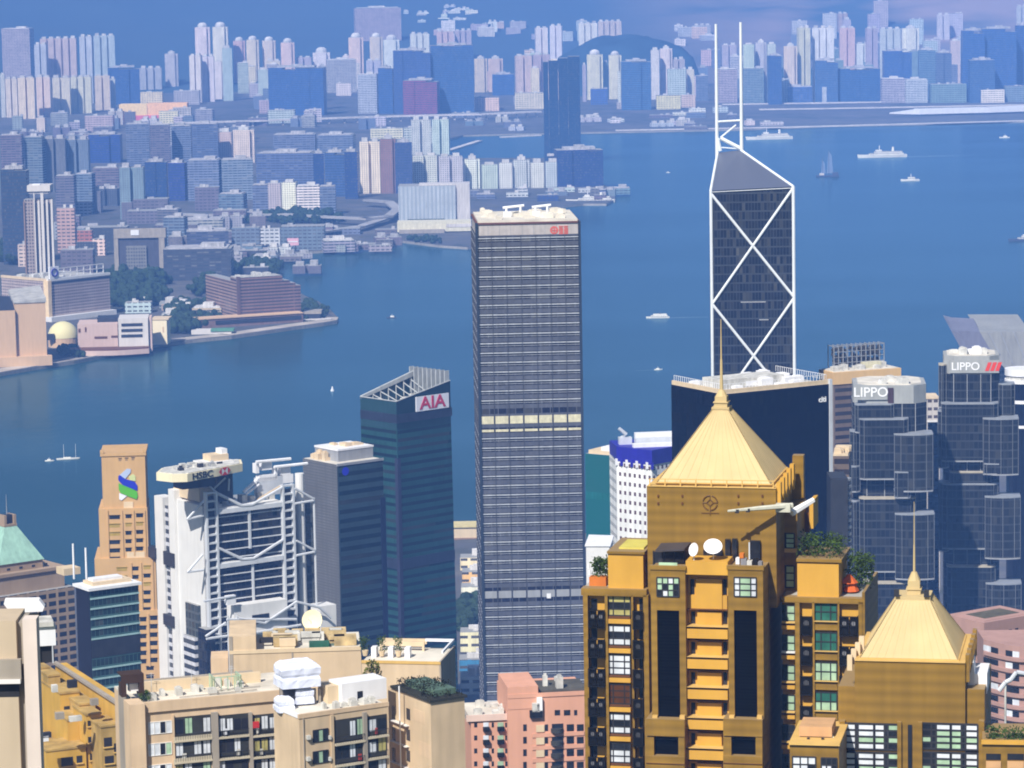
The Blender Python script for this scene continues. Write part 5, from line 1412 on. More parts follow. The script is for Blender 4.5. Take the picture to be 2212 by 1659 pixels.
def pyramid(T, px0, pyb, px1, pyb1, y0, y1, ptx0, ptx1, pty):
    xa, za = T.fr(px0, pyb, y0); xb, _ = T.fr(px1, pyb1, y0); ym = (y0 + y1) / 2
    ta, zt = T.fr(ptx0, pty, ym); tb, _ = T.fr(ptx1, pty, ym); h = (tb - ta) / 2
    cx = (ta + tb) / 2
    A = [(xa, y0, za), (xb, y0, za), (xb, y1, za), (xa, y1, za)]; B = [(ta, ym - h, zt), (tb, ym - h, zt), (tb, ym + h, zt), (ta, ym + h, zt)]
    r = T.part('pyramid_roof', MB().loft(A, B), M_pyr)
    s = MB()
    for i in range(4):
        j = (i + 1) % 4
        for k in range(0, 13):
            f = k / 12
            p = Vector(A[i]).lerp(Vector(A[j]), f); q = Vector(B[i]).lerp(Vector(B[j]), f)
            s.bar(p, q, .035 if 0 < k < 12 else .07, 4)
    T.part('roof_seams', s, M_pyr, r)
    T.part('eaves', MB().box(xa - .15, xb + .15, y0 - .15, y1 + .15, za - .22, za - .01), M_yeltrim)
    return cx, ym, zt, za, xa, xb
def finial(T, cx, cy, zt, w, hb, pole, r):
    b = MB().box(cx - w, cx + w, cy - w, cy + w, zt, zt + hb * .16).box(cx - w * .74, cx + w * .74, cy - w * .74, cy + w * .74, zt + hb * .16, zt + hb * .5)
    b.box(cx - w * .85, cx + w * .85, cy - w * .85, cy + w * .85, zt + hb * .5, zt + hb * .58).box(cx - w * .66, cx + w * .66, cy - w * .66, cy + w * .66, zt + hb * .58, zt + hb)
    b.cyl(cx, cy, zt + hb, zt + hb * 1.5, w * .7, 10, 0, w * .3)
    f = T.part('finial', b, M_pyr)
    b = MB().bar((cx, cy, zt + hb * 1.4), (cx, cy, zt + pole * .55), r, 8, 0, r * .6).bar((cx, cy, zt + pole * .55), (cx, cy, zt + pole), r * .45, 6, 0, r * .2)
    T.part('spire', b, M_pyr, f)

# ---------------------------------------------------------------- the larger golden tower
p = at_y(1397, 1050, 358)
T = Thing('apartment_tower', 'large golden tiled apartment tower with cream pyramid roof, satellite dishes and black panels', 'apartment tower', (p.x, p.y, 205), -12.8)
a0, a1, az = down(T, 1397, 1676, 1050, 0, 13.2, M_tile, zb=T.fr(1676, 1313)[1])
down(T, 1397, 1655, 1312, 0.05, 12, M_tile)
fbox(T, 1397, 1050, 1676, 1056, -.12, 13.5, M_yeltrim, 'cornice')
cx, cy, zt, za, xa, xb = pyramid(T, 1420, 1041, 1665, 1044, .9, 12.4, 1542, 1576, 882)
T.part('roof_gap', MB().box(xa + .4, xb - .4, 1.4, 11.9, az, za - .2), M_rack)
b = MB()
for i in range(9):
    x = a0 + .3 + (a1 - a0 - .6) * i / 8; b.box(x - .06, x + .06, .1, .22, az, az + .75)
b.box(a0 + .3, a1 - .3, .12, .2, az + .72, az + .8)
T.part('roof_rail', b, M_yeltrim)
finial(T, cx, cy, zt, .95, 1.35, 9.6, .20)
W = a1
for i in range(6):
    y = .4 + i * 2.45; T.part('side_fin', MB().box(W, W + .45, y, y + .9, az - 1.8, az + .55 + .1 * i), M_yel)
T.part('side_fin', MB().box(W, W + 1.2, 12.4, 13.6, az - 3.2, az + 1.6), M_tile)
ex_, ez_ = T.fr(1534, 1086); n_ = 24
b = MB()
for i in range(n_):
    A0, A1 = 2 * math.pi * i / n_, 2 * math.pi * (i + 1) / n_
    if i % 6 == 5: continue
    b.bar((ex_ + .78 * math.cos(A0), -.06, ez_ + .78 * math.sin(A0)), (ex_ + .78 * math.cos(A1), -.06, ez_ + .78 * math.sin(A1)), .07, 5)
for k in range(4):
    A0 = math.pi / 2 * k; A1 = A0 + math.pi / 2
    b.bar((ex_ + .36 * math.cos(A0), -.05, ez_ + .36 * math.sin(A0)), (ex_ + .36 * math.cos(A1), -.05, ez_ + .36 * math.sin(A1)), .055, 5)
    b.bar((ex_ + .36 * math.cos(A0), -.05, ez_ + .36 * math.sin(A0)), (ex_ + .74 * math.cos(A0), -.05, ez_ + .74 * math.sin(A0)), .045, 5)
b.bar((ex_, -.05, ez_ - .8), (ex_, -.05, ez_ - 1.35), .05, 4).bar((ex_ - .95, -.05, ez_ - 1.1), (ex_ + .95, -.05, ez_ - 1.1), .045, 4)
T.part('emblem', b, mat('bronze_emblem', (.14, .065, .015), .5))
for px_ in (1422, 1474, 1595, 1647):
    for py_ in (1071, 1087):
        x, z = T.fr(px_, py_); T.part('wall_lamp', MB().box(x - .09, x + .09, -.14, 0, z - .12, z + .12), M_brown)
# body bays
YB = -4.2
for (l, r, lp, rp, wl, wr, gls, une) in ((1405, 1480, 1420, 1468, 1419, 1467, [4, 0, 0, 1, 4, 0, 0, 0, 1, 4, 4, 0], None), (1572, 1648, 1586, 1635, 1586, 1634, [1, 1, 1, 0, 0, 0, 1, 1, 1], [0, .25, .75, 1])):
    x0, z1 = T.fr(l, 1228, YB); x1, _ = T.fr(r, 1228, YB); zb1 = T.fr(l, 1553, YB)[1]
    xl, xr = T.fr(lp, 1400, YB)[0], T.fr(rp, 1400, YB)[0]; zp1 = T.fr(lp, 1318, YB)[1]
    T.part('bay_wall', MB().box(x0, x1, YB, 0, zp1, z1), M_tile)
    T.part('bay_wall', MB().box(x0, xl, YB, 0, zb1, zp1), M_tile); T.part('bay_wall', MB().box(xr, x1, YB, 0, zb1, zp1), M_tile)
    T.part('black_panel', MB().box(xl, xr, YB + .35, YB + .6, zb1, zp1), M_blackp)
    T.part('bay_parapet', MB().box(x0 - .1, x1 + .1, YB - .12, YB + .3, z1 - .1, z1 + .35), M_tile)
    fbox(T, l - 10, 1553, r - 1, 1592, YB - 1.0, 5, M_tile, 'bay_base')
    fbox(T, l - 10, 1592, l + 8, 1640, YB - .9, 5, M_tile, 'bay_base'); fbox(T, rp - 3, 1592, r - 1, 1640, YB - .9, 5, M_tile, 'bay_base')
    fbox(T, l + 8, 1597, rp - 3, 1630, YB - .2, 1, M_blackp, 'black_panel'); fbox(T, l - 10, 1632, r - 1, 1665, YB - 1.0, 5, M_tile, 'bay_base')
    fbox(T, l - 10, 1648, r - 1, 1652, YB - 1.12, 1, M_brown, 'ledge')
    zbb = T.fr(l, 1664, YB)[1]; T.part('bay_base', MB().box(x0 - .5, x1, YB - .9, 0, 0, zbb), M_tile)
    for q in (lp - 6, rp + 5):
        fbox(T, q - 5, 1546, q + 6, 1554, YB - .5, .5, M_yeltrim, 'corner_cap')
    win(T, wl, 1247, wr, 1289, YB - .02, 3 if une else 4, 3, gls, uneven=une)
# middle recess with its balcony bands
YM = -2.4
fbox(T, 1481, 1212, 1572, 1243, -4.0, 3.4, M_yel, 'parapet')
down(T, 1481, 1573, 1240, YM, 2.5, M_yel, 'recess_wall')
fbox(T, 1503, 1250, 1560, 1316, YM - .5, .5, M_yel, 'chimney_breast'); 
for (l, r) in ((1491, 1500), (1562, 1570)): fbox(T, l, 1251, r, 1285, YM - .06, .1, M_win, 'slit_window')
fbox(T, 1483, 1285, 1571, 1316, YM - .35, .5, M_yel, 'spandrel')
for k in range(6):
    yy = 1319 + 65.6 * k
    fbox(T, 1482, yy - 3, 1572, yy, YM - .9, 1, M_brown, 'ledge')
    fbox(T, 1506, yy + 2, 1559, yy + 34, YM - .55, .6, M_yel, 'chimney_breast')
    for (l, r) in ((1493, 1502), (1562, 1571)): fbox(T, l, yy + 2, r, yy + 29, YM - .06, .1, M_win, 'slit_window')
    fbox(T, 1481, yy + 34.5, 1573, yy + 37, -4.1, 2.0, M_yeltrim, 'ledge'); fbox(T, 1483, yy + 39, 1572, yy + 62, -3.9, 1.6, M_yel, 'balcony_band')
    fbox(T, 1481, yy + 37, 1573, yy + 39, -3.6, 1.6, M_brown, 'ledge')
# roof terrace: canopy, tanks, doors
b = MB(); q = [T.fr(1416, 1188, -3.0), T.fr(1478, 1186, -3.0)]; q2 = [T.fr(1428, 1173, -.3), T.fr(1493, 1171, -.3)]
b.add([(q[0][0], -3.0, q[0][1]), (q[1][0], -3.0, q[1][1]), (q2[1][0], -.3, q2[1][1]), (q2[0][0], -.3, q2[0][1]), (q[0][0], -3.0, q[0][1] - .2), (q[1][0], -3.0, q[1][1] - .2), (q2[1][0], -.3, q2[1][1] - .2), (q2[0][0], -.3, q2[0][1] - .2)],
      [(0, 1, 2, 3), (7, 6, 5, 4), (0, 4, 5, 1), (1, 5, 6, 2), (3, 2, 6, 7), (0, 3, 7, 4)])
T.part('terrace_canopy', b, mat('canopy_slate', (.06, .05, .05), .6))
fbox(T, 1411, 1192, 1478, 1224, -1.0, .8, M_win, 'terrace_glazing')
for x in (1411, 1434, 1456, 1478): fbox(T, x - 1.2, 1190, x + 1.2, 1228, -1.15, .2, M_dark, 'terrace_post')
fbox(T, 1423, 1215, 1463, 1223, -4.0, .1, G_set[0], 'glass_balustrade')
for (l, t_, r, bb) in ((1566, 1165, 1577, 1200), (1581, 1164, 1592, 1204), (1620, 1168, 1642, 1210), (1519, 1188, 1560, 1202)): fbox(T, l, t_, r, bb, -.5, .5, M_win, 'terrace_door')
for (l, t_, r, bb, m) in ((1589, 1206, 1597, 1219, M_white), (1600, 1207, 1612, 1224, M_fan), (1613, 1212, 1624, 1226, M_machine), (1626, 1208, 1636, 1226, M_rack), (1637, 1214, 1646, 1228, M_fan), (1597, 1196, 1606, 1206, M_planter)): fbox(T, l, t_, r, bb, -3.4, .8, m, 'terrace_clutter')
fbox(T, 1617, 1172, 1620, 1208, -3.0, .15, M_steel, 'terrace_post')
# left wing
YL = -1.0
x0, x1, z1 = down(T, 1259, 1400, 1272, 0, 11, M_yel, 'wing_wall')
zc0 = T.fr(1259, 1286, YL)[1]
T.part('wing_cornice', MB().box(x0, x1, YL, .5, zc0, z1 + .25), M_tile)
T.part('wing_roof', MB().box(x0, x1, .5, 11, z1, z1 + .1), M_roofg)
for l, r in ((1259, 1269), (1306, 1312), (1363, 1367.5), (1389, 1400)): down(T, l, r, 1286, YL, 1.2, M_tile, 'pilaster')
fbox(T, 1313, 1196, 1390, 1274, -.4, 8, M_yel, 'penthouse'); fbox(T, 1311, 1191, 1392, 1198, -.6, 8.4, M_tile, 'penthouse_coping'); fbox(T, 1337, 1182, 1391, 1191, 1, 5, mat('lime_panel', (.55, .48, .10), .6), 'roof_box')
for k in range(7):
    yy = 63.5 * k
    win(T, 1313, 1287 + yy, 1362, 1330 + yy, -.5, 3, 3, [(3, 4, 3), (1, 4, 1), (1, 1, 1), (5, 5, 5), (1, 4, 1), (1, 1, 4), (5, 4, 5)][k] if k not in (3,) else 5, uneven=[0, .24, .74, 1])
    fbox(T, 1314, 1331 + yy, 1361, 1336.5 + yy, -.75, .8, M_brown, 'ledge'); fbox(T, 1313, 1337 + yy, 1362, 1348 + yy, -.85, .9, M_yel, 'spandrel')
    rack(T, 1270, 1318 + yy, 1306, 1357 + yy, YL - .3, 2); rack(T, 1366, 1320 + yy, 1389, 1359 + yy, YL - .3, 1)
    fbox(T, 1277, 1293 + yy, 1290, 1318 + yy, -.08, .1, M_win, 'slit_window'); fbox(T, 1381, 1293 + yy, 1389, 1318 + yy, -.08, .1, M_win, 'slit_window')
xp, zp = T.fr(1276, 1262, 2); xq, _ = T.fr(1312, 1262, 2)
T.part('planter', MB().box(xp, xq, 1.2, 2.4, zp - .5, T.fr(1290, 1247, 1.2)[1]), M_planter)
bush(T, T.fr(1282, 1240, 2)[0], T.fr(1314, 1240, 2)[0], 1.3, 3.4, T.fr(1290, 1247, 2)[1], T.fr(1290, 1208, 2)[1] - T.fr(1290, 1247, 2)[1], 300)
for k in range(3): fbox(T, 1269 + k * 2, 1218 + 14 * k, 1273 + k * 2, 1228 + 14 * k, 3, .2, M_white, 'terrace_lamp')
# right wing
YR = 3.0
x0, x1, z1 = down(T, 1690, 1864, 1290, YR, 11, M_yel, 'wing_wall')
T.part('wing_cornice', MB().box(x0, x1, YR - .8, YR + .3, T.fr(1700, 1301, YR - .8)[1], z1 + .2), M_tile)
T.part('side_wall', MB().box(x1, x1 + .3, YR - .8, YR + 11, 0, z1 + .9), M_tile)
T.part('wing_roof', MB().box(x0, x1, YR + .3, YR + 11, z1, z1 + .1), M_roofg)
for l, r in ((1717, 1727), (1754, 1759), (1809, 1813), (1854, 1864)): down(T, l, r, 1300, YR - .8, 1, M_tile, 'pilaster')
fbox(T, 1722, 1216, 1812, 1292, YR - .3, 7, M_yel, 'penthouse'); fbox(T, 1720, 1207, 1818, 1216, YR - .5, 7.6, M_tile, 'penthouse_coping')
down(T, 1688, 1722, 1100, 6.2, 7, M_tile, 'stair_shaft')
for t_, bb in ((1152, 1184), (1222, 1269)): win(T, 1693, t_, 1716, bb, 6.15, 2, 3, [4, 4, 4, 0, 0, 0], uneven=[0, .2, 1])
fbox(T, 1688, 1185, 1721, 1194, 5.9, .4, M_yeltrim, 'spandrel')
fbox(T, 1727, 1108, 1748, 1150, 12, 4, M_brown, 'pillar'); fbox(T, 1748, 1082, 1757, 1142, 12, 4, M_yel, 'pillar')
for k in range(6):
    yy = 64.6 * k
    win(T, 1690, 1307 + yy, 1717, 1341 + yy, YR - .35, 2, 2, [4, 4, 0, 0] if k < 4 else 4, uneven=[0, .36, 1])
    fbox(T, 1688, 1343 + yy, 1717, 1347 + yy, YR - .9, 1, M_hsw if k == 1 else M_yeltrim, 'ledge'); fbox(T, 1688, 1351 + yy, 1717, 1360 + yy, YR - .7, .8, M_yel, 'spandrel'); fbox(T, 1688, 1347.5 + yy, 1717, 1350.5 + yy, YR - .6, .8, M_brown, 'ledge')
    win(T, 1759, 1301 + yy, 1808, 1342 + yy, YR - .4, 3, 2, [(2, 2), (2, 2), (0, 0), (0, 2), (4, 4), (2, 2)][k], uneven=[0, .3, .72, 1])
    fbox(T, 1759, 1343 + yy, 1809, 1362 + yy, YR - .6, .8, M_tile, 'spandrel'); fbox(T, 1758, 1342 + yy, 1810, 1344.5 + yy, YR - .9, .8, M_yeltrim, 'ledge')
    rack(T, 1728, 1332 + yy, 1754, 1372 + yy, YR - 1.0, 1)
    if k < 3: rack(T, 1813, 1332 + yy, 1853, 1374 + yy, YR - 1.0, 2)
xg, zg = T.fr(1724, 1207, YR + 1); xh, _ = T.fr(1818, 1207, YR + 1)
bush(T, xg, xh, YR, YR + 6, zg + .2, 1.9, 520, 'roof_garden')
xu, zu = T.fr(1834, 1250, YR + 3)
b = MB().cyl(xu, YR + 3, zu - .4, zu + .5, 1.0, 8, 0, .12).cyl(xu + .2, YR + 3, zu - 1.3, zu - .45, .9, 8, 0, .5)
T.part('orange_parasol', b, mat('orange_canvas', (.62, .12, .02), .8))
T.part('terrace_table', MB().cyl(xu, YR + 3, z1 + .2, z1 + .9, .05, 6).cyl(xu, YR + 3, z1 + .9, z1 + .95, .6, 10).box(xu - 1.5, xu - .8, YR + 2, YR + 2.6, z1 + .1, z1 + .8), M_machine)
bush(T, xu - .2, T.fr(1884, 1240, YR + 4)[0], YR + 3.2, YR + 6, z1 + .3, T.fr(1850, 1200, YR + 4)[1] - z1 - .3, 420)
# window cleaning jib with its cradle arm
q0 = T.fr(1712, 1092, -.3); q1 = T.fr(1640, 1098, -2.0); q2 = T.fr(1572, 1104, -3.6)
M_jib = mat('weathered_white_steel', (.55, .55, .46), .5, .15, .6)
b = MB().bar((q0[0], -.3, q0[1]), (q1[0], -2.0, q1[1]), .30, 6, 0, .24).bar((q1[0], -2.0, q1[1]), (q2[0], -3.6, q2[1]), .24, 6, 0, .12)
jb = T.part('cleaning_jib', b, M_jib)
for f in (.35, .7): 
    c = Vector((q1[0], -2.0, q1[1])).lerp(Vector((q2[0], -3.6, q2[1])), f); T.part('jib_sheave', MB().box(c.x - .22, c.x + .18, c.y - .2, c.y + .2, c.z - .3, c.z + .1), M_dark, jb)
x0, x1, z0_, z1_ = T.rect(1676, 1088, 1708, 1112, -.6); T.part('jib_carriage', MB().box(x0, x1, -.9, .0, z0_ + .3, z1_), M_jib, jb)
qa = T.fr(1710, 1108, .6); qb = T.fr(1757, 1080, 2.5); T.part('counterweight', MB().bar((qa[0], .6, qa[1]), (qb[0], 2.5, qb[1]), .42, 6, 0, .3), M_white, jb)

# ---------------------------------------------------------------- the smaller golden tower
p = at_y(1846, 1426, 329)
T = Thing('apartment_tower', 'smaller golden tiled tower with cream pyramid roof and tall double windows at lower right', 'apartment tower', (p.x, p.y, 195), -11)
a0, a1, az = down(T, 1846, 2085, 1426, 0, 13.5, M_tile)
down(T, 1811, 2127, 1482, .6, 12, M_tile)
fbox(T, 1846, 1426, 2085, 1433, -.15, 13.8, M_yeltrim, 'cornice')
cx, cy, zt, za, xa, xb = pyramid(T, 1858, 1420, 2069, 1425, .6, 12.6, 1937, 2013, 1289)
T.part('roof_gap', MB().box(xa + .4, xb - .4, 1.2, 12, az, za - .2), M_rack)
finial(T, cx, cy, zt, .9, 1.7, 9.6, .13)
T.part('roof_collar', MB().box(cx - 1.7, cx + 1.7, cy - 1.7, cy + 1.7, zt - .05, zt + .38), M_pyr)
for q in (1940, 2004):
    x, z = T.fr(q, 1284, cy); T.part('roof_lamp', MB().box(x - .25, x + .25, cy - 2, cy - 1.6, zt + .4, zt + 1.1), M_dark)
W = a1
for i in range(6):
    y = .3 + i * 2.4; T.part('side_fin', MB().box(W, W + .4, y, y + 1.0, az - 2, az + .7), M_tile)
for i in range(4):
    x, z = T.fr(1843 + i * 7, 1423 - i * 10, .5); T.part('corner_stone', MB().box(x - .6, x - .1, .5 + i * .8, 1.0 + i * .8, z - 1.2, z + .3), M_cream)
for (l, r, une, gl) in ((1822, 1942, [0, .22, .26, .55, .56, .74, .80, 1], [1, 1, 1, 1, 4, 4, 4, 4, 1, 0, 1, 1, 4, 4, 4, 4, 1, 0, 1, 1, 4, 4, 4, 4, 4, 0, 4, 0]), (1987, 2112, [0, .2, .28, .53, .54, .72, .79, 1], [4, 0, 4, 4, 4, 4, 4, 4, 0, 0, 0, 1, 4, 4, 4, 4, 0, 0, 0, 1, 4, 4, 4, 4, 1, 0, 1, 1])):
    for k in range(2):
        win(T, l, 1562 + 62 * k, r, 1620 + 62 * k, -.05 if k == 0 else -.06, 7, 4, gl, fw=.09, uneven=une)
fbox(T, 1961, 1566, 1970, 1660, -.15, .3, M_win, 'slit_window')
for q in (1942, 1987): down(T, q - 4, q + 5, 1560, -.35, .9, M_tile, 'pilaster')
for q in (1813, 2114): down(T, q, q + 12, 1558, -.2, .9, M_tile, 'pilaster')
x0, x1, z0, z1 = T.rect(2098, 1455, 2132, 1488, 3)
T.part('white_cabin', MB().box(x0, x1, 3, 8, z0 - .5, z1), M_white)
b = MB(); q0 = T.fr(2088, 1487, 2.5); q1 = T.fr(2103, 1424, 2.5); q2 = T.fr(2106, 1487, 2.5)
b.add([(q0[0], 2.5, q0[1]), (q2[0], 2.5, q2[1]), (q1[0], 2.5, q1[1]), (q0[0], 5, q0[1]), (q2[0], 5, q2[1]), (q1[0], 5, q1[1])], [(0, 1, 2), (5, 4, 3), (0, 3, 4, 1), (1, 4, 5, 2), (2, 5, 3, 0)])
T.part('white_gusset', b, M_white)
p = at_y(1712, 1600, 322)
T = Thing('low_wing', 'low golden wing with orange roofed terrace hut between the two pyramid towers', 'building', (p.x, p.y, 195), -11)
down(T, 1706, 1812, 1610, 0, 9, M_tile); fbox(T, 1704, 1604, 1814, 1612, -.3, 9.5, M_yeltrim, 'coping')
M_peach = mat('peach_roof', (.56, .33, .16), .8, .12, .3)
fbox(T, 1726, 1569, 1797, 1592, 2, 4, M_peach, 'terrace_roof', None, 'flat orange roof of the terrace hut')
b = MB(); q = [T.fr(*c, 1.5) for c in ((1714, 1608), (1806, 1608), (1797, 1592), (1726, 1592))]
b.add([(x, 1.5 + (1.0 if i > 1 else 0), z) for i, (x, z) in enumerate(q)], [(0, 1, 2, 3)])
for i, (x, z) in enumerate(q[:2]): pass
T.part('sloping_glazing', b, M_band)
for q_ in (1746, 1777): fbox(T, q_ - 3, 1594, q_ + 3, 1604, 1.2, .3, M_win, 'vent_opening')
win(T, 1712, 1634, 1762, 1668, -.03, 3, 2, [1, 1, 1, 1, 4, 1]); win(T, 1774, 1637, 1808, 1668, -.03, 3, 2, [1, 4, 1, 4, 4, 4])
T = tower('low_wing', 'strip of golden building with dark openings at the lower right corner', 'building', 2122, 1603, 322, -8, 195)
down(T, 2122, 2260, 1603, 0, 8, M_tile); fbox(T, 2120, 1600, 2260, 1610, -.3, .5, M_yel, 'coping')
for l, r in ((2130, 2162), (2176, 2212)): fbox(T, l, 1628, r, 1642, -.05, .2, M_win, 'window'); fbox(T, l, 1645, r, 1660, -.2, .3, M_peach, 'spandrel')
bush(T, T.fr(2132, 1590, 2)[0], T.fr(2225, 1590, 2)[0], 1, 2.6, T.fr(2150, 1602, 2)[1], 1.3, 240)

# ================================================================ beige blocks at lower left
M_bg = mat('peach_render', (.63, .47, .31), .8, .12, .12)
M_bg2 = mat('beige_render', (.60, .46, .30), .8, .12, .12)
M_bgs = mat('grey_concrete_and_side_shade', (.34, .30, .25), .85, .12, .15)  # grey concrete; on side walls their shade is put into this colour
M_slab = mat('balcony_slab_edge', (.52, .46, .34), .8, .1, .2)
M_tarpl = mat('pale_cloth', (.6, .62, .68), .8, .1, 1)
M_red = mat('red_cloth', (.42, .05, .04), .8, .1, 1)
M_bal = mat('dark_balcony_and_loggia_shade', (.035, .035, .03), .8, .25, .3)
def balcony(T, px0, py0, px1, py1, y, m2=None):
    """flat loggia: inner shade painted as a dark sheet, slab edge, railing and sliding windows"""
    x0, x1, z0, z1 = T.rect(px0, py0, px1, py1, y)
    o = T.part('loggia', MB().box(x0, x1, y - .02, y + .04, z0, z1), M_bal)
    T.part('slab_edge', MB().box(x0 - .1, x1 + .1, y - .55, y, z0 - .22, z0 + .06), M_slab)
    b = MB(); w = x1 - x0; n_ = max(6, int(w / .35))
    for i in range(n_ + 1): b.box(x0 + w * i / n_ - .02, x0 + w * i / n_ + .02, y - .5, y - .46, z0 + .06, z0 + .95)
    b.box(x0, x1, y - .52, y - .44, z0 + .92, z0 + .99)
    T.part('balcony_rail', b, M_dark)
    h = z1 - z0; nw = max(2, int(w / 1.1))
    for i in range(nw):
        if random.random() < .8:
            gm = random.choice((1, 1, 1, 4, 4, 0, 3)); xa, xb, zt = x0 + w * (i + .12) / nw, x0 + w * (i + .88) / nw, z0 + h * random.uniform(.76, .92)
            pm = MB().box(xa, xb, y - .06, y - .03, z0 + h * .26, zt, gm)
            for xx in (xa - .04, (xa + xb) / 2 - .02, xb): pm.box(xx, xx + .05, y - .085, y - .03, z0 + h * .26, zt, 4)
            T.part('sliding_window', pm, G_set, o)
    if random.random() < .7:
        xx = x0 + w * random.uniform(.1, .8); T.part('laundry', MB().box(xx, xx + w * .12, y - .43, y - .40, z0 + .35, z0 + 1.25), random.choice((M_fan, M_tarpl, M_red, M_machine)), o)
p = at_y(296, 1520, 480)
T = Thing('apartment_block', 'peach apartment block with loggias and flat white roof in the lower left', 'apartment block', (p.x, p.y, 150), 19)
ztop = T.fr(315, 1530)[1]
xw = T.fr(598, 1500)[0]; dl = T.sd(258, 1500)[0]
T.part('wall', MB().box(0, xw + 4, 0, 15, 0, ztop), M_bg)
T.part('corner_column', MB().box(-1.3, 0.9, -1.0, 3, 0, ztop + .9), M_bg)
T.part('flank_wall', MB().box(-.2, 0, 3, dl, 0, ztop + .9), M_bgs)  # left flank in a darker colour that paints its shade
T.part('parapet', MB().box(1, xw + 4, -.35, .2, ztop - .6, ztop + .9), M_bg); 
T.part('roof', MB().box(0, xw + 4, .2, 15, ztop, ztop + .25), mat('worn_white_roof', (.66, .60, .50), .85, .3, .2, streak=False))
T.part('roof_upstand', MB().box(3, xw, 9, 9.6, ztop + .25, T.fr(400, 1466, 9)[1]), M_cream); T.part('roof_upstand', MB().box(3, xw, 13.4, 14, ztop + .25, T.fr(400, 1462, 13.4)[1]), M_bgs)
railing(T, T.fr(455, 1490, 8)[0], T.fr(512, 1486, 8)[0], 5.5, 8.5, ztop + .25, 2.0, .9, G_set[0], 'roof_railing')
x0, x1, z0, z1 = T.rect(262, 1462, 312, 1502, 3)
T.part('roof_hut', MB().box(x0, x1, 3, 3.3, z1 - 1.1, z1).box(x0, x0 + .7, 3, 5, z0, z1 - 1.1).box(x1 - .7, x1, 3, 5, z0, z1 - 1.1).box(x0, x1, 3, 6, z1, z1 + .2), mat('dark_brown_timber', (.05, .025, .012), .8))
x0, x1, z0, z1 = T.rect(279, 1478, 300, 1492, 3.8); T.part('roof_tank', MB().box(x0, x1, 3.8, 5, z0, z1), M_white)
bush(T, T.fr(302, 1490, 3)[0], T.fr(322, 1490, 3)[0], 2.5, 4, ztop + .2, 1.6, 120)
for k in range(4):
    yy = 46.6 * k
    win(T, 320, 1561 + yy, 371, 1582 + yy, -.02, 4, 1, [1, 1, 4, 1] if k != 1 else [1, 1, 4, 0], fm=M_hsw, fw=.05)
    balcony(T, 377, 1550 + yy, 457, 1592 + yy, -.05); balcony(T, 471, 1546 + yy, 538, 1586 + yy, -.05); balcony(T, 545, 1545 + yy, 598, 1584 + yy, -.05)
    fbox(T, 376, 1594 + yy, 458, 1598 + yy, -.5, .5, M_slab, 'slab_edge')
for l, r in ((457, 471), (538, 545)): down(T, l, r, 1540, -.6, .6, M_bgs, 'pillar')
down(T, 372, 376, 1545, -.3, .3, M_bg, 'pillar')
fbox(T, 546, 1560, 560, 1572, -.6, .3, mat('red_laundry', (.5, .03, .03), .8), 'laundry')
clutter(T, 2, xw - 2, 3, 12, ztop + .24, 14, 1.3, M_machine, smin=.5, smax=1.6)
for k in range(3): T.part('roof_pipe', MB().bar((2 + 5 * k, 1.2 + 2 * k, ztop + .45), (xw - 3 + k, 1.6 + 2 * k, ztop + .45), .07, 6), M_bgs)
for k in range(3): T.part('aerial', MB().bar((4 + 6 * k, 8, ztop + .2), (4 + 6 * k, 8, ztop + 3.4), .035, 5).bar((3.4 + 6 * k, 8, ztop + 2.9), (4.6 + 6 * k, 8, ztop + 2.9), .025, 4).bar((3.6 + 6 * k, 8, ztop + 3.2), (4.4 + 6 * k, 8, ztop + 3.2), .025, 4), M_steel)
# middle projecting block
p = at_y(646, 1551, 465)
T = Thing('apartment_block', 'peach apartment block with plain corner, roof tarpaulin beside it and dark balconies', 'apartment block', (p.x, p.y, 150), 30)
H = T.fr(646, 1551)[1]; W = T.fr(838, 1520)[0]; D = T.sd(599, 1543)[0]
T.part('wall', MB().box(0, W, 0, max(8, D), 0, H), M_bg2)
T.part('parapet', MB().box(-.1, W + .1, -.1, .25, H - .1, H + .5), M_bg); T.part('parapet', MB().box(-.1, .25, .25, max(8, D), H - .1, H + .5), M_white)
T.part('roof', MB().box(.25, W, .25, max(8, D), H, H + .12), M_roofw)
clutter(T, 5, W - 1, .6, 3.6, H + .1, 9, 1.1, M_machine, smin=.4, smax=1.2)
x0, x1, z0, z1 = T.rect(738, 1478, 836, 1524, 4)
T.part('roof_house', MB().box(x0, x1, 4, 8, H, z1), M_white); fbox(T, 772, 1494, 784, 1512, 3.95, .1, M_win, 'round_window')
T.part('roof_house', MB().box(T.fr(708, 1500, 5)[0], x0, 5, 8, H, T.fr(720, 1482, 5)[1]), M_cream)
for k in range(4):
    yy = 46.4 * k
    win(T, 676, 1578 + yy, 709, 1599 + yy, -.02, 3, 1, [4, 0, 4], fw=.06)
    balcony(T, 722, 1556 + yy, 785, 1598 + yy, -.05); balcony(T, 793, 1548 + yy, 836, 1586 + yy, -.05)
down(T, 785, 793, 1540, -.5, .5, M_bgs, 'pillar'); down(T, 715, 721, 1545, -.3, .3, M_bg2, 'pillar')
for k in range(4):
    yy = 46.4 * k
    for l, w_ in ((664, 8), (712, 4)):
        x0, x1, z0, z1 = T.rect(l, 1590 + yy, l + w_, 1597 + yy, -.5); T.part('air_conditioner', MB().box(x0, x1, -.55, 0, z0, z1), M_machine)
for px_ in (655, 716): 
    x_, z_ = T.fr(px_, 1552, -.1); T.part('drain_pipe', MB().bar((x_, -.12, 0), (x_, -.12, z_), .07, 6), M_bgs)
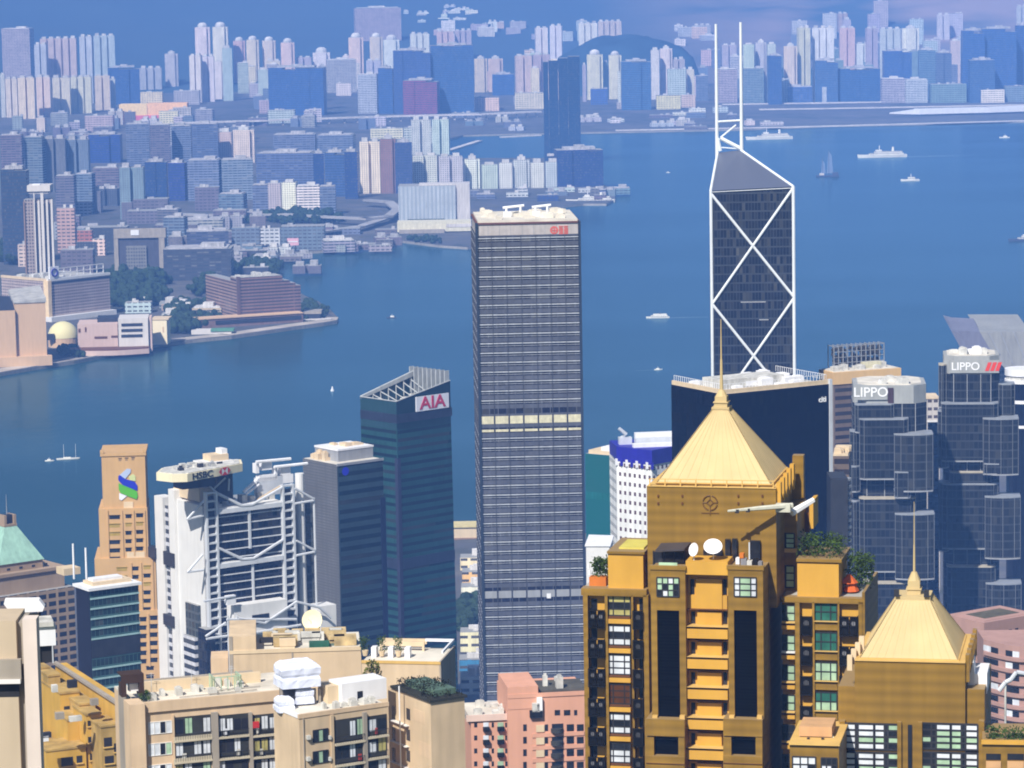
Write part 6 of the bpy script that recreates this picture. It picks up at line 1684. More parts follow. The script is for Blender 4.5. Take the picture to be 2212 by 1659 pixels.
# bundled white tarpaulin on the roof
p = at_y(606, 1535, 470)
T = Thing('tarpaulin_bundle', 'white tarpaulin wrapped around a rooftop frame among the peach blocks', 'tarpaulin', (p.x, p.y, T.o.z + H), 20)
n_ = 40
def blob(px0, px1, pyt, pyb, y0, y1, seed):
    x0, z1 = T.fr(px0, pyt, y0); x1, _ = T.fr(px1, pyt, y0); z0 = T.fr(px0, pyb, y0)[1]
    rows = 9; vs, fs = [], []
    for j in range(rows + 1):
        f = j / rows; sh = 1 - .30 * (max(0, f - .80) / .20) ** 1.5; band = 1 - .07 * math.exp(-((f - .45) / .06) ** 2)
        for i in range(n_):
            a = 2 * math.pi * i / n_
            c, s = math.cos(a), math.sin(a); sq = 1 / max(abs(c), abs(s)) ** .95
            k = (1 + .16 * (fbm(i * .45, f * 2.5, seed) - .5)) * band
            vs.append(((x0 + x1) / 2 + (x1 - x0) / 2 * c * sq * .88 * sh * k, (y0 + y1) / 2 + (y1 - y0) / 2 * s * sq * .88 * sh * k, z0 + (z1 - z0) * f * (.93 + .14 * fbm(i * .5, 2, seed + 5))))
    for j in range(rows):
        for i in range(n_): fs.append((j * n_ + i, j * n_ + (i + 1) % n_, (j + 1) * n_ + (i + 1) % n_, (j + 1) * n_ + i))
    fs.append(tuple(rows * n_ + i for i in range(n_)))
    return MB().add(vs, fs)
M_tarp = mat('white_tarpaulin', (.70, .74, .88), .6, .08, .6, streak=False)
T.part('tarpaulin', blob(603, 700, 1440, 1492, 0, 5, 3), M_tarp); T.part('tarpaulin', blob(638, 682, 1490, 1524, .5, 4, 7), M_tarp); T.part('tarpaulin', blob(600, 640, 1512, 1542, -1, 2, 9), M_tarp)
for l, r in ((606, 613), (688, 694), (676, 684)): fbox(T, l, 1488, r, 1530, 1.5, .4, M_bgs, 'frame_post')
fbox(T, 612, 1492, 640, 1514, 1.2, 2, M_dark, 'painted_void_shade')  # solid dark box painted as the shade under the tarpaulin
# plain walled block to the right
p = at_y(930, 1517, 470)
T = Thing('apartment_block', 'beige windowless walled block under a dark overgrown roof pergola', 'apartment block', (p.x, p.y, 150), 30)
H = T.fr(930, 1517)[1]; W = T.fr(1003, 1497)[0]; D = T.sd(838, 1490)[0]
T.part('wall', MB().box(0, W, 0, D, 0, H), M_bg2)
for k in range(4):
    yy = 45 * k
    for l, r in ((847, 854), (878, 886)):
        y0, z1 = T.sd(l, 1532 + yy - (8 if l < 860 else 3), -.02); y1, z0 = T.sd(r, 1556 + yy, -.02)
        T.part('window', MB().box(-.06, .05, min(y0, y1), max(y0, y1), z0, z1), M_win)
    y0, z1 = T.sd(856, 1556 + yy, 0); y1, z0 = T.sd(884, 1566 + yy, 0)
    T.part('bay_sill', MB().box(-.6, 0, min(y0, y1), max(y0, y1) + 1, z0 - .2, z1), M_hsw)
y0, z1 = T.sd(862, 1482, -1.2); T.part('drain_pipe', MB().bar((-1.2, y0, 0), (-1.2, y0, z1), .11, 6), M_white)
for l, t_, r, bb in ((893, 1530, 918, 1565), (905, 1600, 930, 1640)):
    y0, z1 = T.sd(l, t_, 0); y1, z0 = T.sd(r, bb, 0); T.part('patched_render', MB().box(-.03, 0, min(y0, y1), max(y0, y1), z0, z1), M_bg)
b = MB()
T.part('pergola_roof', MB().box(-.3, W + .3, -.3, D * .9, H + .02, H + .35), mat('dark_roof_felt', (.03, .03, .02), .9))
T.part('pergola', MB().box(1.5, W - .5, 1.5, D * .8, H + .35, H + 1.2), mat('green_glazing', (.10, .16, .11), .4))
bush(T, 0, W, 0, D * .3, H + .35, .5, 160, 'climbing_plants', mat('dark_ivy', (.022, .022, .010), .95, .5, 1, streak=False, spec=.05)); bush(T, 0, W, D * .3, D * .85, H + .9, .45, 260, 'climbing_plants', bpy.data.materials['dark_ivy'])
bush(T, W * .1, W, D * .2, D * .6, H + 1.0, .5, 90, 'climbing_plants', bpy.data.materials['dark_ivy'])
# rear beige blocks
p = at_y(495, 1378, 560)
T = Thing('apartment_block', 'long beige blank wall with cluttered old roof, round dish above it', 'apartment block', (p.x, p.y, 140), 4)
x0, x1, z1 = down(T, 495, 780, 1412, 0, 14, M_bg2)
T.part('wall', MB().box(x0, x0 + 4.5, .02, 14, z1, T.fr(500, 1376, 0)[1]), M_bg2); T.part('roof', MB().box(x0, x1, .4, 14, z1, z1 + .15), M_roofw)
T.part('parapet', MB().box(x0, x1, -.12, .4, z1 - .1, z1 + .5), M_cream)
fbox(T, 455, 1423, 494, 1470, 2, 6, M_bg, 'side_block'); fbox(T, 495, 1376, 505, 1480, -.1, .3, M_bgs, 'painted_recess_shade')  # last strip lies on the wall, its grey painting a recess's shade
T.part('wall_joint', MB().box(x0, x1, -.06, 0, T.fr(560, 1478)[1], T.fr(560, 1475)[1]), M_bgs); x_ = T.fr(632, 1420)[0]; T.part('wall_joint', MB().box(x_ - .15, x_ + .15, -.06, 0, z1 - 5, z1), M_bgs)
M_oldroof = mat('old_tiles_and_rubble', (.48, .36, .18), .95, .4, .5, streak=False)
for k in range(16):
    xx = x0 + 4 + (x1 - x0 - 8) * random.random(); yy = random.uniform(1, 11); s_ = random.uniform(.8, 2.6)
    T.part('rooftop_shed', MB().box(xx, xx + s_ * 1.5, yy, yy + s_, z1 + .15, z1 + .15 + random.uniform(.4, 1.8)).box(xx - .1, xx + s_ * 1.6, yy - .1, yy + s_ * 1.05, z1 + 1.9 - 1.7 * random.random() - .3, z1 + 1.75), random.choice((M_oldroof, M_cream, M_oldroof, M_machine)))
fbox(T, 668, 1392, 712, 1410, 1, 3, mat('green_awning', (.02, .10, .06), .8, .2, .5), 'green_awning'); fbox(T, 712, 1390, 772, 1398, 3, 4, mat('grey_green_awning', (.10, .14, .11), .8), 'green_awning')
fbox(T, 560, 1377, 604, 1388, 4, .2, M_dark, 'dark_opening')
T = Thing('satellite_dish', 'big cream round satellite dish on a post above the beige roofs', 'dish', at_y(674, 1372, 572), 0)
x, z = T.fr(674, 1339, 0)
T.part('dish', MB().disc((x, 0, z), (-.15, -1, .35), 1.75, .35, 24), mat('cream_dish', (.80, .72, .46), .5, .05, .3, streak=False))
T.part('mount', MB().bar((x + .1, .5, -8), (x, .5, z), .14, 8).bar((x, .5, z - .6), (x - .7, -.9, z + .4), .05, 5), M_steel)
for nm, lab, px_, py_, rx, n3 in (('satellite_dish', 'upright narrow white dish beside the black terrace canopy', 1498, 1187, .72, (-.62, -.75, .28)), ('satellite_dish', 'tilted wide white dish in the middle of the golden terrace', 1540, 1180, .98, (.1, -.72, .75))):
    T = Thing(nm, lab, 'dish', at_y(px_, py_ + 22, 353.2), -12.8)
    x, z = T.fr(px_, py_, 0)
    T.part('dish', MB().disc((x, 0, z), n3, rx, .14, 24), M_dish); T.part('mount', MB().bar((x, .25, -.3), (x, .2, z), .06, 6), M_steel)
p = at_y(825, 1432, 530)
T = Thing('apartment_block', 'cream block with white roof pergola and row of potted trees', 'apartment block', (p.x, p.y, 140), -10)
x0, x1, z1 = down(T, 781, 949, 1432, 0, 12, M_bg2)
T.part('parapet', MB().box(x0, x1 + .2, -.1, .3, z1, z1 + .4), M_yeltrim)
xs = T.sd(979, 1410, x1)[0]
T.part('flank_wall', MB().box(x1, x1 + .25, 0, 12, 0, z1 + .5), M_bgs)
q0 = T.fr(820, 1386, 9); q1 = T.fr(916, 1386, 9); q2 = T.fr(978, 1384, 9)
T.part('pergola', MB().box(q0[0], q1[0], 9, 9.5, q0[1] - .7, q0[1] + .1).box(q0[0], q0[0] + .35, 9, 9.5, z1, q0[1] - .7).box(q1[0] - .35, q1[0], 9, 9.5, z1, q0[1] - .7).box(q0[0], q1[0], 11, 11.5, q0[1] - .7, q0[1] + .1), M_cream)
T.part('pergola', MB().box(q1[0], q2[0], 10, 10.4, q2[1] - .4, q2[1]).box(q2[0] - .3, q2[0], 1, 10, q2[1] - .4, q2[1]), M_white)
for k in range(3):
    x, z = T.fr(789 + 36 * k, 1424, 4)
    T.part('flower_pot', MB().cyl(x, 4, z1 + .3, z1 + 1.2, .35, 8, 0, .55), M_cream); bush(T, x - .6, x + .6, 3.5, 4.5, z1 + 1.2, 2.2, 70, 'potted_tree')
    T.part('roof_block', MB().box(x + 1.1, x + 1.9, 3.5, 5, z1, z1 + 1.8), M_white)
T.part('roof', MB().box(x0, x1, .3, 12, z1, z1 + .12), M_roofw)
T = Thing('bush', 'olive green bush growing against the beige wall', 'bush', at_y(803, 1466, 505), 0)
x0, z0 = T.fr(781, 1466, 0); x1, z1 = T.fr(828, 1432, 0)
b = MB(); 
for _ in range(700):
    u, v = random.uniform(-1, 1), random.uniform(0, 1)
    if abs(u) > 1 - .6 * v: continue
    c = Vector(((x0 + x1) / 2 + u * (x1 - x0) / 2, random.uniform(-1, 1), z0 - .5 + v * (z1 - z0 + .8)))
    d1 = Vector((random.gauss(0, 1), random.gauss(0, 1), random.gauss(0, 1))).normalized() * .28; d2 = Vector((random.gauss(0, 1), random.gauss(0, 1), random.gauss(0, 1))).normalized() * .28
    b.add([c, c + d1, c + d1 + d2, c + d2], [(0, 1, 2, 3)])
T.part('foliage', b, mat('olive_leaves', (.10, .11, .018), .9, .4, 1, streak=False, spec=.1))
T.part('trunk', MB().bar((0, .2, z0 - 6), (0, .2, z0 + 1), .18, 6), M_brown)

# ---------------------------------------------------------------- pink blocks
M_pink = mat('salmon_render', (.64, .33, .22), .8, .06, .1)
M_pinkd = mat('dusty_pink_render', (.40, .24, .20), .8, .07, .1)
p = at_y(1017, 1553, 700)
T = Thing('apartment_block', 'salmon pink apartment block with small balconies in front of the banded tower', 'apartment block', (p.x, p.y, 110), 8)
x0, x1, z1 = down(T, 1017, 1135, 1553, 0, 14, M_pink)
T.part('roof', MB().box(x0 - 1, x1, -.3, 14, z1 - .1, z1 + .3), M_roofw); T.part('parapet', MB().box(x0 - 1, x1, -.4, 0, z1 - .5, z1 + .8), mat('pale_pink_trim', (.68, .50, .42), .8, .06, .1)); T.part('parapet', MB().box(x0 - 1, x0 - .5, 0, 14, z1, z1 + .8), M_bgs)
xa, xb, zz = down(T, 1096, 1268, 1505, -1.5, 16, M_pink, 'tall_wall')
fbox(T, 1096, 1485, 1163, 1530, -1.6, 14, M_pink, 'stair_head'); fbox(T, 1167, 1492, 1268, 1507, 0, 10, mat('dark_felt_roof', (.08, .075, .06), .9, .2, .2), 'roof_shed')
T.part('parapet', MB().box(xa, xb, -1.7, -1.5, zz - .4, zz + .5), M_pink)
for k in range(5):
    yy = 28 * k
    for l, r in ((1024, 1031), (1062, 1067), (1091, 1097)): fbox(T, l, 1561 + yy, r, 1571 + yy, -.05, .1, M_win, 'window')
    x0_, x1_, z0_, z1_ = T.rect(1044, 1563 + yy, 1066, 1580 + yy, -.9)
    T.part('balcony', MB().box(x0_, x1_ - .8, -.9, 0, z0_, z0_ + .9).box(x0_ + .1, x1_ - .9, -.1, .02, z0_ + .9, z1_, 1), [M_rack, G_set[1]])
    x0_, x1_, z0_, z1_ = T.rect(1075, 1563 + yy, 1090, 1580 + yy, -.9)
    T.part('balcony', MB().box(x0_, x1_, -.9, 0, z0_, z0_ + .9).box(x0_ + .1, x1_ - .1, -.1, .02, z0_ + .9, z1_, 1), [M_rack, G_set[0]])
for k in range(5):
    yy = 27 * k - 1
    for l, r, m in ((1130, 1138, M_win), (1177, 1184, M_win), (1224, 1240, M_win), (1246, 1261, M_win)): fbox(T, l, 1566 + yy, r, 1580 + yy, -1.55, .1, m, 'window')
    fbox(T, 1158, 1568 + yy, 1176, 1582 + yy, -1.75, .2, M_cream, 'panel')
    x0_, x1_, z0_, z1_ = T.rect(1191, 1566 + yy, 1218, 1584 + yy, -2.3)
    T.part('round_balcony', MB().cyl((x0_ + x1_) / 2, -1.5, z0_, z0_ + .9, (x1_ - x0_) / 2, 14), M_bal); fbox(T, 1192, 1565 + yy, 1217, 1574 + yy, -1.56, .1, M_win, 'window')
    fbox(T, 1150, 1586 + yy, 1262, 1589 + yy, -1.7, .2, M_pink, 'string_course')
clutter(T, x0, x1 - 2, 1, 12, z1 + .28, 8, 1.6, M_machine, smin=.8, smax=2.2)
clutter(T, xa + 8, xb - 1, 1, 10, zz - .1, 4, 3.2, M_machine, smin=.8, smax=2.2)
for l, r in ((1198, 1210), (1218, 1232), (1240, 1247)): fbox(T, l, 1534, r, 1545, -1.55, .1, M_win, 'window')
for l, t_, r, bb, m in ((1150, 1520, 1166, 1538, M_machine), (1160, 1508, 1172, 1536, M_white), (1145, 1536, 1172, 1550, M_rack)): fbox(T, l, t_, r, bb, -2.4, .9, m, 'drying_rack')
p = at_y(2126, 1345, 800)
T = Thing('apartment_block', 'dusty pink block with low pitched flat top at the right edge', 'apartment block', (p.x, p.y, 90), 35)
H = T.fr(2126, 1345)[1]; W = T.fr(2240, 1305)[0]; D = T.sd(2048, 1332)[0]
F_pd = facade('pink_block_windows', (.40, .235, .19), (.05, .04, .045), 2.9, 3.2, .5, .42, .25, .5, z0=.4)
T.part('wall', MB().box(0, W, 0, D, 0, H - 4), F_pd); T.part('upper_wall', MB().box(-.3, W, -.3, D + .3, H - 4, H), M_pinkd)
T.part('roof', MB().box(3, W - 3, 3, D - 3, H - .02, H + .2), mat('mossy_roof', (.10, .09, .06), .95, .3, .3)); T.part('roof_kerb', MB().box(1, W - 1, 1, D - 1, H - .05, H + .12), M_pinkd)
for k in range(5):
    x, z = T.fr(2140 + 14 * k, 1372 - 2.5 * k, -.32); T.part('window', MB().box(x - .5, x + .5, -.38, -.2, z - .6, z + .6), M_win)
for k in range(2):
    y, z = T.sd(2080 + 22 * k, 1382 + 2 * k, -.32); T.part('window', MB().box(-.38, -.2, y - .7, y + .7, z - .6, z + .6), M_win)
p = at_y(2138, 1400, 770)
T = Thing('apartment_block', 'curving dusty pink block with rows of balconies at the right edge', 'apartment block', (p.x, p.y, 90), 0)
H = T.fr(2150, 1392)[1]; xa = T.fr(2132, 1450)[0]; xb = T.fr(2290, 1450)[0]
n_ = 12; arc = [(xa + (xb - xa) * i / n_, 9 * (1 - math.sin(math.pi * i / n_)) - 3) for i in range(n_ + 1)]
T.part('wall', MB().prism(arc + [(xb, 16), (xa, 16)], 0, H), M_pinkd)
pitch = 2.8; z = H - 2.6; k = 0
while k < 11:
    o = MB()
    for i in range(n_):
        (xx, yy), (x2, y2) = arc[i], arc[i + 1]
        if i % 3 == 2: continue
        o.add([(xx, yy - .04, z), (x2, y2 - .04, z), (x2, y2 - .04, z + 1.35), (xx, yy - .04, z + 1.35)], [(0, 1, 2, 3)], 0 if (i + k) % 4 else 1)
    T.part('window_row', o, [M_win, G_set[1]])
    s_ = MB(); pl = [(x, y - .8) for x, y in arc]
    for (xx, yy), (x2, y2) in zip(pl, pl[1:]): s_.add([(xx, yy, z - .9), (x2, y2, z - .9), (x2, y2 + .8, z - .9), (xx, yy + .8, z - .9), (xx, yy, z - .1), (x2, y2, z - .1), (x2, y2 + .8, z - .1), (xx, yy + .8, z - .1)], [(0, 3, 2, 1), (4, 5, 6, 7), (0, 1, 5, 4)])
    T.part('balcony_band', s_, M_pinkd); z -= pitch; k += 1
T = Thing('pipe_gantry', 'bent pale pipe arching over the curving pink block at the right edge', 'pipe', at_y(2180, 1470, 600), 0)
q = [T.fr(*c, 0) for c in ((2158, 1492), (2172, 1474), (2184, 1468), (2196, 1452), (2230, 1458))]
b = MB()
for a, c in zip(q, q[1:]): b.bar((a[0], 0, a[1]), (c[0], 0, c[1]), .42, 8)
T.part('pipe', b, M_steel)
T.part('support', MB().bar((q[1][0], 0, -40), (q[1][0], 0, q[1][1]), .2, 6), M_machine)

# ---------------------------------------------------------------- ochre house and the near wall, left edge
M_och = mat('ochre_stucco', (.56, .34, .06), .85, .10, .15)
M_ochs = mat('stained_ochre', (.42, .28, .09), .9, .2, .3)
p = at_y(262, 1526, 600)
T = Thing('apartment_block', 'ochre yellow block with stepped side and scattered dark windows at lower left', 'apartment block', (p.x, p.y, 120), 24)
H = T.fr(262, 1526)[1]; D = T.sd(119, 1433)[0]
T.part('wall', MB().box(0, 2.2, 0, D, 0, H), M_och); T.part('coping', MB().box(-.5, .3, -.3, D, H, H + .5), M_bgs)
def lbox(px0, pyt, px1, pyb, x, dx, m, nm):
    y0, z1 = T.sd(px0, pyt, x); y1, z0 = T.sd(px1, pyb, x)
    T.part(nm, MB().box(x, x + dx, min(y0, y1), max(y0, y1), z0, z1), m)
def obox(px0, px1, pyt, dy=0.0, dep=9, m=None, nm='bay', ws=()):
    y0 = max(0, T.sd(px1, pyt, 0)[0]) * .55 + dy
    x0, z1 = T.fr(px0, pyt, y0); x1, _ = T.fr(px1, pyt, y0)
    T.part(nm, MB().box(x0, x1, y0, y0 + dep, 0, z1), m or M_och)
    T.part('roof_edge', MB().box(x0 - .15, x1 + .15, y0 - .15, y0 + dep, z1, z1 + .35), M_ochs)
    for (a, b_, c, d) in ws:
        wx0, wx1, wz0, wz1 = T.rect(a, b_, c, d, y0)
        T.part('window', MB().box(wx0, wx1, y0 - .05, y0 + .1, wz0, wz1), M_win)
        T.part('window_sill', MB().box(wx0 - .15, wx1 + .15, y0 - .3, y0, wz0 - .2, wz0), M_yeltrim)
    return x0, x1, y0, z1
obox(78, 104, 1446, 6, 12, None, 'bay', ((80, 1516, 97, 1525), (81, 1548, 97, 1561), (82, 1476, 100, 1484)))
obox(104, 130, 1462, 5, 12, M_ochs, 'bay', ((108, 1516, 124, 1533), (110, 1552, 122, 1564)))
obox(130, 172, 1500, 4, 12, None, 'bay', ((138, 1526, 168, 1533),))
obox(172, 206, 1524, 3, 10, M_ochs, 'bay', ((176, 1536, 188, 1544),))
obox(146, 185, 1558, -2, 8, None, 'stair_tower', ((174, 1602, 181, 1613),))
obox(186, 218, 1546, -1, 8, None, 'bay', ((189, 1557, 215, 1566), (190, 1592, 207, 1603), (194, 1628, 209, 1641)))
obox(218, 258, 1572, -1, 8, M_ochs, 'bay', ((224, 1594, 242, 1612), (246, 1606, 252, 1624), (226, 1634, 246, 1648)))
obox(100, 186, 1624, -7, 8, None, 'front_bay', ((132, 1637, 158, 1653), (165, 1633, 178, 1647)))
obox(78, 112, 1600, -4, 8, None, 'bay', ((84, 1612, 100, 1624),))
for (a, b_, c, d, m) in ((82, 1584, 110, 1592, M_dark), (84, 1590, 104, 1600, M_white), (146, 1470, 166, 1484, M_dark), (120, 1540, 138, 1552, M_bgs), (112, 1480, 124, 1494, M_machine), (196, 1510, 212, 1522, M_bgs), (150, 1548, 176, 1556, M_machine)):
    x0, x1, z0, z1 = T.rect(a, b_, c, d, 1.0); T.part('wall_unit', MB().box(x0, x1, .6, 1.6, z0, z1), m)
p = at_y(0, 1350, 260)
T = Thing('corner_block', 'near cream wall with grey ledge and bright corner pillar at the left edge', 'building', (p.x, p.y, 190), 0)
down(T, -60, 34, 1343, 0, 5, mat('cream_wall', (.52, .42, .30), .8, .06, .15))
fbox(T, -60, 1427, 46, 1470, -.5, .6, M_bgs, 'ledge'); fbox(T, -60, 1470, 44, 1477, -.7, .8, M_hsw, 'ledge'); fbox(T, -60, 1477, 42, 1505, -.03, .1, M_dark, 'painted_shade_strip')  # dark sheet on the wall paints the shade below the ledges
x0, x1, z1 = down(T, 34, 50, 1345, .6, 4, M_bgs, 'recess_wall')
down(T, 48, 78, 1338, -.2, 1.6, mat('bright_pillar', (.66, .57, .51), .8, .06, .3), 'pillar')
T = Thing('roof_cabin', 'white box cabin on dark legs behind the bright corner pillar', 'cabin', at_y(74, 1420, 330), 12)
fbox(T, 74, 1352, 121, 1394, 0, 3, M_white, 'cabin'); fbox(T, 72, 1346, 116, 1353, -.3, 3.4, M_machine, 'cabin_roof'); fbox(T, 76, 1398, 118, 1430, .5, 2, M_dark, 'painted_void_shade')  # solid dark box painted as the shade under the cabin
for l in (79, 112): fbox(T, l, 1394, l + 4, 1432, 0, .2, M_steel, 'leg')
T = Thing('roof_canopy', 'thin white canopy plate tilted over the near cream wall', 'canopy', at_y(50, 1335, 420), 0)
q = [T.fr(*c, 0) for c in ((10, 1297), (84, 1296), (96, 1311), (92, 1321), (22, 1324), (8, 1305))]
T.part('plate', MB().add([(x, 0, z) for x, z in q] + [(x, .9, z + .15) for x, z in q], [tuple(reversed(range(6))), tuple(range(6, 12))] + [((i + 1) % 6, i, 6 + i, 6 + (i + 1) % 6) for i in range(6)]), M_white)
for l in (30, 60, 86): 
    x, z = T.fr(l, 1322, .6); T.part('leg', MB().bar((x, .6, z - 4), (x, .6, z), .12, 6), M_dark)
fbox(T, 0, 1322, 14, 1340, -.5, 1, M_planter, 'roof_box'); fbox(T, 18, 1326, 88, 1342, 1.2, .3, M_bgs, 'low_wall')
# ================================================================ landmarks across the water
def atbase(name, label, cat, px, py, yaw=0.0, zb=3.0, group=None):
    p = at_z(px, py, zb)
    return Thing(name, label, cat, (p.x, p.y, zb), yaw, group)
def zrect(T, px0, py0, px1, py1, y, dep, m, nm, parent=None):
    x0, x1, z0, z1 = T.rect(px0, py0, px1, py1, y)
    return T.part(nm, MB().box(x0, x1, y, y + dep, max(0, z0), z1), m, parent)
M_pen = facade('pale_rib_wall', (.34, .28, .26), (.05, .045, .06), 3.6, 3, .5, .5, .2, .4)
M_penw = mat('pale_rib', (.66, .62, .58), .7, .06, .05)
T = atbase('hotel_tower', 'slim hotel tower with pale vertical ribs and flared white crown at far left', 'hotel', 84, 650)
zrect(T, 50, 432, 118, 700, 2, 22, M_pen, 'wall')
zrect(T, 50, 436, 62, 700, 0, 3, mat('brown_flank', (.30, .20, .15), .8), 'flank')
for l, r, t_ in ((74, 82, 415), (85, 90, 434), (93, 97, 416), (103, 108, 432), (113, 118, 431)): zrect(T, l, t_, r, 700, -1.5, 4, M_penw, 'rib')
for l, r in ((82.5, 84.5), (97.5, 102.5), (108.5, 112.5)): zrect(T, l, 440, r, 700, -.2, 3, M_dark, 'dark_slot')
zrect(T, 58, 401, 108, 413, -3, 28, M_penw, 'crown'); zrect(T, 62, 413, 104, 418, -1, 24, M_penw, 'crown'); zrect(T, 70, 398, 86, 401, 2, 10, M_white, 'roof_house')
# hotel with the round emblem
F_sh = facade('gridded_hotel_wall', (.44, .36, .34), (.13, .10, .10), 3.1, 3.0, .62, .5, .3, .4)
T = atbase('hotel', 'broad gridded hotel with white rooftop sign square and trellis above the beige hall', 'hotel', 107, 695, 47)
W = T.fr(239, 668)[0]; H = T.fr(108, 608)[1]; D = T.sd(4, 640)[0]
T.part('wall', MB().box(0, W, 0, D, 0, H), F_sh)
T.part('corner_strip', MB().box(-1.5, 3, -1.5, 6, 0, H + 1), mat('bright_cream_corner', (.82, .62, .36), .8)); T.part('podium', MB().box(-2, W + 3, -6, 4, 0, T.fr(110, 684)[1]), M_hsw)
T.part('parapet', MB().box(-.5, W + .5, -.6, 2, H, H + 2.6), M_hsw); T.part('parapet', MB().box(-.6, 2, 2, D, H, H + 2.6), M_cream); T.part('soffit_band', MB().box(0, W, -.3, .1, H - 3, H - 1), M_dark)
T.part('roof', MB().box(2, W, 2, D, H, H + .5), M_roofg)
zf = T.fr(118, 603)[1]; x0, x1, z0, z1 = T.rect(107, 577, 128, 602, -.5)
sg = T.part('sign_square', MB().box(x0, x1, -.5, 1.5, H + 2.6, z1), M_white)
xc, zc = (x0 + x1) / 2, (z1 + H + 2.6) / 2; rr = min(x1 - x0, z1 - H - 2.6) * .3
b = MB()
for i in range(16):
    a_, c_ = 2 * math.pi * i / 16, 2 * math.pi * (i + 1) / 16; b.bar((xc + rr * math.cos(a_), -.7, zc + rr * math.sin(a_)), (xc + rr * math.cos(c_), -.7, zc + rr * math.sin(c_)), rr * .26, 4)
T.part('emblem', b, mat('indigo_ring', (.05, .03, .30), .5), sg)
b = MB(); xt = T.fr(228, 590)[0]; zt0 = H + 2.6
for i in range(8):
    x = x1 + 1 + (xt - x1 - 1) * i / 7; b.box(x - .35, x + .35, 3, 4, zt0, zt0 + 9.5)
for k in (0, .5, 1): b.box(x1 + 1, xt, 3, 3.6, zt0 + 9.2 * k, zt0 + 9.2 * k + .7)
T.part('roof_trellis', b, M_hsw)
clutter(T, 4, W * .5, 8, D - 6, H + .5, 7, 5, M_machine, smin=4, smax=10)
# beige hall, dome, museum, cream block
M_hall = mat('orange_beige_tile', (.62, .42, .25), .8, .06, .02)
T = atbase('cultural_hall', 'windowless orange beige hall at the waterfront on the left edge', 'hall', 36, 790, 12)
H = T.fr(36, 655)[1]; W = T.fr(98, 660)[0]; D = 70
T.part('wall', MB().box(0, W, 0, D, 0, H), M_hall); T.part('roof', MB().prism([(-.8, -.8), (W + .8, -.8), (W + .8, D), (-.8, D)], H, [H + 1, H + 4, H + 9, H + 6]), M_roofg)
T.part('wing', MB().box(-42, 0, -4, 46, 0, H - 6), M_hall); T.part('wing_roof', MB().prism([(-42, -4), (0, -4), (0, 46), (-42, 46)], H - 6, [H - 3, H - 6, H + 2, H + 5]), M_dark)
T.part('skirt', MB().box(-42, W + 4, -8, 0, 0, 9), M_hall)
T = atbase('planetarium_dome', 'pale yellow dome beside the orange beige hall', 'dome', 133, 752)
r_ = T.fr(166, 735)[0]
T.part('dome', MB().dome((0, r_, 9), r_, r_, T.fr(133, 694, r_)[1] - 9, 24, 8), mat('yellow_dome', (.70, .64, .34), .6, .04, .02, streak=False), smooth=True)
T.part('base', MB().cyl(0, r_, 0, 9, r_ * .98, 24), M_hall); zrect(T, 101, 722, 117, 735, -1, 4, M_dark, 'dark_door')
M_mus = mat('pinkish_tile', (.60, .44, .38), .8, .06, .02)
T = atbase('art_museum', 'pinkish museum with white louvred front on the promenade', 'museum', 168, 763, 4)
zrect(T, 167, 701, 256, 775, 0, 40, M_mus, 'wall'); zrect(T, 210, 686, 272, 706, 14, 20, M_dark, 'roof_plant')
x0, x1, z0, z1 = T.rect(255, 689, 322, 770, -3)
T.part('louvred_wing', MB().box(x0, x1, -3, 34, 0, z1), M_penw)
for k in range(3): zrect(T, 262, 699 + 12 * k, 308, 704 + 12 * k, -3.4, 1, M_dark, 'louvre_slot')
for l, t_, r, bb in ((183, 707, 187, 717), (204, 727, 232, 731), (240, 725, 254, 729), (169, 710, 174, 718)): zrect(T, l, t_, r, bb, -.4, 1, M_brown, 'slot_window')
zrect(T, 322, 685, 330, 775, 0, 20, M_mus, 'wall'); 
b = MB(); x0, z0 = T.fr(150, 752, -16); x1, _ = T.fr(322, 752, -16); n_ = 10
pl = [(x0 + (x1 - x0) * i / n_, -16 - 10 * math.sin(math.pi * i / n_)) for i in range(n_ + 1)] + [(x1, -2), (x0, -2)]
T.part('terrace', MB().prism(pl, 0, 4.5), M_mus); T.part('terrace_tier', MB().prism([(x, y + 1.5) for x, y in pl], 4.5, 5.6), M_brown)  # brown tier set back on top of the terrace
T = atbase('cream_block', 'bright cream blank block on the waterfront right of the pinkish museum', 'building', 328, 745, -4)
zrect(T, 328, 690, 362, 760, 0, 20, mat('bright_cream_render', (.86, .74, .50), .8, .04, .05), 'wall'); zrect(T, 351, 706, 354, 718, -.2, .4, M_hall, 'slot_window'); zrect(T, 326, 688, 364, 691, -.6, 21, M_cream, 'roof')
# brown stepped hotel on the point
F_br = facade('brown_banded_hotel', (.24, .145, .125), (.07, .045, .05), 3.3, 60, .99, .5, .15, .3)
F_br2 = facade('brown_banded_sunlit_flank', (.33, .215, .175), (.11, .075, .07), 3.3, 60, .99, .5, .15, .3)  # lighter copy of the hotel wall: sunlight on the left side put into colour
T = atbase('hotel', 'reddish brown banded hotel with stepped right end on the waterfront point', 'hotel', 517, 701, 24)
H = T.fr(517, 600)[1]
q = [T.fr(x, 690)[0] for x in (517, 612, 628, 640, 651)]
for i, (pa, pt) in enumerate(((560, 595), (620, 603), (634, 608), (646, 613))):
    T.part('wall', MB().box(q[i], q[i + 1], 0, 24, 0, T.fr(pa, pt)[1] - 1.2), F_br)
D = T.sd(447, 690)[0]
T.part('left_wing', MB().box(-.2, 12, .2, D, 0, H - 5), F_br2); T.part('corner_slot', MB().box(-1, 2, -.8, 3, 0, H + 1), mat('brown_corner', (.13, .08, .075), .8))
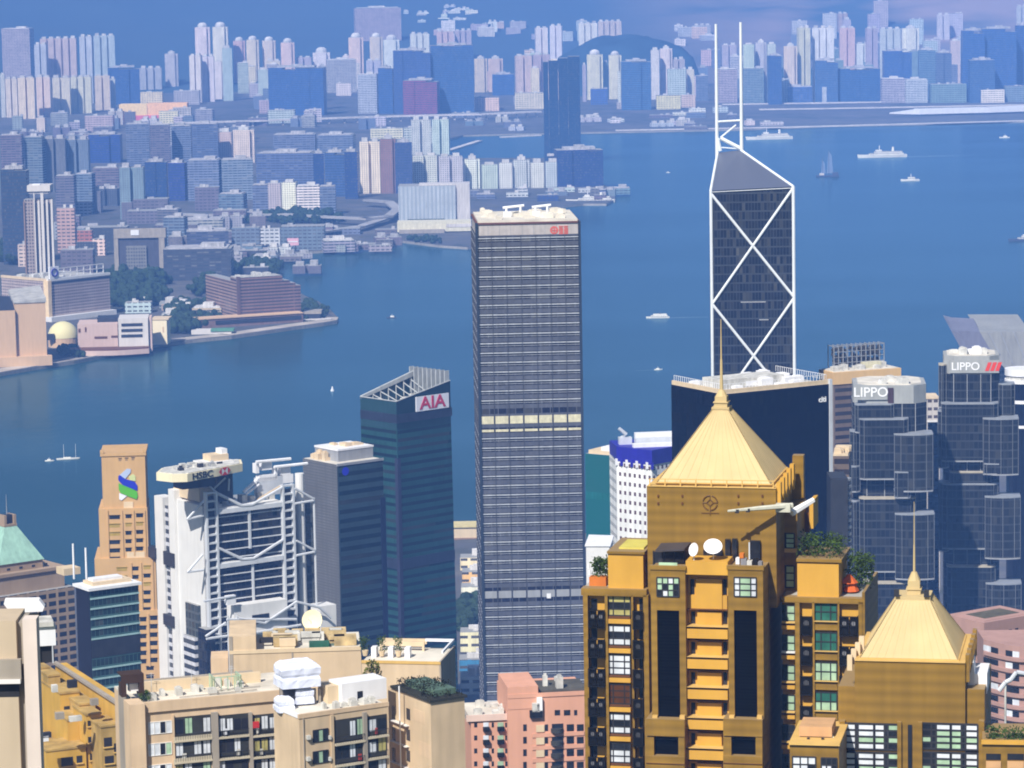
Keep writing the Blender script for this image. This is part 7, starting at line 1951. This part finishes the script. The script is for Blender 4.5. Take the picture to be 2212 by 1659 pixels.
T.part('roof', MB().box(0, q[1], .5, 22, H - 1.2, H), M_roofg); clutter(T, 2, q[1] - 4, 4, 18, H, 7, 4, M_machine, smin=4, smax=9)
xa = T.fr(425, 705, -14)[0]; xb = T.fr(655, 690, -14)[0]
T.part('podium', MB().box(xa, xb, -14, 6, 0, 9), mat('brown_podium', (.22, .14, .12), .8)); T.part('podium_glazing', MB().box(xa + 20, xb - 2, -14.5, -13.9, 3, 7), M_dark); T.part('podium_roof', MB().box(xa, xb, -15, 6, 9, 10), M_hall)
T = atbase('low_building', 'green roofed low pavilion on the promenade before the brown hotel', 'building', 455, 722)
zrect(T, 413, 713, 500, 726, 0, 12, M_penw, 'wall'); T.part('roof', MB().box(T.fr(455, 715)[0], T.fr(505, 715)[0], -1, 13, T.fr(455, 716)[1], T.fr(455, 714)[1] + 1), mat('green_roof', (.10, .26, .16), .7))
T = atbase('clubhouse', 'dark podium and pale terraces at the tip of the waterfront point', 'building', 690, 690)
zrect(T, 655, 678, 692, 692, 0, 20, M_dark, 'wall'); zrect(T, 655, 673, 694, 678, -1, 22, M_bgs, 'roof'); zrect(T, 652, 690, 715, 697, -6, 10, M_pale, 'terrace')
# grid framed building
T = atbase('office_building', 'pale framed block with dark recessed centre behind the waterfront trees', 'office building', 300, 600)
zrect(T, 245, 497, 358, 612, 2, 30, (mat('slate_recess', (.07, .07, .09), .6)), 'recess_wall')
for l, r in ((245, 258), (342, 358)): zrect(T, l, 498, r, 612, 0, 4, M_bgs, 'frame')
zrect(T, 245, 495, 358, 513, -.4, 6, M_bgs, 'frame'); zrect(T, 272, 532, 318, 600, -1, 6, facade('slate_centre', (.20, .20, .19), (.08, .08, .09), 4, 3, .6, .5, .2, .3), 'centre_bay'); zrect(T, 282, 497, 300, 508, -1, 3, M_white, 'sign')
# harbour tower, alone against the water
F_ht = facade('hazy_blue_tower', (.020, .055, .13), (.012, .035, .09), 3.6, 2.4, .8, .6, .12, .4, spec=.15, grough=.25)
T = atbase('harbour_tower', 'very tall slim blue twin slab tower standing in front of the far shore', 'skyscraper', 1215, 351)
for l, r, t_, y, d in ((1173, 1188, 134, 2, 26), (1185, 1209, 131, 0, 30), (1206, 1230, 126, 1.5, 30), (1227, 1256, 122, -1, 26)): zrect(T, l, t_, r, 400, y, d, F_ht, 'wall')
zrect(T, 1190, 127, 1203, 132, 6, 10, M_pale, 'roof_house'); zrect(T, 1182, 332, 1262, 336, -3, 34, M_pale, 'podium_roof')
# orange roofed hall
T = atbase('market_hall', 'long orange and cream hall with a dark pink lower half in the far left', 'hall', 330, 266)
zrect(T, 257, 226, 318, 250, 0, 40, mat('cream_cladding', (.92, .66, .30), .8), 'upper_wall'); zrect(T, 318, 224, 405, 262, 1, 40, mat('orange_cladding', (.95, .55, .26), .8), 'upper_wall')
zrect(T, 260, 250, 345, 268, -1, 30, mat('dark_pink_cladding', (.72, .16, .24), .8), 'lower_wall')
# striped waterside hall
T = atbase('exhibition_hall', 'large pale hall with vertical stripes on a cream pier left of the banded tower', 'hall', 930, 482)
x0, x1, z0, z1 = T.rect(860, 403, 985, 482, 0)
T.part('wall', MB().box(x0, x1, 0, 50, 0, z1), facade('vertical_stripe_wall', (.46, .50, .52), (.34, .38, .42), 90, 5.5, .4, .96, .3, .1)); zrect(T, 985, 397, 1016, 482, 4, 40, M_pale, 'wall'); zrect(T, 905, 398, 985, 404, 10, 30, M_pale, 'roof'); zrect(T, 880, 474, 960, 480, -3, 4, M_leaf, 'hedge')
T = atbase('pier_building', 'cream waterside building under the vertical striped hall', 'building', 930, 503, 0, 3.0)
zrect(T, 858, 480, 1018, 499, 0, 30, mat('cream_pier_wall', (.66, .62, .46), .8), 'wall'); zrect(T, 862, 497, 960, 508, -6, 6, M_bgs, 'dark_quay'); zrect(T, 964, 484, 1018, 490, -.5, 1, M_pale, 'roof')
T = atbase('billboard', 'pink and white billboard on the shadowed cove waterfront', 'billboard', 633, 543)
zrect(T, 620, 515, 645, 530, 0, 2, mat('pink_poster', (.75, .42, .50), .7), 'panel'); zrect(T, 622, 521, 643, 523, -.3, .4, M_white, 'stripe'); zrect(T, 626, 530, 629, 546, .5, 1, M_dark, 'post'); zrect(T, 637, 530, 640, 546, .5, 1, M_dark, 'post')
T = atbase('cruise_terminal', 'long bright white roof along the runway at the right edge', 'terminal', 2060, 245)
q = [T.loc(at_z(x, y, 10)) for x, y in ((1986, 244), (2060, 242), (2140, 240), (2260, 236))]
o = strip(q, 40, 4, 14, 'roof', M_white); o.parent = T.e
T.part('tip', MB().loft([(q[0].x - 60, q[0].y + 8, 6), (q[0].x, q[0].y, 4), (q[0].x, q[0].y + 40, 4), (q[0].x - 60, q[0].y + 12, 6)], [(q[0].x - 60, q[0].y + 8, 8), (q[0].x, q[0].y, 13.5), (q[0].x, q[0].y + 40, 13.5), (q[0].x - 60, q[0].y + 12, 8)]), M_white)
structure(strip([at_z(x, y, 1.5) for x, y in ((968, 327), (1042, 304))], 12, -1.5, 2.2, 'breakwater', M_pale))
structure(strip([at_z(x, y, 1.5) for x, y in ((1085, 296), (1170, 292))], 12, -1.5, 2.2, 'breakwater', M_pale))
# waterside trees and little roofs on the point
grove([(640, 560), (560, 588), (600, 600), (598, 575)], 30, 4, 6)
grove([(480, 470), (560, 474), (560, 488), (470, 486)], 40, 4, 7)
grove([(860, 515), (960, 522), (950, 530), (870, 520)], 16, 3, 5)
grove([(200, 640), (240, 600), (250, 660), (215, 680)], 30, 4, 7)
infill(14, (360, 640), (548, 600), (5, 16), (14, 40), ('dusk', 'bluegrey', 'dark', 'grey', 'pale'), 'small shadowed roof between the brown hotel and the cove', 'roofs behind the brown hotel')
infill(8, (240, 440), (660, 700), (5, 14), (14, 36), ('grey', 'tan', 'dusk', 'pale'), 'small roof among the trees behind the promenade', 'roofs among the trees')
infill(12, (600, 860), (505, 545), (6, 14), (16, 44), ('dusk', 'bluegrey', 'dark', 'grey'), 'low shed along the shadowed cove waterfront', 'cove sheds')
infill(12, (1010, 1320), (408, 438), (5, 12), (12, 34), ('dusk', 'navy', 'bluegrey', 'pale', 'teal'), 'low dark building at the foot of the waterfront estate', 'low buildings of the point')
infill(16, (970, 1660), (252, 284), (4, 12), (16, 60), ('pale', 'lilac', 'white', 'bluegrey', 'dusk'), 'low hazy quay shed on the far shore', 'far quay sheds')

# ================================================================ boats
M_hull = mat('white_hull', (.82, .80, .72), .5, .06, .1)
M_hulld = mat('dark_hull', (.05, .06, .10), .6, .1, .1)
M_sail = mat('grey_blue_sail', (.16, .22, .34), .8, .1, .1)
M_boatwin = facade('ship_windows', (.80, .78, .70), (.10, .11, .13), 2.8, 2.2, .6, .4, .2, .4)
def hull(L, B, h, m=0, bow=.28):
    st = [(-.5, .8, 0), (-.3, 1, 0), (.1, 1, 0), (.5 - bow * .6, .72, .06), (.5 - bow * .2, .34, .16), (.5, .02, .3)]
    vs, fs = [], []
    for f, w, up in st:
        for s_, z in ((-1, 0), (1, 0)): vs.append((f * L, s_ * B / 2 * w * .82, -.6))
        for s_ in (-1, 1): vs.append((f * L + (.02 * L if f > .4 else 0), s_ * B / 2 * w, h * (1 + up)))
    n_ = len(st)
    for i in range(n_ - 1):
        a, c = 4 * i, 4 * (i + 1)
        fs += [(a, c, c + 2, a + 2), (c + 1, a + 1, a + 3, c + 3), (a + 2, c + 2, c + 3, a + 3), (a + 1, c + 1, c, a)]
    fs += [(1, 0, 2, 3), (4 * n_ - 4, 4 * n_ - 3, 4 * n_ - 1, 4 * n_ - 2)]
    return MB().add(vs, fs, m)
def boat(label, px, py, lpx, kind, heading, name='ferry', cat='ferry', hullm=None, wake=0):
    p = at_z(px, py, 0); L = lpx / FPX * p.y
    T = Thing(name, label, cat, (p.x, p.y, 0), heading)
    if kind == 'ship':
        B, h = L * .17, L * .055
        T.part('hull', hull(L, B, h), hullm or M_hull)
        T.part('lower_deck', MB().box(-.43 * L, .26 * L, -B * .45, B * .45, h, h + L * .035), M_boatwin); T.part('upper_deck', MB().box(-.40 * L, .16 * L, -B * .38, B * .38, h + L * .035, h + L * .07), M_boatwin)
        T.part('bridge', MB().box(.02 * L, .13 * L, -B * .36, B * .36, h + L * .07, h + L * .10), M_hull); T.part('funnel', MB().cyl(-.22 * L, 0, h + L * .07, h + L * .155, L * .028, 10, 0, L * .022), M_hull)
        T.part('mast', MB().bar((.06 * L, 0, h + L * .1), (.06 * L, 0, h + L * .19), L * .008, 6), M_white)
    elif kind == 'ferry':
        B, h = L * .24, L * .06
        T.part('hull', hull(L, B, h, 0, .2), hullm or M_hulld); T.part('cabin', MB().box(-.42 * L, .3 * L, -B * .44, B * .44, h, h + L * .07), M_boatwin); T.part('roof', MB().box(-.38 * L, .2 * L, -B * .4, B * .4, h + L * .07, h + L * .12), M_hull)
        T.part('funnel', MB().cyl(-.1 * L, 0, h + L * .12, h + L * .2, L * .03, 8), M_hulld)
    elif kind == 'junk':
        B, h = L * .24, L * .07
        T.part('hull', hull(L, B, h, 0, .2), M_hulld); T.part('stern_house', MB().box(-.46 * L, -.2 * L, -B * .4, B * .4, h, h + L * .13), M_hulld); T.part('deck_house', MB().box(.15 * L, .35 * L, -B * .3, B * .3, h, h + L * .09), M_pale)
        for x, hh, w in ((-.05, 1.1, .18), (.22, .75, .13)):
            T.part('mast', MB().bar((x * L, 0, h), (x * L, 0, h + L * hh), L * .012, 6), M_dark)
            z0, z1 = h + L * .08, h + L * (hh - .04); T.part('sail', MB().add([(x * L - w * L, -.15, z0), (x * L + w * .5 * L, -.15, z0), (x * L + .02 * L, -.15, z1), (x * L - w * .7 * L, -.15, z1 - .2 * L), (x * L - w * L, .15, z0), (x * L + w * .5 * L, .15, z0), (x * L + .02 * L, .15, z1), (x * L - w * .7 * L, .15, z1 - .2 * L)], [(0, 1, 2, 3), (7, 6, 5, 4), (0, 4, 5, 1), (1, 5, 6, 2), (2, 6, 7, 3), (3, 7, 4, 0)]), M_sail)
    elif kind == 'yacht':
        B, h = L * .2, L * .05
        T.part('hull', hull(L, B, h), M_hull); T.part('cabin', MB().box(-.2 * L, .12 * L, -B * .3, B * .3, h, h + L * .04), M_hull)
        for x in (-.18, .34): T.part('mast', MB().bar((x * L, 0, h), (x * L, 0, h + L * .62), L * .006, 6), M_white)
    else:
        B, h = L * .3, L * .09
        T.part('hull', hull(L, B, h), hullm or M_hull); T.part('cabin', MB().box(-.25 * L, .12 * L, -B * .34, B * .34, h, h + L * .13), M_boatwin if L > 25 else M_hull); T.part('mast', MB().bar((-.05 * L, 0, h + L * .13), (-.05 * L, 0, h + L * .3), L * .02, 6), M_white)
    if wake:
        b = MB(); n_ = 14
        for i in range(n_):
            a, c = i / n_, (i + 1) / n_
            for s_ in (-1, 1):
                w = L * (.03 + .04 * a)
                b.add([(-.4 * L - a * L * wake, s_ * L * (.05 + .14 * a) - w / 2 * (1 - a), .06), (-.4 * L - c * L * wake, s_ * L * (.05 + .14 * c) - w / 2 * (1 - c), .06), (-.4 * L - c * L * wake, s_ * L * (.05 + .14 * c) + w / 2 * (1 - c), .06), (-.4 * L - a * L * wake, s_ * L * (.05 + .14 * a) + w / 2 * (1 - a), .06)], [(0, 3, 2, 1)])
        T.part('wake', b, M_foam)
    return T
M_foam = mat('wake_foam', (.30, .38, .42), .8, .5, .1, streak=False)
boat('cream passenger ferry near the twin white masts, close to the far shore', 1662, 301, 100, 'ship', 184)
boat('white passenger ship with funnel crossing the open water at right', 1906, 340, 106, 'ship', 186, 'passenger_ship', 'ship', None, 1.6)
boat('pale ship moored off the point below the deep blue cube building', 1276, 437, 104, 'ship', 178, 'passenger_ship', 'ship')
boat('dark junk with grey blue sails below the white passenger ship', 1788, 382, 50, 'junk', 170, 'junk', 'sailing boat')
boat('small cream launch below the white passenger ship', 1966, 391, 40, 'small', 182, 'launch', 'boat', M_hull)
boat('white low ferry in mid harbour left of the crossbraced tower', 1421, 687, 50, 'ferry', 181, 'ferry', 'ferry', M_hull, 2.4)
boat('tiny dark launch alone in the water left of the banded tower', 846, 687, 22, 'small', 176, 'launch', 'boat', M_hulld)
boat('dark hulled ship with pale deck cut off by the right edge', 2222, 520, 90, 'ship', 190, 'passenger_ship', 'ship', M_hulld)
boat('white twin masted yacht in the lower left water', 147, 992, 50, 'yacht', 12, 'yacht', 'sailing boat')
boat('small pale tender trailing the twin masted yacht', 107, 996, 20, 'small', 8, 'launch', 'boat')
boat('little pale boat low in the water above the navy crowned white tower', 1422, 799, 18, 'small', 10, 'launch', 'boat', None, 3)
boat('tiny white boat near the upper right edge of the water', 2170, 298, 22, 'small', 180, 'launch', 'boat')
boat('tiny white dot of a boat right of the deep blue cube building', 1443, 373, 9, 'small', 180, 'launch', 'boat')
T = Thing('buoy', 'single white buoy floating left of the teal tower', 'buoy', at_z(718, 845, 0))
T.part('float', MB().cyl(0, 0, -.5, 1.2, 1.6, 10), M_white); T.part('cage', MB().cyl(0, 0, 1.2, 4.2, 1.1, 8, 0, .4), M_white)
# ================================================================ the air
HM = bpy.data.materials.new('haze_air'); HM.use_nodes = True
HM.node_tree.nodes.clear()
ho = HM.node_tree.nodes.new('ShaderNodeOutputMaterial'); hv = HM.node_tree.nodes.new('ShaderNodeVolumePrincipled')
hv.inputs['Color'].default_value = HAZE_COLOR; hv.inputs['Density'].default_value = HAZE_DENSITY; hv.inputs['Anisotropy'].default_value = HAZE_G
HM.node_tree.links.new(hv.outputs[0], ho.inputs['Volume'])
ho = MB().box(-3700, 3700, -260, 13400, -3, 445).link('haze', HM)
ho['kind'] = 'stuff'
